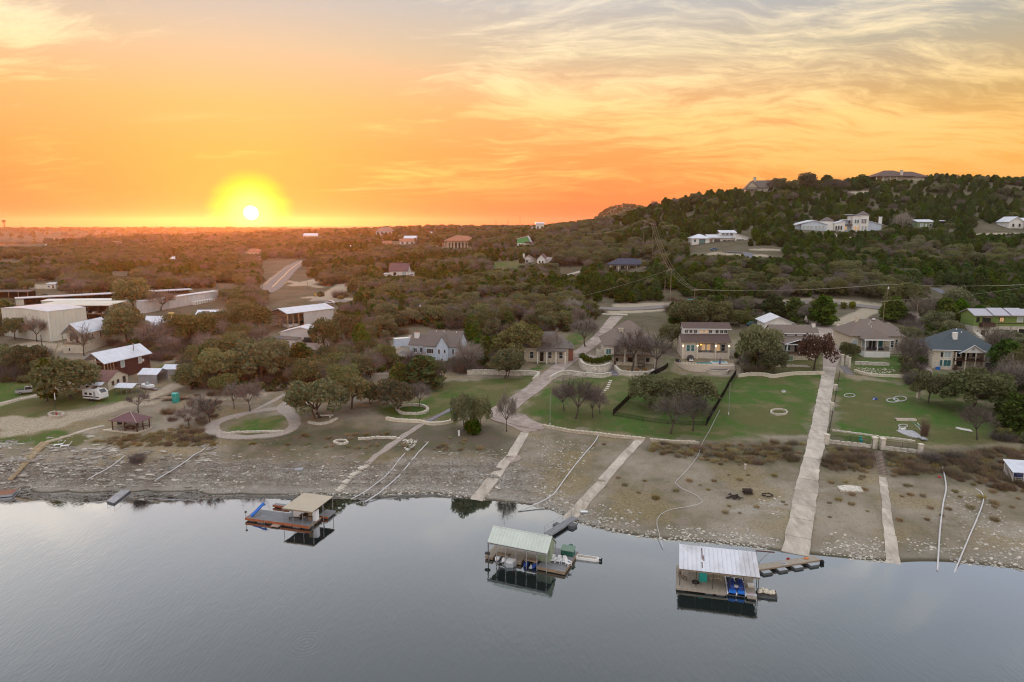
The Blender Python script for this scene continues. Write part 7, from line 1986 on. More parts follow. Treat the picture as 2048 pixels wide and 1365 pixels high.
def docks():
 # --- swim dock with slide and tan roof
 a, yaw, M, loc = frame((491.7, 1036), (617.4, 1053), .6)
 root = thing('swim_dock', 'floating swim dock with grey deck, orange edge, blue slide and flat tan roof', 'dock', (a.x, a.y, 0), yaw)
 fr = loc(617.4, 1053, .6); br = loc(648, 1036, .6); bl = loc(524.7, 1019, .6)
 W_, D_ = fr.x, (br.y + bl.y) / 2
 MB().box(0, 0, .2, W_, D_, .52).build('deck_frame', DWOOD, root); boards('deck_board', GREYDECK, .02, W_ - .02, .02, D_ - .02, .6, .06, root, 26, 'x')
 MB().box(-.1, -.12, .22, W_ + .1, -.01, .62).build('fascia_board', ORANGE, root); MB().box(-.12, 0, .22, -.01, D_, .62).build('fascia_board', ORANGE, root); MB().box(W_ + .01, 0, .3, W_ + .1, D_, .6).build('fascia_board', WOOD, root)
 for i in range(7): MB().box(.3 + i * W_ / 7, .15, -.35, .3 + i * W_ / 7 + W_ / 9, .9, .2).build('float', GREYPL if i % 2 else FLOAT, root)
 for i in range(4): MB().box(W_ - .9, .4 + i * D_ / 4, -.35, W_ - .1, .4 + i * D_ / 4 + D_ / 6, .2).build('float', FLOAT, root)
 zr = 3.0
 q0, q1, q2, q3 = loc(559.7, 1015, zr), loc(617.4, 1026, zr), loc(670, 995.5, zr + .12), loc(615.5, 986.7, zr + .12)
 x0, x1, y0, y1 = (q0.x + q3.x) / 2, (q1.x + q2.x) / 2, (q0.y + q1.y) / 2, (q2.y + q3.y) / 2
 n = 14
 for i in range(n):
  xa, xb = x0 + (x1 - x0) * i / n, x0 + (x1 - x0) * (i + 1) / n
  MB().extr([(y0, zr), (y1, zr + .12), (y1, zr + .20), (y0, zr + .08)], 'x', xa + .006, xb - .006).build('roof_panel', METALT, root)
 MB().box(x0, y0 - .06, zr - .14, x1, y0 - .01, zr + .07).build('eave_beam', WOOD, root); MB().box(x0, y1 - .1, zr - .1, x1, y1, zr + .11).build('eave_beam', WOOD, root)
 for i in range(4):
  for y in (y0 + .1, (y0 + y1) / 2, y1 - .1): MB().cyl(x0 + .1 + (x1 - x0 - .2) * i / 3, y, .1, zr + .02, .045, 6).build('roof_post', STEEL, root)
 MB().box(x0 + .5, D_ * .72, .6, x0 + 2.6, D_ * .78, 2.2).build('back_screen', WHITE, root); MB().box(x1 - 2.0, D_ * .55, .6, x1 - 1.3, D_ * .8, 2.5).build('cupboard', WOOD, root); MB().box(x1 - 1.2, D_ * .55, .6, x1 - .5, D_ * .8, 2.4).build('cupboard', WHITEP, root)
 MB().extr([(y0 + .02, zr - .06), (y1 - .02, zr + .06), (y1 - .02, zr + .11), (y0 + .02, zr - .01)], 'x', x0 + .02, x1 - .02).build('roof_shade_sheet', ROOFSHADE, root)  # added dark sheet, stands in for shade under the tan roof
 e0, e1, e2, e3 = loc(546, 1010, .5), loc(577, 1013, .5), loc(640, 1017, .5), loc(671, 1022, .5)
 yb = D_ + 2.0
 for nm, xa, xb, ya, yb_ in (('side_platform', e0.x, e0.x + 3.2, e0.y, y1 + .2), ('side_platform', x1 - 1.6, x1 + .3, D_ + .6, y1 + .2)):
  pl = MB().box(xa, ya, .2, xb, yb_, .5).build(nm, GREYDECK, root); MB().box(xa - .06, ya - .08, .15, xb + .06, ya - .01, .52).build('fascia_board', ORANGE, pl); MB().box(xa + .2, ya + .2, -.3, xb - .2, yb_ - .2, .2).build('float', FLOAT, pl)
 MB().box(x0, D_, .25, x0 + 1.2, y1, .5).build('link_walk', GREYDECK, root)
 # slide
 s0 = loc(500, 1036, .7); s1 = loc(527, 1010, 2.6)
 sl_ = []
 p0, p1 = Vector((.7, .5, .75)), Vector((2.0, D_ - 1.1, 2.5))
 for k in range(9):
  t = k / 8; p = p0.lerp(p1, t); z = .75 + 1.75 * (t ** 1.15 if t < .85 else .83 + (t - .85) * .2); sl_.append(Vector((p.x, p.y, z)))
 d = (p1 - p0).normalized(); nn = Vector((d.y, -d.x, 0)).normalized() * .33
 v = []; f = []
 for p in sl_: v += [p - nn + Vector((0, 0, .22)), p - nn * .9, p + nn * .9, p + nn + Vector((0, 0, .22))]
 v += [p - Vector((0, 0, .06)) for p in v]; m_ = len(sl_) * 4
 for i in range(len(sl_) - 1):
  for k in range(3): f += [(i * 4 + k, i * 4 + k + 1, i * 4 + k + 5, i * 4 + k + 4), (m_ + i * 4 + k + 4, m_ + i * 4 + k + 5, m_ + i * 4 + k + 1, m_ + i * 4 + k)]
  f += [(i * 4, i * 4 + 4, m_ + i * 4 + 4, m_ + i * 4), (i * 4 + 7, i * 4 + 3, m_ + i * 4 + 3, m_ + i * 4 + 7)]
 sd_ = MB().add(v, f).build('slide', BLUEP, root, True)
 e = sl_[-1]
 MB().tube([e + nn, e + nn + d * .5 + Vector((0, 0, .35)), e + nn + d * .9 - Vector((0, 0, e.z - .6))], .03, 5).build('slide_rail', STEEL, sd_); MB().tube([e - nn, e - nn + d * .5 + Vector((0, 0, .35)), e - nn + d * .9 - Vector((0, 0, e.z - .6))], .03, 5).build('slide_rail', STEEL, sd_)
 MB().tube([sl_[5] - nn, Vector((sl_[5].x, sl_[5].y, .6)) - nn], .03, 5).build('slide_rail', STEEL, sd_)
 lp = MB().cyl(.05, -.02, .2, 1.5, .035, 6).build('lamp_post', IRON, root); MB().lathe([(0, 1.5), (.18, 1.55), (.2, 1.75), (0, 1.9)], 8, .05, -.02).build('lamp_shade', IRON, lp)
 lx = W_ * .27
 ld = MB(); ld.tube([(lx, -.15, -.5), (lx, -.15, 1.3), (lx, .3, 1.3)], .03, 5); ld.build('ladder_rail', STEEL, root); ld = MB(); ld.tube([(lx + .5, -.15, -.5), (lx + .5, -.15, 1.3), (lx + .5, .3, 1.3)], .03, 5); ld.build('ladder_rail', STEEL, root)
 MB().box(W_ * .45, -.95, .12, W_ * .57, -.14, .26).build('swim_step', mat('swim_step_boards', (.36, .25, .2), .8, .15, 2), root)
 t = place(M, yaw, 'bar_table', 'dark wooden table under the flat tan roof of the swim dock', 'table', (x0 + x1) / 2 + .6, D_ * .62, .61)
 MB().box(-1.3, -.5, .7, 1.3, .5, .8).build('table_top', DWOOD, t)
 for sx in (-1.1, 1.1): MB().box(sx - .08, -.4, 0, sx + .08, .4, .7).build('leg', DWOOD, t)
 t = place(M, yaw, 'bench', 'low dark bench beside the table on the swim dock', 'bench', (x0 + x1) / 2 - 1.4, D_ * .42, .61, 20)
 MB().box(-1, -.2, .38, 1, .2, .45).build('seat', IRON, t); MB().box(-.9, -.15, 0, -.8, .15, .38).build('leg', IRON, t); MB().box(.8, -.15, 0, .9, .15, .38).build('leg', IRON, t)
 # --- green-grey roofed boat dock
 a, yaw, M, loc = frame((969.7, 1112), (1128.5, 1144), .55)
 root = thing('covered_boat_dock', 'large boat dock with grey-green gabled metal roof, boat lifts and sun deck', 'dock', (a.x, a.y, 0), yaw)
 B = loc(1128.5, 1144, .55); W_ = B.x
 f0 = loc(1075.8, 1131, .55); bk = loc(1170, 1106.5, .55); D_ = bk.y
 boards('deck_board', GREYDECK, f0.x, W_, 0, D_, .55, .06, root, 26, 'x'); MB().box(f0.x, .05, .1, W_ - .05, D_ - .05, .48).build('deck_frame', WOOD, root)
 MB().box(f0.x, -.1, .12, W_ + .08, -.01, .56).build('fascia_board', WOOD, root); MB().box(W_ + .005, 0, .12, W_ + .08, D_, .56).build('fascia_board', WOOD, root)
 for i in range(4): MB().box(f0.x + .3 + i * (W_ - f0.x) / 4, .2, -.35, f0.x + (i + .85) * (W_ - f0.x) / 4, D_ - .3, .1).build('float', FLOAT, root)
 ez, rz = 3.1, 4.75
 eL, eR = loc(969.7, 1084, ez), loc(1088.3, 1107.5, ez); rL, rR = loc(992, 1053.7, rz), loc(1110, 1076.5, rz)
 x0, x1 = (eL.x + rL.x) / 2, (eR.x + rR.x) / 2; ye, yr = (eL.y + eR.y) / 2, (rL.y + rR.y) / 2; yb = yr + (yr - ye) * .98
 n = 18
 for i in range(n):
  xa, xb = x0 + (x1 - x0) * i / n + .008, x0 + (x1 - x0) * (i + 1) / n - .008
  MB().extr([(ye, ez), (yr, rz), (yr, rz + .08), (ye, ez + .08)], 'x', xa, xb).build('roof_panel', METALG, root); MB().extr([(yr, rz), (yb, ez), (yb, ez + .08), (yr, rz + .08)], 'x', xa, xb).build('roof_panel', METALG, root)
 for ya, yb2 in ((ye, yr), (yb, yr)): MB().extr([(ya, ez - .08), (yb2, rz - .08), (yb2, rz - .02), (ya, ez - .02)], 'x', x0 + .24, x1 - .24).build('roof_shade_sheet', ROOFSHADE, root)  # dark sheets added below both slopes so the underside mirrors as shaded
 MB().tube([(x0, yr, rz + .08), (x1, yr, rz + .08)], .08, 6).build('ridge_cap', METALG, root)
 MB().extr([(ye + .3, ez), (yb - .3, ez), (yr, rz - .1)], 'x', x1 - .22, x1 - .10).build('gable_sheet', mat('sage_gable', (.26, .32, .22), .7, .06, 1), root); MB().extr([(ye + .3, ez), (yb - .3, ez), (yr, rz - .1)], 'x', x0 + .1, x0 + .22).build('gable_sheet', mat('sage_gable', (.26, .32, .22)), root)
 MB().box(x0, ye + .02, ez - .25, x1, ye + .14, ez - .01).build('eave_beam', STEEL, root); MB().box(x0, yb - .14, ez - .25, x1, yb - .02, ez - .01).build('eave_beam', STEEL, root)
 px_ = [x0 + .15 + (x1 - x0 - .3) * t for t in (0, .14, .30, .48, .66, .84, 1)]
 for x in px_:
  for y in (ye + .1, yb - .1): MB().cyl(x, y, .1, ez, .055, 6).build('roof_post', STEEL, root)
 MB().box(x1 - 2.4, yb - 1.9, .55, x1 - .3, yb - .2, 2.8).build('store_room', mat('sage_gable', (.26, .32, .22)), root)
 l1 = loc(985.5, 1114.4, .55); c0, c1 = loc(1015.8, 1117, .55), loc(1044, 1123, .55)
 fin = [('walk', 0, l1.x, 0, yb), ('walk', c0.x, c1.x, .2, yb), ('rear_walk', 0, f0.x, yb - 1.6, yb + .2)]
 for nm, xa, xb, ya, yb_ in fin:
  boards('deck_board', TANDECK, xa, xb, ya, yb_ - (0 if nm == 'rear_walk' else 1.62), .55, .06, root, 10, 'x'); MB().box(xa + .03, ya + .03, .1, xb - .03, yb_ - .03, .485).build('walk_frame', WOOD, root); MB().box(xa + .2, ya + .3, -.35, xb - .2, yb_ - .3, .1).build('float', FLOAT, root)
 # boat-lift tubes between the walks
 for xa, xb in ((l1.x + .25, c0.x - .2), (c1.x + .3, f0.x - .25)):
  lift = MB().box(xa, 1.0, .75, xb, 1.25, .95).build('lift_beam', WOOD, root); MB().box(xa, yb - 3, .75, xb, yb - 2.8, .95).build('lift_beam', WOOD, root)
  for x in (xa + .35, xb - .35):
   MB().tube([(x, -.1, .18), (x, .3, .3), (x, yb - 2.2, .3)], [.12, .36, .36], 10).build('lift_tank', WHITEP if xa < c0.x else BLUED, lift, True); MB().box(x - .1, .4, .66, x + .1, yb - 2.4, .8).build('bunk', WOOD, lift)
 jb = place(M, yaw, 'small_boat', 'small grey-hulled boat nose beside the middle walk of the gabled dock', 'boat', c0.x + .5, -.15, 0)
 MB().prism([(-.7, .9), (-.55, -.5), (0, -1.0), (.9, -.6), (1.1, .9)], [-.2] * 5, [.5, .55, .6, .5, .45]).build('hull', GREYPL, jb); MB().prism([(-.5, .8), (-.4, -.4), (0, -.7), (.7, -.4), (.85, .8)], .5, .66).build('deck', WHITEP, jb)
 MB().cyl(x0 + .1, ye, .1, 3.2, .05, 6).build('mooring_post', IRON, root); MB().box(x0 - .35, ye - .2, 1.2, x0 + .35, ye + .2, 1.5).build('lamp_box', IRON, root)
 for i, pxy in enumerate(((1105.5, 1124), (1117, 1125.5), (1128, 1127), (1136, 1131))):
  q_ = loc(*pxy, .56); adirondack(M, yaw, 'white slatted chair on the sun deck, ' + ('nearest the gabled roof', 'second from the gabled roof', 'second from the deck edge', 'turned aside at the deck edge')[i], q_.x, q_.y, .56, (6, -2, 4, 60)[i], 'white chairs on the sun deck')
 q_ = loc(1078, 1118, .56); adirondack(M, yaw, 'white slatted chair alone under the gabled roof by the boat lift', q_.x, q_.y, .56, 100, 'white chairs on the sun deck')
 q_ = loc(1136, 1109, .56); t = place(M, yaw, 'deck_box', 'dark green storage box with a sloping lid on the sun deck', 'box', q_.x, q_.y, .56, 2)
 MB().box(-.95, -.6, 0, .95, .6, .8).build('body', GREENB, t); MB().extr([(-.7, .8), (.7, 1.05), (.7, 1.15), (-.7, .9)], 'x', -1.05, 1.05).build('lid', mat('faded_green_lid', (.16, .24, .18), .6, .08, 2), t)
 q_ = loc(1142, 1100, .56); t = place(M, yaw, 'bin', 'small dark green bin behind the green storage box', 'bin', q_.x, q_.y, .56); MB().lathe([(.28, 0), (.33, .7), (0, .72)], 10).build('body', GREENB, t); MB().lathe([(.36, .72), (.3, .85), (0, .88)], 10).build('lid', GREENB, t)
 q_ = loc(1176, 1105, .1); t = place(M, yaw, 'rowing_boat', 'flat white dinghy tied up at the far edge of the sun deck', 'boat', W_ + .25, D_ - .9, 0, 6)
 MB().prism([(-.2, -.5), (2.9, -.45), (3.6, 0), (2.9, .45), (-.2, .5)], [-.1] * 5, [.38, .38, .44, .38, .38]).build('hull', WHITE, t); MB().prism([(0, -.34), (2.7, -.3), (3.1, 0), (2.7, .3), (0, .34)], .38, .41).build('floor', TANDECK, t); MB().box(3.3, -.2, .1, 3.75, .2, .42).build('motor', BLACKM, t)
 q_ = loc(1055, 1107, .56); t = place(M, yaw, 'life_vest_hanger', 'green life vest hanging from a post over the middle walk', 'life vest', q_.x, q_.y, .56); MB().prism([(-.22, -.12), (.22, -.12), (.25, .12), (-.25, .12)], .5, 1.25).build('vest', TEALP, t); MB().cyl(0, .14, 0, 1.4, .03, 5).build('hanger', STEEL, t)
 # gangway from the dock to the ramp
 g0 = PZ(1095, 1068, .6); g1 = PZ(1140, 1040, .6)
 gy = math.atan2(g1.y - g0.y, g1.x - g0.x); gl = (g1 - g0).length + 1.5
 t = thing('gangway', 'metal gangway with one handrail linking the gabled dock to the concrete ramp', 'gangway', g0, gy)
 boards('deck_plank', GREYDECK, 0, gl, -.65, .65, 0, .08, t, 16, 'y'); MB().box(0, -.7, -.25, gl, -.62, -.09).build('side_beam', STEEL, t); MB().box(0, .62, -.25, gl, .7, -.09).build('side_beam', STEEL, t)
 for x in (0, gl / 3, gl * 2 / 3, gl): MB().cyl(x, .66, -.1, 1.05, .03, 5).build('handrail_post', STEEL, t)
 MB().tube([(0, .66, 1.05), (gl, .66, 1.05)], .03, 5).build('handrail', STEEL, t); MB().tube([(0, .66, .55), (gl, .66, .55)], .02, 5).build('handrail', STEEL, t)
 MB().box(gl * .45, .75, -.6, gl * .45 + 1.1, 1.5, -.12).build('float', FLOAT, t); MB().box(gl * .6, -1.7, -.6, gl * .6 + 1.4, -.75, -.12).build('float', FLOAT, t)
 # --- white ribbed-roof dock
 a, yaw, M, loc = frame((1352.4, 1175), (1513, 1194), .5)
 root = thing('white_roofed_dock', 'boat dock with a wide white ribbed single-slope roof and two jet ski bays', 'dock', (a.x, a.y, 0), yaw)
 W_ = loc(1513, 1194, .5).x
 z0, z1 = 3.0, 3.75
 q0, q1, q2, q3 = loc(1351.5, 1137, z0), loc(1514.2, 1156, z0), loc(1517.5, 1105.7, z1), loc(1364.8, 1090, z1)
 x0, x1 = (q0.x + q3.x) / 2, (q1.x + q2.x) / 2; y0, y1 = (q0.y + q1.y) / 2, (q2.y + q3.y) / 2
 n = 18
 for i in range(n):
  xa, xb = x0 + (x1 - x0) * i / n, x0 + (x1 - x0) * (i + 1) / n
  pn = MB().extr([(y0, z0), (y1, z1), (y1, z1 + .06), (y0, z0 + .06)], 'x', xa + .006, xb - .006).build('roof_panel', METALW, root)
  MB().extr([(y0, z0 + .055), (y1, z1 + .055), (y1, z1 + .14), (y0, z0 + .14)], 'x', xa + .0, xa + .07).build('roof_rib', METALW, pn)
 MB().extr([(y0 + .02, z0 - .08), (y1 - .02, z1 - .08), (y1 - .02, z1 - .02), (y0 + .02, z0 - .02)], 'x', x0 + .02, x1 - .02).build('roof_shade_sheet', ROOFSHADE, root)  # shade below the ribbed roof put in as an added dark sheet
 rs = mat('rust_patch', (.17, .10, .085), .9, .4, 2)
 for xx, ya, yb_ in ((.29, .45, .92), (.31, .40, .62), (.285, .12, .35)):
  zz = lambda t: z0 + (z1 - z0) * t
  MB().extr([(y0 + (y1 - y0) * ya, zz(ya) + .064), (y0 + (y1 - y0) * yb_, zz(yb_) + .064), (y0 + (y1 - y0) * yb_, zz(yb_) + .085), (y0 + (y1 - y0) * ya, zz(ya) + .085)], 'x', x0 + (x1 - x0) * xx, x0 + (x1 - x0) * xx + .16).build('rust_strip', rs, root)
 MB().box(x0, y0 + .02, z0 - .22, x1, y0 + .12, z0 - .01).build('eave_beam', WOOD, root); MB().box(x0, y1 - .14, z1 - .24, x1, y1 - .04, z1 - .02).build('eave_beam', WOOD, root)
 sx0, sx1 = loc(1452.8, 1186, .5).x, loc(1494, 1191, .5).x
 yb = y1 - .1
 boards('deck_board', TANDECK, 0, sx0, 0, yb, .5, .05, root, 26, 'x'); boards('deck_board', TANDECK, sx1, W_, -.1, yb, .5, .05, root, 26, 'x'); boards('deck_board', TANDECK, sx0, sx1, yb - 1.6, yb, .5, .05, root, 5, 'x')
 MB().box(0, .02, .2, sx0, yb - .02, .44).build('deck_frame', WOOD, root); MB().box(sx1, -.08, .2, W_, yb - .02, .44).build('deck_frame', WOOD, root)
 MB().box(0, -.09, .2, sx0, -.01, .5).build('fascia_board', TANDECK, root); MB().box(sx1, -.2, .2, W_, -.11, .5).build('fascia_board', TANDECK, root)
 for xa, xb in ((.1, 1.2), (sx0 * .58, sx0 * .74), (sx0 * .8, sx0 * .97), (sx1 + .15, W_ - .15)): MB().box(xa, .15, -.35, xb, yb - .5, .2).build('float', GREYPL if xa > 1 else FLOAT, root)
 for t in (.015, .22, .43, .64, .80, .985):
  x = x0 + (x1 - x0) * t
  MB().cyl(x, y0 + .1, .2, z0, .05, 6).build('roof_post', IRON, root); MB().cyl(x, y1 - .15, .2, z1, .05, 6).build('roof_post', IRON, root)
 MB().cyl(x1 - .1, y0 + 2.4, .2, z0 + .3, .05, 6).build('roof_post', IRON, root)
 def at_d(px, py, z=.51): return loc(px, py, z)
 q_ = at_d(1405, 1160); t = place(M, yaw, 'covered_chair_stack', 'tall bundle under a teal green cover on the white-roofed dock', 'covered furniture', q_.x, q_.y, .51, 6)
 MB().prism([(-.5, -.55), (.5, -.6), (.55, .5), (-.45, .55)], 0, [1.35, 1.3, 1.9, 1.95]).build('cover', TEALP, t); MB().prism([(-.45, .5), (.55, .45), (.5, .62), (-.4, .66)], 0, 2.1).build('cover_back', TEALP, t)
 q_ = at_d(1431, 1160); t = place(M, yaw, 'picnic_table', 'pale wooden picnic table with benches on the white-roofed dock', 'table', q_.x, q_.y + .4, .51, 0)
 pw = mat('pale_table_wood', (.58, .50, .36), .8, .1, 3)
 for i in range(5): MB().box(-.42 + i * .17, -.95, .70, -.42 + i * .17 + .155, .95, .74).build('table_plank', pw, t)
 for s_ in (-1, 1):
  MB().box(s_ * .72 - .14, -.95, .42, s_ * .72 + .14, .95, .46).build('bench_seat', pw, t)
  for y in (-.7, .7): MB().tube([(s_ * .8, y, 0), (s_ * .25, y, .7)], .05, 4).build('leg', pw, t)
 for y in (-.7, .7): MB().box(-.85, y - .04, .36, .85, y + .04, .42).build('cross_beam', pw, t)
 for k, (pxx, pyy, rot) in enumerate(((1361, 1156, 30), (1382, 1145, 0), (1370, 1160, 80))):
  q_ = at_d(pxx, pyy); t = place(M, yaw, 'patio_chair', 'brown metal chair at the far corner of the white-roofed dock, ' + ('beside the post', 'at the back', 'facing the water')[k], 'chair', q_.x, q_.y, .51, rot, 'brown chairs on the white-roofed dock')
  MB().box(-.25, -.25, .40, .25, .25, .45).build('seat', WOOD, t); MB().box(-.25, .2, .45, .25, .25, .95).build('backrest', WOOD, t)
  for sx in (-.22, .22):
   for sy in (-.22, .22): MB().box(sx - .02, sy - .02, 0, sx + .02, sy + .02, .4).build('leg', IRON, t)
 q_ = at_d(1391, 1166); t = place(M, yaw, 'spare_tyre', 'black rubber tube lying at the front of the white-roofed dock', 'tyre', q_.x, q_.y, .51); MB().lathe([(.25, .1), (.32, .22), (.48, .22), (.52, .1), (.48, .0), (.32, 0), (.25, .1)], 14).build('tyre_body', RUBBER, t, True)
 q_ = at_d(1501, 1174); t = place(M, yaw, 'cooler_box', 'cream cool box on the narrow side deck of the white-roofed dock', 'box', q_.x, q_.y, .51); MB().box(-.4, -.25, 0, .4, .25, .36).build('body', CREAMS, t); MB().box(-.43, -.28, .36, .43, .28, .44).build('lid', WHITEP, t)
 q_ = at_d(1500, 1189); t = place(M, yaw, 'paddle_board', 'small board lying across the front of the narrow side deck', 'board', q_.x + .1, .35, .51); MB().prism([(-.7, -.2), (.6, -.22), (.8, 0), (.6, .22), (-.7, .2)], .02, .1).build('board', BLUEW, t); MB().box(-.5, -.06, .1, .5, .06, .125).build('stripe', RED, t)
 for k in range(2):
  xx = sx0 + (sx1 - sx0) * (.30 + .42 * k)
  t = place(M, yaw, 'jet_ski', ('bright blue covered jet ski in the bay nearer the picnic table', 'bright blue covered jet ski in the bay nearer the narrow side deck')[k], 'jet ski', xx, 1.6, .28)
  MB().prism([(-.52, -.9), (.52, -.9), (.56, .8), (.3, 1.7), (0, 1.95), (-.3, 1.7), (-.56, .8)], [.1] * 7, [.55, .55, .65, .7, .72, .7, .65]).build('hull', BLUED, t)
  MB().extr([(-.85, .55), (-.6, .9), (.25, .95), (.7, 1.15), (1.3, .9), (1.6, .7), (1.6, .6), (-.85, .5)], 'x', -.26, .26).build('seat_cover', BLUED, t); MB().box(-.45, -1.25, .12, .45, -.86, .52).build('stern_pad', BLUEP, t); MB().tube([(-.4, .72, 1.12), (.4, .72, 1.12)], .04, 5).build('handlebar', BLACKM, t)
 lf = MB().box(sx0 + .1, .9, .12, sx1 - .1, 1.1, .3).build('lift_beam', WHITEP, root)
 for x in (sx0 + .15, (sx0 + sx1) / 2, sx1 - .15): MB().box(x - .09, .1, .3, x + .09, yb - 1.8, .5).build('lift_rail', WHITEP, lf)
 MB().box((sx0 + sx1) / 2 - .3, 1.2, .5, (sx0 + sx1) / 2 + .3, 1.7, 1.0).build('lift_winch', WHITEP, lf)
 # angled gangway on floats
 g0 = PZ(1517, 1139, .55); g1 = PZ(1641, 1119, .55); gy = math.atan2(g1.y - g0.y, g1.x - g0.x); gl = (g1 - g0).length
 t = thing('floating_walkway', 'long plank walkway on black floats angled from the white-roofed dock to the shore', 'walkway', (g0.x, g0.y, .55), gy)
 boards('deck_plank', TANDECK, 0, gl, -.1, 1.2, 0, .08, t, 34, 'y'); MB().box(0, -.16, -.24, gl, -.08, -.02).build('side_beam', WOOD, t); MB().box(0, 1.18, -.24, gl, 1.26, -.02).build('side_beam', WOOD, t)
 for k in range(4):
  fl = MB().box(.2 + k * gl * .25, -.95, -.68, .2 + k * gl * .25 + 1.5, 1.1, -.25).build('float', FLOAT, t); MB().box(.25 + k * gl * .25, -.9, -.25, .15 + k * gl * .25 + 1.5, -.17, -.2).build('float_lid', GREYPL, fl)
 MB().tube([(gl - .1, -.3, -.3), (gl + .2, -.3, -.3)], .34, 10).build('end_bumper', RUBBER, t)
 t = thing('coiled_rope', 'coil of grey rope lying on the plank walkway', 'rope', PZ(1567, 1128, .56)); MB().lathe([(.3, 0), (.36, .1), (.5, .1), (.54, 0)], 14).build('coil', GREYPL, t)
 t = thing('life_jacket', 'orange life jacket left near the shore end of the plank walkway', 'life jacket', PZ(1613, 1118, .56), .4); MB().prism([(-.3, -.2), (.3, -.2), (.34, .2), (-.34, .2)], 0, .14).build('vest', mat('orange_vest', (.6, .22, .08), .7, .1, 2), t); MB().box(-.2, .2, 0, .2, .36, .1).build('collar', mat('orange_vest', (.6, .22, .08)), t)
 t = thing('red_bucket', 'red bucket floating at the back of the plank walkway', 'bucket', PZ(1576, 1121, .2)); MB().lathe([(0, -.1), (.2, -.1), (.26, .3), (.22, .3), (.18, .0)], 10).build('bucket_body', RED, t); MB().tube([(-.24, 0, .3), (0, 0, .5), (.24, 0, .3)], .015, 4).build('handle', IRON, t)
 t = thing('boom_arm', 'rusty boom arm sticking out from the back of the white-roofed dock', 'boom', PZ(1517, 1120, .4), yaw); MB().tube([(-.5, 0, 1.4), (2.2, .1, 1.4)], .1, 6).build('boom', mat('rust_iron', (.12, .06, .045), .85, .2, 2), t); MB().tube([(0, 0, -.4), (1.5, .05, 1.35)], .04, 5).build('strut', STEEL, t); MB().cyl(-.4, 0, -.9, 1.5, .07, 6).build('upright', STEEL, t)
 rp = PZ(1516, 1191, .3); t = thing('work_raft', 'small black raft carrying pale rocks beside the white-roofed dock', 'raft', (rp.x, rp.y, 0), yaw); MB().box(0, 0, -.2, 2.5, 1.8, .28).build('raft_float', FLOAT, t); MB().box(0, 0, .28, 2.5, 1.8, .34).build('raft_deck', IRON, t)
 for k in range(5):
  sr = .3 + random.random() * .2; lt = MB().lathe([(0, 0), (sr, .08), (sr * .9, .3), (sr * .5, .48), (0, .5)], 7)
  lt.v = [(x + random.uniform(-.07, .07), y + random.uniform(-.07, .07), z) for x, y, z in lt.v]
  o = lt.build('boulder', CREAMS, loc=(0, 0, 0))
  o.location = Vector((rp.x, rp.y, .34)) + Matrix.Rotation(yaw, 4, 'Z') @ Vector((.3 + .42 * k, .5 + .8 * random.random(), 0))
  tag(o, 'pale boulder lying on the small black raft', 'rock', 'boulders on the raft')
 # --- small pontoon
 a, yaw, M, loc = frame((214, 1002), (236, 1008), .35)
 root = thing('small_pontoon', 'narrow grey pontoon with a thin rail lying close to the ledges', 'pontoon', (a.x, a.y, 0), yaw)
 L_ = (PZ(268, 982.5, .35) - PZ(240, 1006, .35)).length
 e = loc(268, 982.5, .35); sh = e.x - loc(236, 1008, .35).x
 MB().prism([(0, 0), (2.0, 0), (2.0 + sh, e.y), (sh, e.y)], -.1, .28).build('hull', FLOAT, root); MB().prism([(-.04, -.04), (2.04, -.04), (2.04 + sh, e.y + .04), (sh - .04, e.y + .04)], .28, .36).build('deck_plate', GALV, root)
 for s_ in (0, 2.0):
  pr = MB()
  for k in range(4):
   t = k / 3; pr = MB().cyl(s_ + sh * t, e.y * t, .3, 1.25, .025, 5).build('rail_post', STEEL, root)
  MB().tube([(s_, 0, 1.25), (s_ + sh, e.y, 1.25)], .025, 5).build('handrail', STEEL, root)
 # --- dock cut off at the frame edge
 p = PZ(14, 988, .5)
 root = thing('orange_edged_dock', 'dock corner with rust-orange boards and pale hull cut off by the frame', 'dock', (p.x, p.y, 0), R(18))
 MB().box(-9, -.5, .1, .9, 2.2, .5).build('deck_frame', GREYPL, root); boards('deck_board', mat('rust_deck', (.30, .15, .10), .8, .12, 2), -9, 1, -.55, 2.2, .56, .05, root, 12, 'x'); MB().box(-9, -.35, -.3, .7, 2, .1).build('float', FLOAT, root)
 for k in range(5): MB().cyl(-7.5 + k * 2, 2.0, .5, 1.6, .03, 5).build('rail_post', STEEL, root)
 MB().tube([(-7.5, 2.0, 1.6), (.5, 2.0, 1.6)], .03, 5).build('handrail', STEEL, root)
 p = PZ(18, 962, 1.2); root = thing('stair_landing_gangway', 'pale aluminium gangway between the timber stair and the orange-edged dock', 'gangway', p, R(205)); boards('deck_plank', GREYPL, 0, 8, -.6, .6, 0, .08, root, 12, 'y'); MB().box(0, -.66, -.2, 8, -.6, .05).build('side_beam', STEEL, root); MB().box(0, .6, -.2, 8, .66, .05).build('side_beam', STEEL, root)
 # --- small dock stranded on the slope
 h = Bld('stranded_dock', 'small white-roofed dock on stilts stranded on the brushy slope', 'dock', (2034, 968), yaw=-12)
 h.shed(METALR, -12, 60, -4, 40, 24, 36, 1.2); h.box('deck_floor', WOOD, -10, -2, 4, 58, 38, 6)
 for x in (-9, 10, 30, 50):
  for y in (0, 36): h.post(x, y, -10, 24 + y * .3, 1.1, WHITE)
 for k in range(7): h.post(-9.5, 4 + k * 5, 6, 25 + k * 1.4, .7, WHITEP, 'side_slat')
 h.rail([(-9, -1.6), (56, -1.6)], 6, 8, WHITE, 5, .5); h.box('stored_boat_cover', BLUED, 4, 8, 6, 40, 26, 14)
 g = Bld('slope_gangway', 'grey plank gangway lying on the slope above the stranded dock', 'gangway', (2030, 912), yaw=-62); 
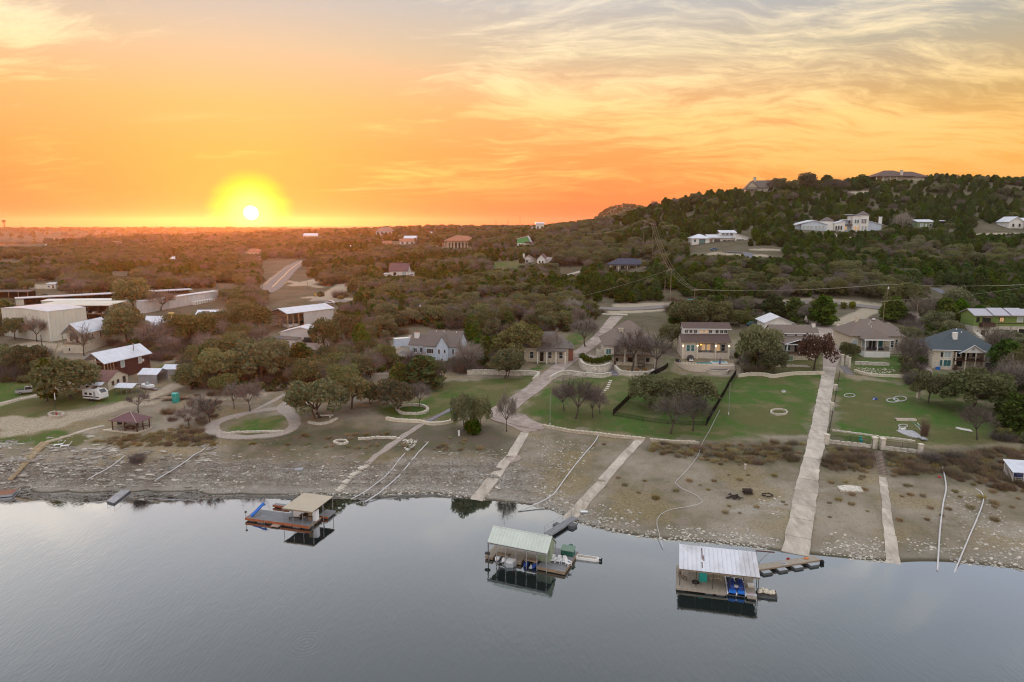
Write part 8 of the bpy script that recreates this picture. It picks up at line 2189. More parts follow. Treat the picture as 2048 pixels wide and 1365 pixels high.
 for i in range(10): g.box('deck_plank', GREYDECK, i * 5, -8, 2, i * 5 + 4.6, 8, 3.2)
 g.box('side_beam', STEEL, 0, -8.8, 0, 50, -8, 3.6); g.box('side_beam', STEEL, 0, 8, 0, 50, 8.8, 3.6)
docks()

# ------------------------------------------------------------------ loose cover: rocks, brush, shrubs (nobody could count them)
def scatter(name, label, P_, size, objs, rot=None):
 """real geometry instanced on points, one object of kind stuff"""
 cc = bpy.data.collections.new(name + '_kinds')
 for k, me in enumerate(objs):
  cc.objects.link(bpy.data.objects.new('%s_kind_%d' % (name, k), me))
 me = bpy.data.meshes.new(name)
 me.vertices.add(len(P_)); me.vertices.foreach_set('co', np.asarray(P_, np.float32).ravel())
 a = me.attributes.new('size', 'FLOAT_VECTOR', 'POINT'); a.data.foreach_set('vector', np.asarray(size, np.float32).ravel())
 if rot is None: rot = rng.uniform(0, 6.283, len(P_))
 r3 = np.zeros((len(P_), 3), np.float32); r3[:, 2] = rot
 a = me.attributes.new('turn', 'FLOAT_VECTOR', 'POINT'); a.data.foreach_set('vector', r3.ravel())
 me.update()
 o = bpy.data.objects.new(name, me); COL.objects.link(o); kind(o, 'stuff', label)
 ng = bpy.data.node_groups.new(name + '_scatter', 'GeometryNodeTree')
 ng.interface.new_socket('Geometry', in_out='INPUT', socket_type='NodeSocketGeometry')
 ng.interface.new_socket('Geometry', in_out='OUTPUT', socket_type='NodeSocketGeometry')
 N = ng.nodes; Lk = ng.links
 gi = N.new('NodeGroupInput'); go = N.new('NodeGroupOutput')
 ci = N.new('GeometryNodeCollectionInfo'); ci.inputs['Collection'].default_value = cc
 ci.inputs['Separate Children'].default_value = True; ci.inputs['Reset Children'].default_value = True
 ip = N.new('GeometryNodeInstanceOnPoints'); ip.inputs['Pick Instance'].default_value = True
 rv = N.new('FunctionNodeRandomValue'); rv.data_type = 'INT'
 for s_ in rv.inputs:
  if s_.type == 'INT' and s_.name == 'Min': s_.default_value = 0
  if s_.type == 'INT' and s_.name == 'Max': s_.default_value = len(objs) - 1
 m2p = N.new('GeometryNodeMeshToPoints'); Lk.new(gi.outputs[0], m2p.inputs['Mesh']); Lk.new(m2p.outputs[0], ip.inputs['Points'])
 Lk.new(ci.outputs[0], ip.inputs['Instance']); Lk.new([s_ for s_ in rv.outputs if s_.type == 'INT'][0], ip.inputs['Instance Index'])
 for nm, sk in (('turn', 'Rotation'), ('size', 'Scale')):
  na = N.new('GeometryNodeInputNamedAttribute'); na.data_type = 'FLOAT_VECTOR'; na.inputs['Name'].default_value = nm
  Lk.new(na.outputs[0], ip.inputs[sk])
 Lk.new(ip.outputs[0], go.inputs[0])
 md = o.modifiers.new('scatter', 'NODES'); md.node_group = ng
 return o
def rock_mesh(k, m, flat=.7):
 import bmesh
 bm = bmesh.new(); bmesh.ops.create_icosphere(bm, subdivisions=1, radius=.5)
 for v in bm.verts:
  v.co *= random.uniform(.72, 1.2); v.co.z *= flat; v.co.x *= 1.15
 me = bpy.data.meshes.new('rock%d' % k); bm.to_mesh(me); bm.free(); me.materials.append(m); return me
def in_poly(px, n):
 """random ground points whose pixel lies in a pixel polygon"""
 w = wpoly(px); lo, hi = w.min(0), w.max(0); out = []
 while sum(len(a) for a in out) < n:
  q = rng.uniform(lo, hi, (n * 2, 2)); ok = sdist(q[:, 0], q[:, 1], w) > 0; out.append(q[ok])
  if ok.sum() == 0: break
 q = np.concatenate(out)[:n]
 return np.c_[q, H(q[:, 0], q[:, 1])]
def scatters():
 def rmat(n, a, b):
  m = mat(n, a, .95, .18, 4, rnd=.3); return m
 RK = rmat('shore_rock', (.36, .335, .295), None); RKW = rmat('bleached_rock', (.50, .465, .41), None); RKD = rmat('ledge_rock', (.27, .245, .215), None)
 sh = wpoly([p for p in SHORE if -60 <= p[0] <= 2100])
 def along(n, d0, d1, pw=1.5):
  i = rng.integers(0, len(sh) - 1, n); t = rng.random((n, 1)); p = sh[i] * (1 - t) + sh[i + 1] * t
  d = d0 + (d1 - d0) * rng.random(n) ** pw
  q = p * (1 + d / np.hypot(p[:, 0], p[:, 1]))[:, None]
  return np.c_[q, H(q[:, 0], q[:, 1])]
 A = along(5200, -.3, 6.5, 2.0)
 clus = fbm(A[:, 0] / 6 + 11, A[:, 1] / 6, 3)
 A = A[clus > .40]
 s = (.12 + .5 * rng.random(len(A)) ** 3.0)[:, None] * np.array([1, .9, .8])
 scatter('shore_rocks', 'bleached limestone rubble along the water line', A, s * 1.15, [rock_mesh(i, RKW if i % 2 else RK) for i in range(6)])
 # broken ledges of the steep bank on the left: blocks lying level along the bank
 B = along(16000, .2, 17, 1.0)
 pxx, pyy, _ = proj(B[:, 0], B[:, 1], B[:, 2])
 dens = np.clip((1180 - pxx) / 160, 0, 1) * np.where(B[:, 2] > np.where(pxx < 440, 5.7, 4.6), .12, 1) * np.clip(fbm(B[:, 0] / 5, B[:, 1] / 2.2 + 3, 3) * 3.2 - .95, .05, 1)
 B = B[rng.random(len(B)) < dens]
 pxx = proj(B[:, 0], B[:, 1], B[:, 2])[0]
 g = (.16 + .42 * rng.random(len(B)) ** 2.6) * np.where(pxx < 430, 1.8, .8)
 s = np.c_[g * rng.uniform(1.0, 2.3, len(B)), g * .85, g * rng.uniform(.45, .8, len(B))]
 tang = np.full(len(B), .06) + rng.normal(size=len(B)) * .25
 scatter('ledge_blocks', 'broken grey limestone ledges and rubble of the steep bank', B, s, [rock_mesh(i, (RKD, RK, RKD, RKW, RK)[i % 5], .8) for i in range(7)], tang)
 C = np.concatenate([in_poly([(1880, 980), (1960, 985), (2048, 1060), (2048, 1110), (1930, 1080)], 420), in_poly([(1330, 1050), (1560, 1075), (1560, 1098), (1340, 1078)], 380), in_poly([(1640, 1085), (1760, 1090), (1760, 1120), (1640, 1110)], 260), in_poly([(1060, 870), (1190, 890), (1160, 960), (1080, 930)], 300), in_poly([(1500, 1000), (1570, 985), (1560, 1040)], 60)])
 scatter('scattered_stones', 'pale stones scattered over the dry bank', C, (.1 + .42 * rng.random(len(C)) ** 2.5)[:, None] * np.array([1.1, .9, .6]), [rock_mesh(i, RKW if i else RK) for i in range(4)])
 D = np.concatenate([in_poly([(1714, 736), (1786, 736), (1792, 744), (1760, 750), (1712, 744)], 170), in_poly([(804, 880), (826, 878), (836, 884), (812, 902)], 90)])
 scatter('garden_stones', 'white stones heaped in the garden bed and rock pile', D, (.16 + .34 * rng.random(len(D)) ** 1.5)[:, None] * np.array([1.2, .9, .7]), [rock_mesh(i, mat('white_stone', (.62, .58, .51), .95, .15, 3, rnd=.2)) for i in range(3)])
 # brush and tufts
 def cover(name, label, kinds, areas, s0, s1):
  P_ = np.concatenate([in_poly(p, n) for p, n in areas])
  keep = np.ones(len(P_), bool)
  for w_, r_ in WAYS: keep &= ldist(P_[:, 0], P_[:, 1], w_) > r_ / 2 + .5
  P_ = P_[keep]; P_[:, 2] -= .05
  g = rng.uniform(s0, s1, len(P_))[:, None]
  scatter(name, label, P_, g * np.c_[np.ones(len(P_)), np.ones(len(P_)), rng.uniform(.7, 1.2, len(P_))], kinds)
 slope = [(1650, 896), (1745, 902), (1850, 912), (2060, 896), (2060, 985), (1975, 985), (1880, 945), (1770, 950), (1640, 935)]
 mid = [(1296, 886), (1400, 892), (1620, 884), (1610, 925), (1430, 932), (1300, 905)]
 bank = [(190, 884), (300, 868), (360, 852), (416, 866), (430, 892), (250, 898)]
 cover('dry_grass_tufts', 'straw-coloured grass tufts on the slopes below the lawns', BUSH['dry'], [(slope, 420), (mid, 200), (bank, 200), ([(1180, 890), (1290, 884), (1600, 935), (1560, 1060), (1150, 1000)], 30), ([(1640, 935), (2048, 985), (2048, 1050), (1630, 1040)], 40), ([(300, 870), (900, 870), (1000, 900), (700, 900), (430, 890)], 60)], .4, 1.0)
 cover('brown_brush', 'brown leafless brush on the slopes below the lawns', BUSH['brown'], [(slope, 140), (mid, 16), (bank, 12), ([(480, 765), (600, 760), (700, 720), (790, 690), (760, 720), (640, 775), (500, 790)], 60), ([(340, 790), (460, 790), (420, 850), (330, 840)], 24)], .45, .9)
 under = [([(640, 592), (1240, 616), (1205, 655), (1010, 690), (935, 735), (925, 660), (830, 655), (720, 735), (650, 690)], 330), ([(1335, 600), (1640, 606), (1600, 660), (1484, 655), (1345, 655)], 190), ([(1780, 632), (2060, 640), (2060, 660), (1940, 660), (1890, 690), (1836, 690)], 130), ([(1985, 745), (2070, 745), (2070, 890), (1995, 880), (2010, 830)], 120),
             ([(380, 690), (540, 700), (620, 745), (560, 790), (430, 790), (350, 762)], 190), ([(0, 700), (90, 705), (130, 720), (150, 770), (0, 765)], 70), ([(225, 690), (440, 655), (480, 700), (330, 725)], 120), ([(735, 730), (830, 722), (900, 745), (830, 765), (740, 752)], 60), ([(1800, 700), (1840, 760), (1830, 790), (1815, 745)], 26), ([(1870, 768), (1985, 758), (2000, 800), (1890, 790)], 26), ([(580, 760), (780, 700), (770, 730), (600, 800)], 50), ([(1480, 690), (1545, 715), (1545, 745), (1480, 745)], 26), ([(860, 735), (1000, 722), (1030, 735), (930, 748)], 36)]
 cover('understorey_shrubs', 'shrubs and scrub growing between the houses and below the trees', BUSH['green'] + BUSH['olive'] + BUSH['brown'] + BUSH['purple'] + BUSH['olive'], under, .7, 1.7)
scatters()

# ------------------------------------------------------------------ vehicles
def car(b, paint, kindc='sedan', L=4.6):
 """body with cut-in windows, wheels with rims, lights; b is a Bld placed on the ground, lengths in metres"""
 b.u = 1.0
 hw = .9
 prof = {'sedan': [(-2.3, .35), (-2.3, .8), (-1.5, .95), (1.4, .95), (2.25, .75), (2.3, .35)], 'pickup': [(-2.8, .45), (-2.8, 1.1), (.9, 1.1), (2.5, 1.05), (2.6, .45)]}[kindc]
 cab = {'sedan': [(-1.75, .94), (-1.1, 1.42), (.45, 1.45), (1.25, .94)], 'pickup': [(-.9, 1.09), (-.8, 1.8), (.6, 1.82), (1.35, 1.09)]}[kindc]
 b.put('body', MB().extr(prof, 'y', -hw, hw), paint); b.put('cabin', MB().extr(cab, 'y', -hw * .82, hw * .82), paint)
 cx = sum(p[0] for p in cab) / 4
 ws = [(cx + (x - cx) * .84, .0 + (cab[0][1] + (z - cab[0][1]) * .86 + .05)) for x, z in cab]
 for s_ in (-1, 1): b.put('side_window', MB().extr(ws, 'y', s_ * hw * .82 - .012, s_ * hw * .82 + .012), GLASS)
 fx0, fx1 = cab[3], cab[2]; b.put('windscreen', MB().extr([(fx0[0] + .02, fx0[1] + .05), (fx0[0] + .06, fx0[1] + .05), (fx1[0] + .06, fx1[1] - .06), (fx1[0] + .02, fx1[1] - .06)], 'y', -hw * .72, hw * .72), GLASS)
 wb = 1.45 if kindc == 'sedan' else 1.7
 for x in (-wb, wb):
  for s_ in (-1, 1):
   w = b.put('wheel', MB().tube([(x, s_ * (hw - .16), .36), (x, s_ * (hw + .03), .36)], .36, 12), RUBBER); b.put('rim', MB().tube([(x, s_ * (hw + .03), .36), (x, s_ * (hw + .05), .36)], .2, 8), STEEL, w)
 for s_ in (-1, 1): b.put('headlight', MB().box(prof[-2][0] - .04, s_ * .6 - .18, .6, prof[-2][0] + .03, s_ * .6 + .18, .75), WHITEP); b.put('tail_light', MB().box(prof[1][0] - .03, s_ * .7 - .1, .6, prof[1][0] + .04, s_ * .7 + .1, .85), RED)
 if kindc == 'pickup': b.put('truck_bed', MB().box(-2.7, -.75, 1.1, -1.0, .75, 1.13), BLACKM)
def vehicles():
 car(Bld('pickup_truck', 'silver crew-cab pickup truck parked beside the white garden path', 'pickup', (59, 787), yaw=24), CARG, 'pickup')
 car(Bld('parked_car', 'white saloon car parked at the roadside above the pole barn', 'car', (660, 608), yaw=170), CARW)
 car(Bld('parked_car', 'white car parked beside the lime green house', 'car', (2036, 675), yaw=200), CARW)
 car(Bld('pickup_truck', 'blue pickup truck parked under the trees behind the pool house', 'pickup', (1480, 642), yaw=40), CARB, 'pickup')
 car(Bld('parked_car', 'teal blue car half hidden beside the white garage', 'car', (1505, 652), yaw=5), mat('teal_car_paint', (.03, .16, .2), .35, .04, 1, spec=.6))
 car(Bld('parked_car', 'dark blue car next to the covered boat at the parking pad', 'car', (1686, 662), yaw=10), CARB)
 for b_ in CARS: car(b_, CARB)
 b = Bld('covered_boat', 'boat under a white cover on a trailer behind the white-porch house', 'boat', (1704, 658), yaw=8); b.u = 1
 b.put('hull', MB().prism([(-3, -.9), (1.6, -1), (3.2, 0), (1.6, 1), (-3, .9)], [.5, .5, .8, .5, .5], [1.3] * 5), CARB); b.put('cover', MB().extr([(-1, 1.3), (1, 1.3), (.3, 2.0), (-.3, 2.0)], 'x', -3.1, 2.4), WHITEP); b.put('trailer', MB().box(-2.6, -.6, .3, 3.6, .6, .48), STEEL)
 for s_ in (-1, 1): b.put('wheel', MB().tube([(-.6, s_ * .8, .33), (-.6, s_ * 1.0, .33)], .33, 10), RUBBER)
 b = Bld('travel_trailer', 'white camper trailer with rounded nose parked on the grass by the cottage', 'caravan', (192, 801), yaw=-16); b.u = 1
 b.put('body', MB().extr([(-2.7, .6), (-2.7, 2.8), (-2.5, 2.95), (1.9, 2.95), (2.7, 2.2), (2.75, .9), (2.3, .6)], 'y', -1.15, 1.15), WHITEP)
 b.put('belt_stripe', MB().box(-2.6, -1.17, .95, 2.2, -1.151, 1.25), BLACKM); b.put('door', MB().box(.6, -1.18, .7, 1.25, -1.151, 2.5), GREYPL); b.put('roof_unit', MB().box(-.6, -.4, 2.95, .3, .4, 3.2), BLACKM)
 for x in (-2.0, -.6): b.put('window', MB().box(x, -1.19, 1.55, x + .8, -1.151, 2.1), GLASS)
 b.put('front_panel', MB().extr([(2.02, 2.92), (2.72, 2.22), (2.76, 2.25), (2.06, 2.96)], 'y', -.8, .8), GLASS); b.put('hitch', MB().tube([(2.6, -.5, .55), (3.7, 0, .5), (2.6, .5, .55)], .05, 4), IRON)
 for x in (-.6, .3):
  for s_ in (-1, 1): b.put('wheel', MB().tube([(x, s_ * .95, .36), (x, s_ * 1.16, .36)], .36, 10), RUBBER)
 b = Bld('boat_trailer', 'white boat on a trailer between the carport and the open metal shed', 'boat', (296, 778), yaw=-28); b.u = 1
 b.put('hull', MB().prism([(-2.4, -.85), (1.2, -.9), (2.8, 0), (1.2, .9), (-2.4, .85)], [.4, .4, .7, .4, .4], [1.1, 1.1, 1.3, 1.1, 1.1]), WHITEP); b.put('console', MB().box(-.5, -.4, 1.1, .3, .4, 1.7), GREYPL); b.put('frame', MB().box(-2, -.5, .2, 3.4, .5, .38), STEEL)
 b = Bld('flat_trailer', 'long dark flat trailer lying under the oaks beside the portable toilet', 'trailer', (322, 802), yaw=12); b.u = 1
 b.put('bed', MB().box(0, -1, .6, 6.5, 1, .8), WOOD); b.put('drawbar', MB().tube([(0, -.6, .6), (-1.8, 0, .5), (0, .6, .6)], .06, 4), IRON)
 for x in (2.8, 3.8):
  for s_ in (-1, 1): b.put('wheel', MB().tube([(x, s_ * .8, .35), (x, s_ * 1.05, .35)], .35, 10), RUBBER)
 b = Bld('portable_toilet', 'teal portable toilet with pale roof beside the long flat trailer', 'portable toilet', (352, 805), yaw=-10); b.u = 1
 b.put('cabin', MB().box(-.6, -.6, 0, .6, .6, 2.1), TEALP); b.put('roof', MB().extr([(-.65, 2.1), (.65, 2.1), (.4, 2.32), (-.4, 2.32)], 'x', -.65, .65), mat('pale_teal', (.1, .45, .4), .5, .05, 1)); b.put('door', MB().box(-.42, -.64, .1, .42, -.602, 1.95), mat('teal_door', (.02, .30, .27), .5, .05, 1)); b.put('vent_pipe', MB().cyl(.4, .45, 2.1, 2.6, .05, 6), GREYPL)
vehicles()

# ------------------------------------------------------------------ poles, wires, signs, garden things
def details():
 tops = {}
 def pole(nm, lb, px, py, top, cross=True, m=WOOD, Y=None, r=.16):
  p = at(px, py) if Y is None else PY(px, py, Y); u = mpp(p); hh = (py - top) * u
  t = thing('utility_pole', lb, 'utility pole', p); MB().cyl(0, 0, -1, hh, r, 7, r2=r * .65).build('shaft', m, t)
  if cross:
   MB().box(-1.3, -.08, hh - .75, 1.3, .08, hh - .55).build('cross_arm', m, t)
   for x in (-1.15, 0, 1.15): MB().cyl(x, 0, hh - .55, hh - .28, .06, 6).build('insulator', GREYPL, t)
  tops[nm] = p + Vector((0, 0, hh - .3)); return t
 pole('A', 'tall double-arm power pole with sagging wires in front of the wooded hill', 1340, 607, 537)
 pole('B', 'power pole in the wood, upper of the two on the wire line climbing the hill', 1304, 520, 448)
 pole('C', 'power pole at the crest of the wire line, where the wires turn along the ridge', 1286, 510, 440)
 pole('D', 'leaning power pole at the road among pale twigs', 1388, 618, 578)
 pole('E', 'power pole with a white transformer above the road', 1772, 620, 567)
 pole('F', 'power pole at the far side of the road beyond the frame edge', 2090, 606, 566)
 pole('G', 'power pole in the wood above the blue-grey gabled house', 880, 614, 582)
 pole('H', 'pole with a white transformer in front of the wood by the gravel track', 841, 640, 608, False)
 pole('I', 'power pole beside the highway', 615, 578, 540)
 pole('J', 'short pole at the roadside by the middle driveway', 1099, 620, 605); pole('K', 'bare pole beside the tall double-arm pole', 1329, 596, 560, False)
 pole('L', 'power pole behind the white-porch house', 1765, 652, 600); pole('M', 'pole at the head of the side drive', 1831, 656, 602, False); pole('N', 'power pole on the far ridge under the wires', 1115, 468, 448)
 pole('O', 'dark post in front of the oaks behind the pool house', 1389, 642, 612, False); pole('P', 'power pole left of the highway', 525, 578, 540); pole('Q', 'tall slim pole in the side yard of the porch house', 85, 700, 670, False, IRON)
 wm = mat('wire_metal', (.45, .40, .33), .5, .1, 1)
 def wire(a, b, sag, off=(0, 0, 0)):
  A, B = tops[a] + Vector(off), tops[b] + Vector(off); pts = []
  for k in range(13):
   t = k / 12; p = A.lerp(B, t); p.z -= sag * 4 * t * (1 - t); pts.append(p - A)
  o = MB().tube(pts, .03, 4).build('power_line', wm, loc=A); tag(o, {'AB': 'power lines climbing the hill from the double-arm pole', 'BC': 'power lines at the crest of the wire line', 'CN': 'power lines running along the ridge towards the far houses', 'AD': 'power lines dropping from the double-arm pole to the leaning pole', 'DE': 'power lines above the road in front of the wooded hill', 'EF': 'power lines above the road at the frame edge', 'GJ': 'power lines over the road in the middle of the view', 'HG': 'thin line between the two poles above the blue-grey house', 'JA': 'power lines from the short roadside pole to the double-arm pole', 'IP': 'power lines crossing near the highway', 'LF': 'power lines behind the white-porch house'}[a + b], 'power line', 'power lines ' + a.lower() + b.lower())
 for a, b, s_ in (('A', 'B', 2.2), ('B', 'C', .6), ('C', 'N', 9), ('A', 'D', 1.2), ('D', 'E', 1.4), ('E', 'F', 1.0)):
  for x in (-1.15, 0, 1.15): wire(a, b, s_, (x, 0, 0))
 for a, b, s_ in (('G', 'J', 1.2), ('H', 'G', .5), ('J', 'A', 1.2), ('I', 'P', .6), ('L', 'F', 1.2)): wire(a, b, s_)
 t = Bld('transformer', 'white transformer can on the power pole above the road', 'transformer', tops['E'] - Vector((0, .35, 1.6))); t.u = 1; t.put('can', MB().lathe([(0, -.5), (.28, -.5), (.28, .4), (0, .5)], 10), WHITEP); t.put('bushing', MB().cyl(0, 0, .5, .75, .05, 5), GREYPL)
 t = Bld('transformer', 'white transformer can on the pole by the gravel track', 'transformer', tops['H'] - Vector((0, .35, .8))); t.u = 1; t.put('can', MB().lathe([(0, -.5), (.3, -.5), (.3, .5), (0, .6)], 10), WHITEP); t.put('bushing', MB().cyl(0, 0, .6, .85, .05, 5), GREYPL)
 b = Bld('estate_sign', 'teal and green billboard on white posts beside the road', 'sign', (1379, 612), yaw=-4)
 for x in (-5.5, 5.5): b.post(x, 0, -2, 9, 1.0, WHITE)
 b.box('sign_panel', TEALP, -6.5, -.6, 5, 6.5, .6, 13.5); b.box('sign_strip', mat('sky_blue_panel', (.15, .42, .5), .5, .05, 1), -6.3, -.9, 10.8, 6.3, -.62, 13.2); b.box('sign_tree_band', mat('sign_green', (.02, .16, .06), .6, .1, 1), -5, -.9, 6.2, 5.5, -.62, 9)
 b = Bld('warning_sign', 'yellow diamond warning sign beside the highway junction', 'sign', (631, 597)); b.post(0, 0, -1, 6, .5, STEEL); b.put('sign_plate', MB().extr([(0, 5), (2.8, 7.8), (0, 10.6), (-2.8, 7.8)], 'y', -.25, 0), YELLOW); b.put('arrow_mark', MB().extr([(-.25, 6.3), (.25, 6.3), (.25, 8.3), (.9, 8.3), (0, 9.6), (-.9, 8.3), (-.25, 8.3)], 'y', -.32, -.26), BLACKM)
 b = Bld('warning_sign', 'small orange-yellow sign further up the highway', 'sign', (572, 572)); b.post(0, 0, -1, 5, .4, STEEL); b.put('sign_plate', MB().extr([(0, 3.6), (2, 5.6), (0, 7.6), (-2, 5.6)], 'y', -.25, 0), YELLOW)
 b = Bld('flagpole', 'dark flagpole with a red base standing in the round kerb ring', 'flagpole', (113, 831)); b.put('pole', MB().cyl(0, 0, 0, 48, .45, 6, r2=.3), IRON); b.put('base_block', MB().cyl(0, 0, 0, 5, 1.4, 8), RED); b.put('furled_flag', MB().prism([(.3, -.2), (1.6, -.3), (1.3, .4), (.3, .3)], 32, 46), WHITEP)
 for px, py, tp, lb in ((1100, 852, 790, 'slim pale pole at the lower edge of the lawn beside the driveway'), (1457, 830, 764, 'slim pale pole on the lawn just outside the black mesh fence'), (884, 770, 745, 'garden lamp with a white globe beside the broad dark cedar'), (1526, 722, 700, 'small lantern post before the covered porch')):
  p = at(px, py); u = mpp(p); t = thing('lamp_post' if 'la' in lb.split()[1] + lb.split()[0] else 'lamp_post', lb, 'pole', p); MB().cyl(0, 0, 0, (py - tp) * u, .06, 6).build('pole', STEEL, t); MB().cyl(0, 0, 0, .6, .13, 6).build('base_sleeve', WHITEP, t)
  if 'globe' in lb or 'lantern' in lb: MB().lathe([(0, -.25), (.25, 0), (0, .28)], 8, 0, 0).build('lamp_globe', WHITEP, t, True, loc=(0, 0, (py - tp) * u + .2))
 # hedge, orange grasses, special shrubs
 hp = [at(*p) for p in ((1164, 728), (1172, 735), (1190, 739), (1208, 737), (1219, 732))]; L = smooth_line([(p.x, p.y, 1) for p in hp], .35); z0 = max(p.z for p in hp)
 pts = np.array([(x + random.gauss(0, .45), y + random.gauss(0, .45) + .5, h1(x, y) + 1.7 + random.random() * 1.5) for x, y, _ in L for _k in range(46)]); v, f = cards(pts, .34)
 o = bpy.data.objects.new('hedge', np_mesh('hedge', v - np.array(tuple(hp[0])), f, HEDGEM, rng.random(len(pts)))); COL.objects.link(o); o.location = hp[0]; tag(o, 'clipped bright green hedge curving on top of the tall limestone wall', 'hedge')
 def bush(kd, px, py, wpx, hpx, lb, nm='shrub', cat='shrub', group=None):
  p = at(px, py); u = mpp(p); me = random.choice(BUSH[kd]); bb = np.array([v.co for v in me.vertices]); ext = bb.max(0) - bb.min(0)
  o = bpy.data.objects.new(nm, me); COL.objects.link(o); o.location = p; o.rotation_euler = (0, 0, random.random() * 6); o.scale = (wpx * u / ext[0], wpx * u / ext[0], hpx * u / ext[2]); tag(o, lb, cat, group)
 for px, lb in ((1257, 'orange ornamental grass clump nearest the garden steps'), (1274, 'middle orange ornamental grass clump'), (1291, 'orange ornamental grass clump nearest the black fence')): bush('orange', px, 741, 13, 8, lb, 'ornamental_grass', 'plant')
 bush('purple', 274, 926, 58, 40, 'large dark purple leafless bush on the ledges beside the small pontoon'); bush('lime', 1707, 700, 40, 30, 'yellow-green shrub at the corner of the white-porch house'); bush('lime', 1687, 618, 16, 14, 'yellow-green yucca clump at the roadside, nearer the parking pad', 'yucca', 'plant'); bush('lime', 1704, 617, 16, 14, 'yellow-green yucca clump at the roadside, nearer the power pole', 'yucca', 'plant')
 bush('purple', 1862, 924, 70, 40, 'dark tangled thicket right beside the corner pillar'); bush('purple', 1910, 918, 60, 36, 'dark tangled thicket below the rowing boat'); bush('green', 945, 868, 40, 34, 'dark green shrub at the foot of the two upright oaks'); bush('green', 1012, 742, 30, 16, 'low green shrub on the white limestone terrace'); bush('green', 1475, 716, 16, 16, 'dark shrub at the corner of the pool house'); bush('purple', 1660, 920, 30, 22, 'purple brush clump beside the concrete ramp'); bush('green', 1688, 690, 26, 22, 'dark green shrub beside the parking pad'); bush('brown', 1848, 872, 26, 80, 'tall rust-brown creeper clump at the end of the low wall')
 for k, (px, py) in enumerate(((119, 892), (132, 894))):
  b = Bld('sun_lounger', ('white sun lounger next to the timber walk', 'white sun lounger further from the timber walk')[k], 'lounger', (px, py), yaw=20); b.u = 1
  b.put('frame', MB().box(-.95, -.32, .26, .6, .32, .34), WHITEP); b.put('backrest', MB().extr([(.55, .3), (.62, .26), (1.15, .95), (1.08, .99)], 'y', -.32, .32), WHITEP)
  for x in (-.85, .45):
   for y in (-.28, .28): b.put('leg', MB().box(x - .04, y - .04, 0, x + .04, y + .04, .26), WHITEP)
 b = Bld('goal_frame', 'white goal frame with net standing before the covered porch house', 'goal', (1567, 722), yaw=-3); b.put('goal_post', MB().tube([(0, 0, 0), (0, 0, 10), (19, 0, 10), (19, 0, 0)], .35, 5), WHITEP); b.put('ground_bar', MB().tube([(0, 0, .3), (19, 0, .3)], .3, 5), WHITEP); b.box('net', GREYGR, .5, .3, .5, 18.5, .5, 9.5)
 b = Bld('fabric_shade', 'dark blue crumpled tarpaulin heap on the side lawn', 'tarpaulin', (1750, 799)); b.put('tarp', MB().lathe([(0, 4.5), (2.4, 3.8), (4.6, 1.6), (5.6, 0)], 9), BLUED); b.put('pale_flap', MB().extr([(-5.5, 0), (-2, 0), (-3, 3.4)], 'y', -3.5, -1.5), BLUEW)
 b = Bld('cornhole_bench', 'flat pale plank platform lying on the side lawn', 'platform', (1793, 842), yaw=-3); b.box('deck', mat('pinkish_planks', (.45, .36, .32), .85, .15, 2), 0, 0, 2, 39, 9, 3.4); b.box('side_board', CREAMS, 0, -.7, -.5, 39, 0, 3.2)
 b = Bld('stone_circle_patio', 'round grey flagstone patio with a short step at the end of the side lawn', 'patio', (1820, 868)); b.put('paving', MB().prism([(17 * math.cos(k * .449), 17 * math.sin(k * .449) * 2.2 + 10) for k in range(14)], -1, .8), mat('patio_stone', (.42, .41, .43), .9, .2, 3)); b.box('step_slab', GREYPL, 2, -38, -1, 13, -24, 1.2); b.box('bench_slab', WHITE, -9, 22, .8, 5, 26, 4)
 for dx in (-8, 3): b.box('bench_leg', WHITE, dx, 22, .8, dx + 1.2, 26, 5.4)
 b = Bld('upturned_rowing_boat', 'pale rowing boat lying upside down on the grass by the round leafless tree', 'boat', (1926, 860), yaw=-48); b.put('hull', MB().add([(-13, -3.4, 0), (13, -3, 0), (17, 0, 0), (13, 3, 0), (-13, 3.4, 0), (-12, -2, 3), (11, -1.6, 3), (14, 0, 2.6), (11, 1.6, 3), (-12, 2, 3)], [(0, 1, 6, 5), (1, 2, 7, 6), (2, 3, 8, 7), (3, 4, 9, 8), (4, 0, 5, 9), (5, 6, 7, 8, 9), (4, 3, 2, 1, 0)]), WHITE); b.box('keel', GREYPL, -12, -.3, 3, 13, .3, 3.5)
 for k, (px, py) in enumerate(((1468, 996), (1495, 987), (1535, 992))):
  p = at(px, py); lbl = ('loose heap of dark branches on the dry bank', 'neat criss-cross stack of dark logs on the dry bank', 'low ring of dark charred logs on the dry bank')[k]; t = thing('log_pile', lbl, 'log pile', p)
  for j in range(14 if k == 0 else 9):
   if k == 1: lv, s_ = divmod(j, 3); q = [(-.8, -.5 + s_ * .5, .12 + lv * .24), (.8, -.5 + s_ * .5, .12 + lv * .24)]; q = q if lv % 2 == 0 else [(y, x, z) for x, y, z in q]
   elif k == 0: a = random.random() * 6.3; q = [(math.cos(a) * 1.5 + random.gauss(0, .3), math.sin(a) * .9, .1), (-math.cos(a + .5) * 1.0, -math.sin(a) * .6, .3 + .35 * random.random())]
   else: a = j * .7; q = [(math.cos(a) * .9, math.sin(a) * .7, .12), (math.cos(a + .6) * .9, math.sin(a + .6) * .7, .14 + .1 * (j % 2))]
   MB().tube(q, .09 if k == 0 else .12, 5).build('log', mat('charred_wood', (.055, .042, .034), .9, .3, 3), t)
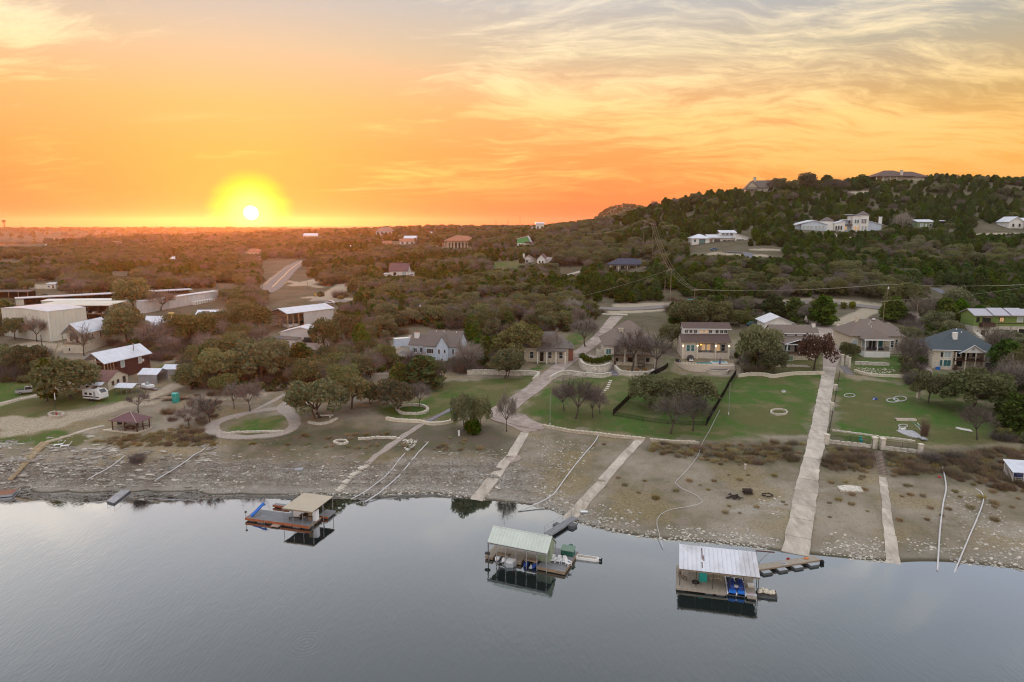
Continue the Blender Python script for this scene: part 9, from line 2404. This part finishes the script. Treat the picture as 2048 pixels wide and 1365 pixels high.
 for nm, lb, cat, px, py, mk in (('well_cap', 'grey concrete standpipe block standing on the dry bank', 'standpipe', 1490, 940, CONC), ('marker_post', 'short white post at the top of the rocky bank', 'post', 918, 872, WHITEP), ('white_crate', 'small white box lying on the big lawn', 'box', 1567, 785, WHITEP), ('teal_chair', 'teal garden chair behind the low limestone wall', 'chair', 1722, 884, TEALP)):
  p = at(px, py); t = thing(nm, lb, cat, p, .3)
  if 'crate' in nm: MB().box(-.4, -.3, 0, .4, .3, .45).build('body', mk, t); MB().box(-.43, -.33, .45, .43, .33, .52).build('lid', GREYPL, t)
  elif 'chair' in nm: MB().box(-.3, -.3, .4, .3, .3, .46).build('seat', mk, t); MB().box(-.3, .25, .46, .3, .32, 1.1).build('backrest', mk, t); MB().box(-.25, -.25, 0, .25, .25, .4).build('leg_frame', mk, t)
  else: MB().cyl(0, 0, -.2, 1.0, .22, 8, r2=.18).build('shaft', mk, t); MB().cyl(0, 0, 1.0, 1.12, .26, 8).build('cap', mk, t)
 t = thing('concrete_slab', 'broken pale concrete slab lying on the dry bank', 'slab', at(1700, 977)); MB().prism([(-2.2, -1.2), (1.6, -1.6), (2.2, .6), (.2, 1.4), (-2, .8)], -.2, .12).build('slab_piece', STONEW, t)
 t = thing('aluminium_rack', 'small metal rack lying across a pipe on the rocky bank', 'rack', at(586, 941)); MB().tube([(-2.8, 0, .2), (1.8, .1, .2)], .09, 5).build('bar', STEEL, t); MB().box(.4, -.5, .1, 1.9, .5, .32).build('tray', GREYPL, t)
 t = thing('aluminium_rack', 'bent metal boat rack beside the straight pipe on the ledges', 'rack', at(352, 938), .4); MB().tube([(-1.6, 0, .3), (1.2, .1, .3)], .08, 5).build('bar', STEEL, t); MB().tube([(-1, -.6, .2), (.4, .5, .2)], .08, 5).build('bar', STEEL, t)
 t = thing('pontoon_pad', 'small pale float pad lying beside the concrete dock ramp', 'float', at(1168, 1026)); MB().box(-.7, -.4, 0, .7, .4, .22).build('body', GREYPL, t); MB().box(-.6, -.3, .22, .6, .3, .26).build('lid', WHITE, t)
 for k, (px, py) in enumerate(((1828, 943), (1879, 955))):
  t = thing('red_cushion', ('red plastic scrap in the brush below the thicket', 'red plastic scrap beside the double white pipe')[k], 'litter', at(px, py), k); MB().prism([(-.35, -.2), (.35, -.15), (.3, .2), (-.3, .22)], 0, .16).build('scrap', RED, t); MB().box(-.1, -.1, .16, .2, .1, .22).build('flap', RED, t)
 t = thing('pole_bundle', 'sheaf of pale poles and pipes leaning on the fence post by the round patio', 'pipes', at(1848, 866), .3)
 for k in range(9): MB().tube([(random.gauss(0, .4), random.gauss(0, .5), .1), (random.gauss(0, .5) - .6, random.gauss(1.5, .6), 1.2 + 1.2 * random.random())], .035, 4).build('pole', (WHITEP, TEALP, PIPE)[k % 3], t)
details()
build_forest()
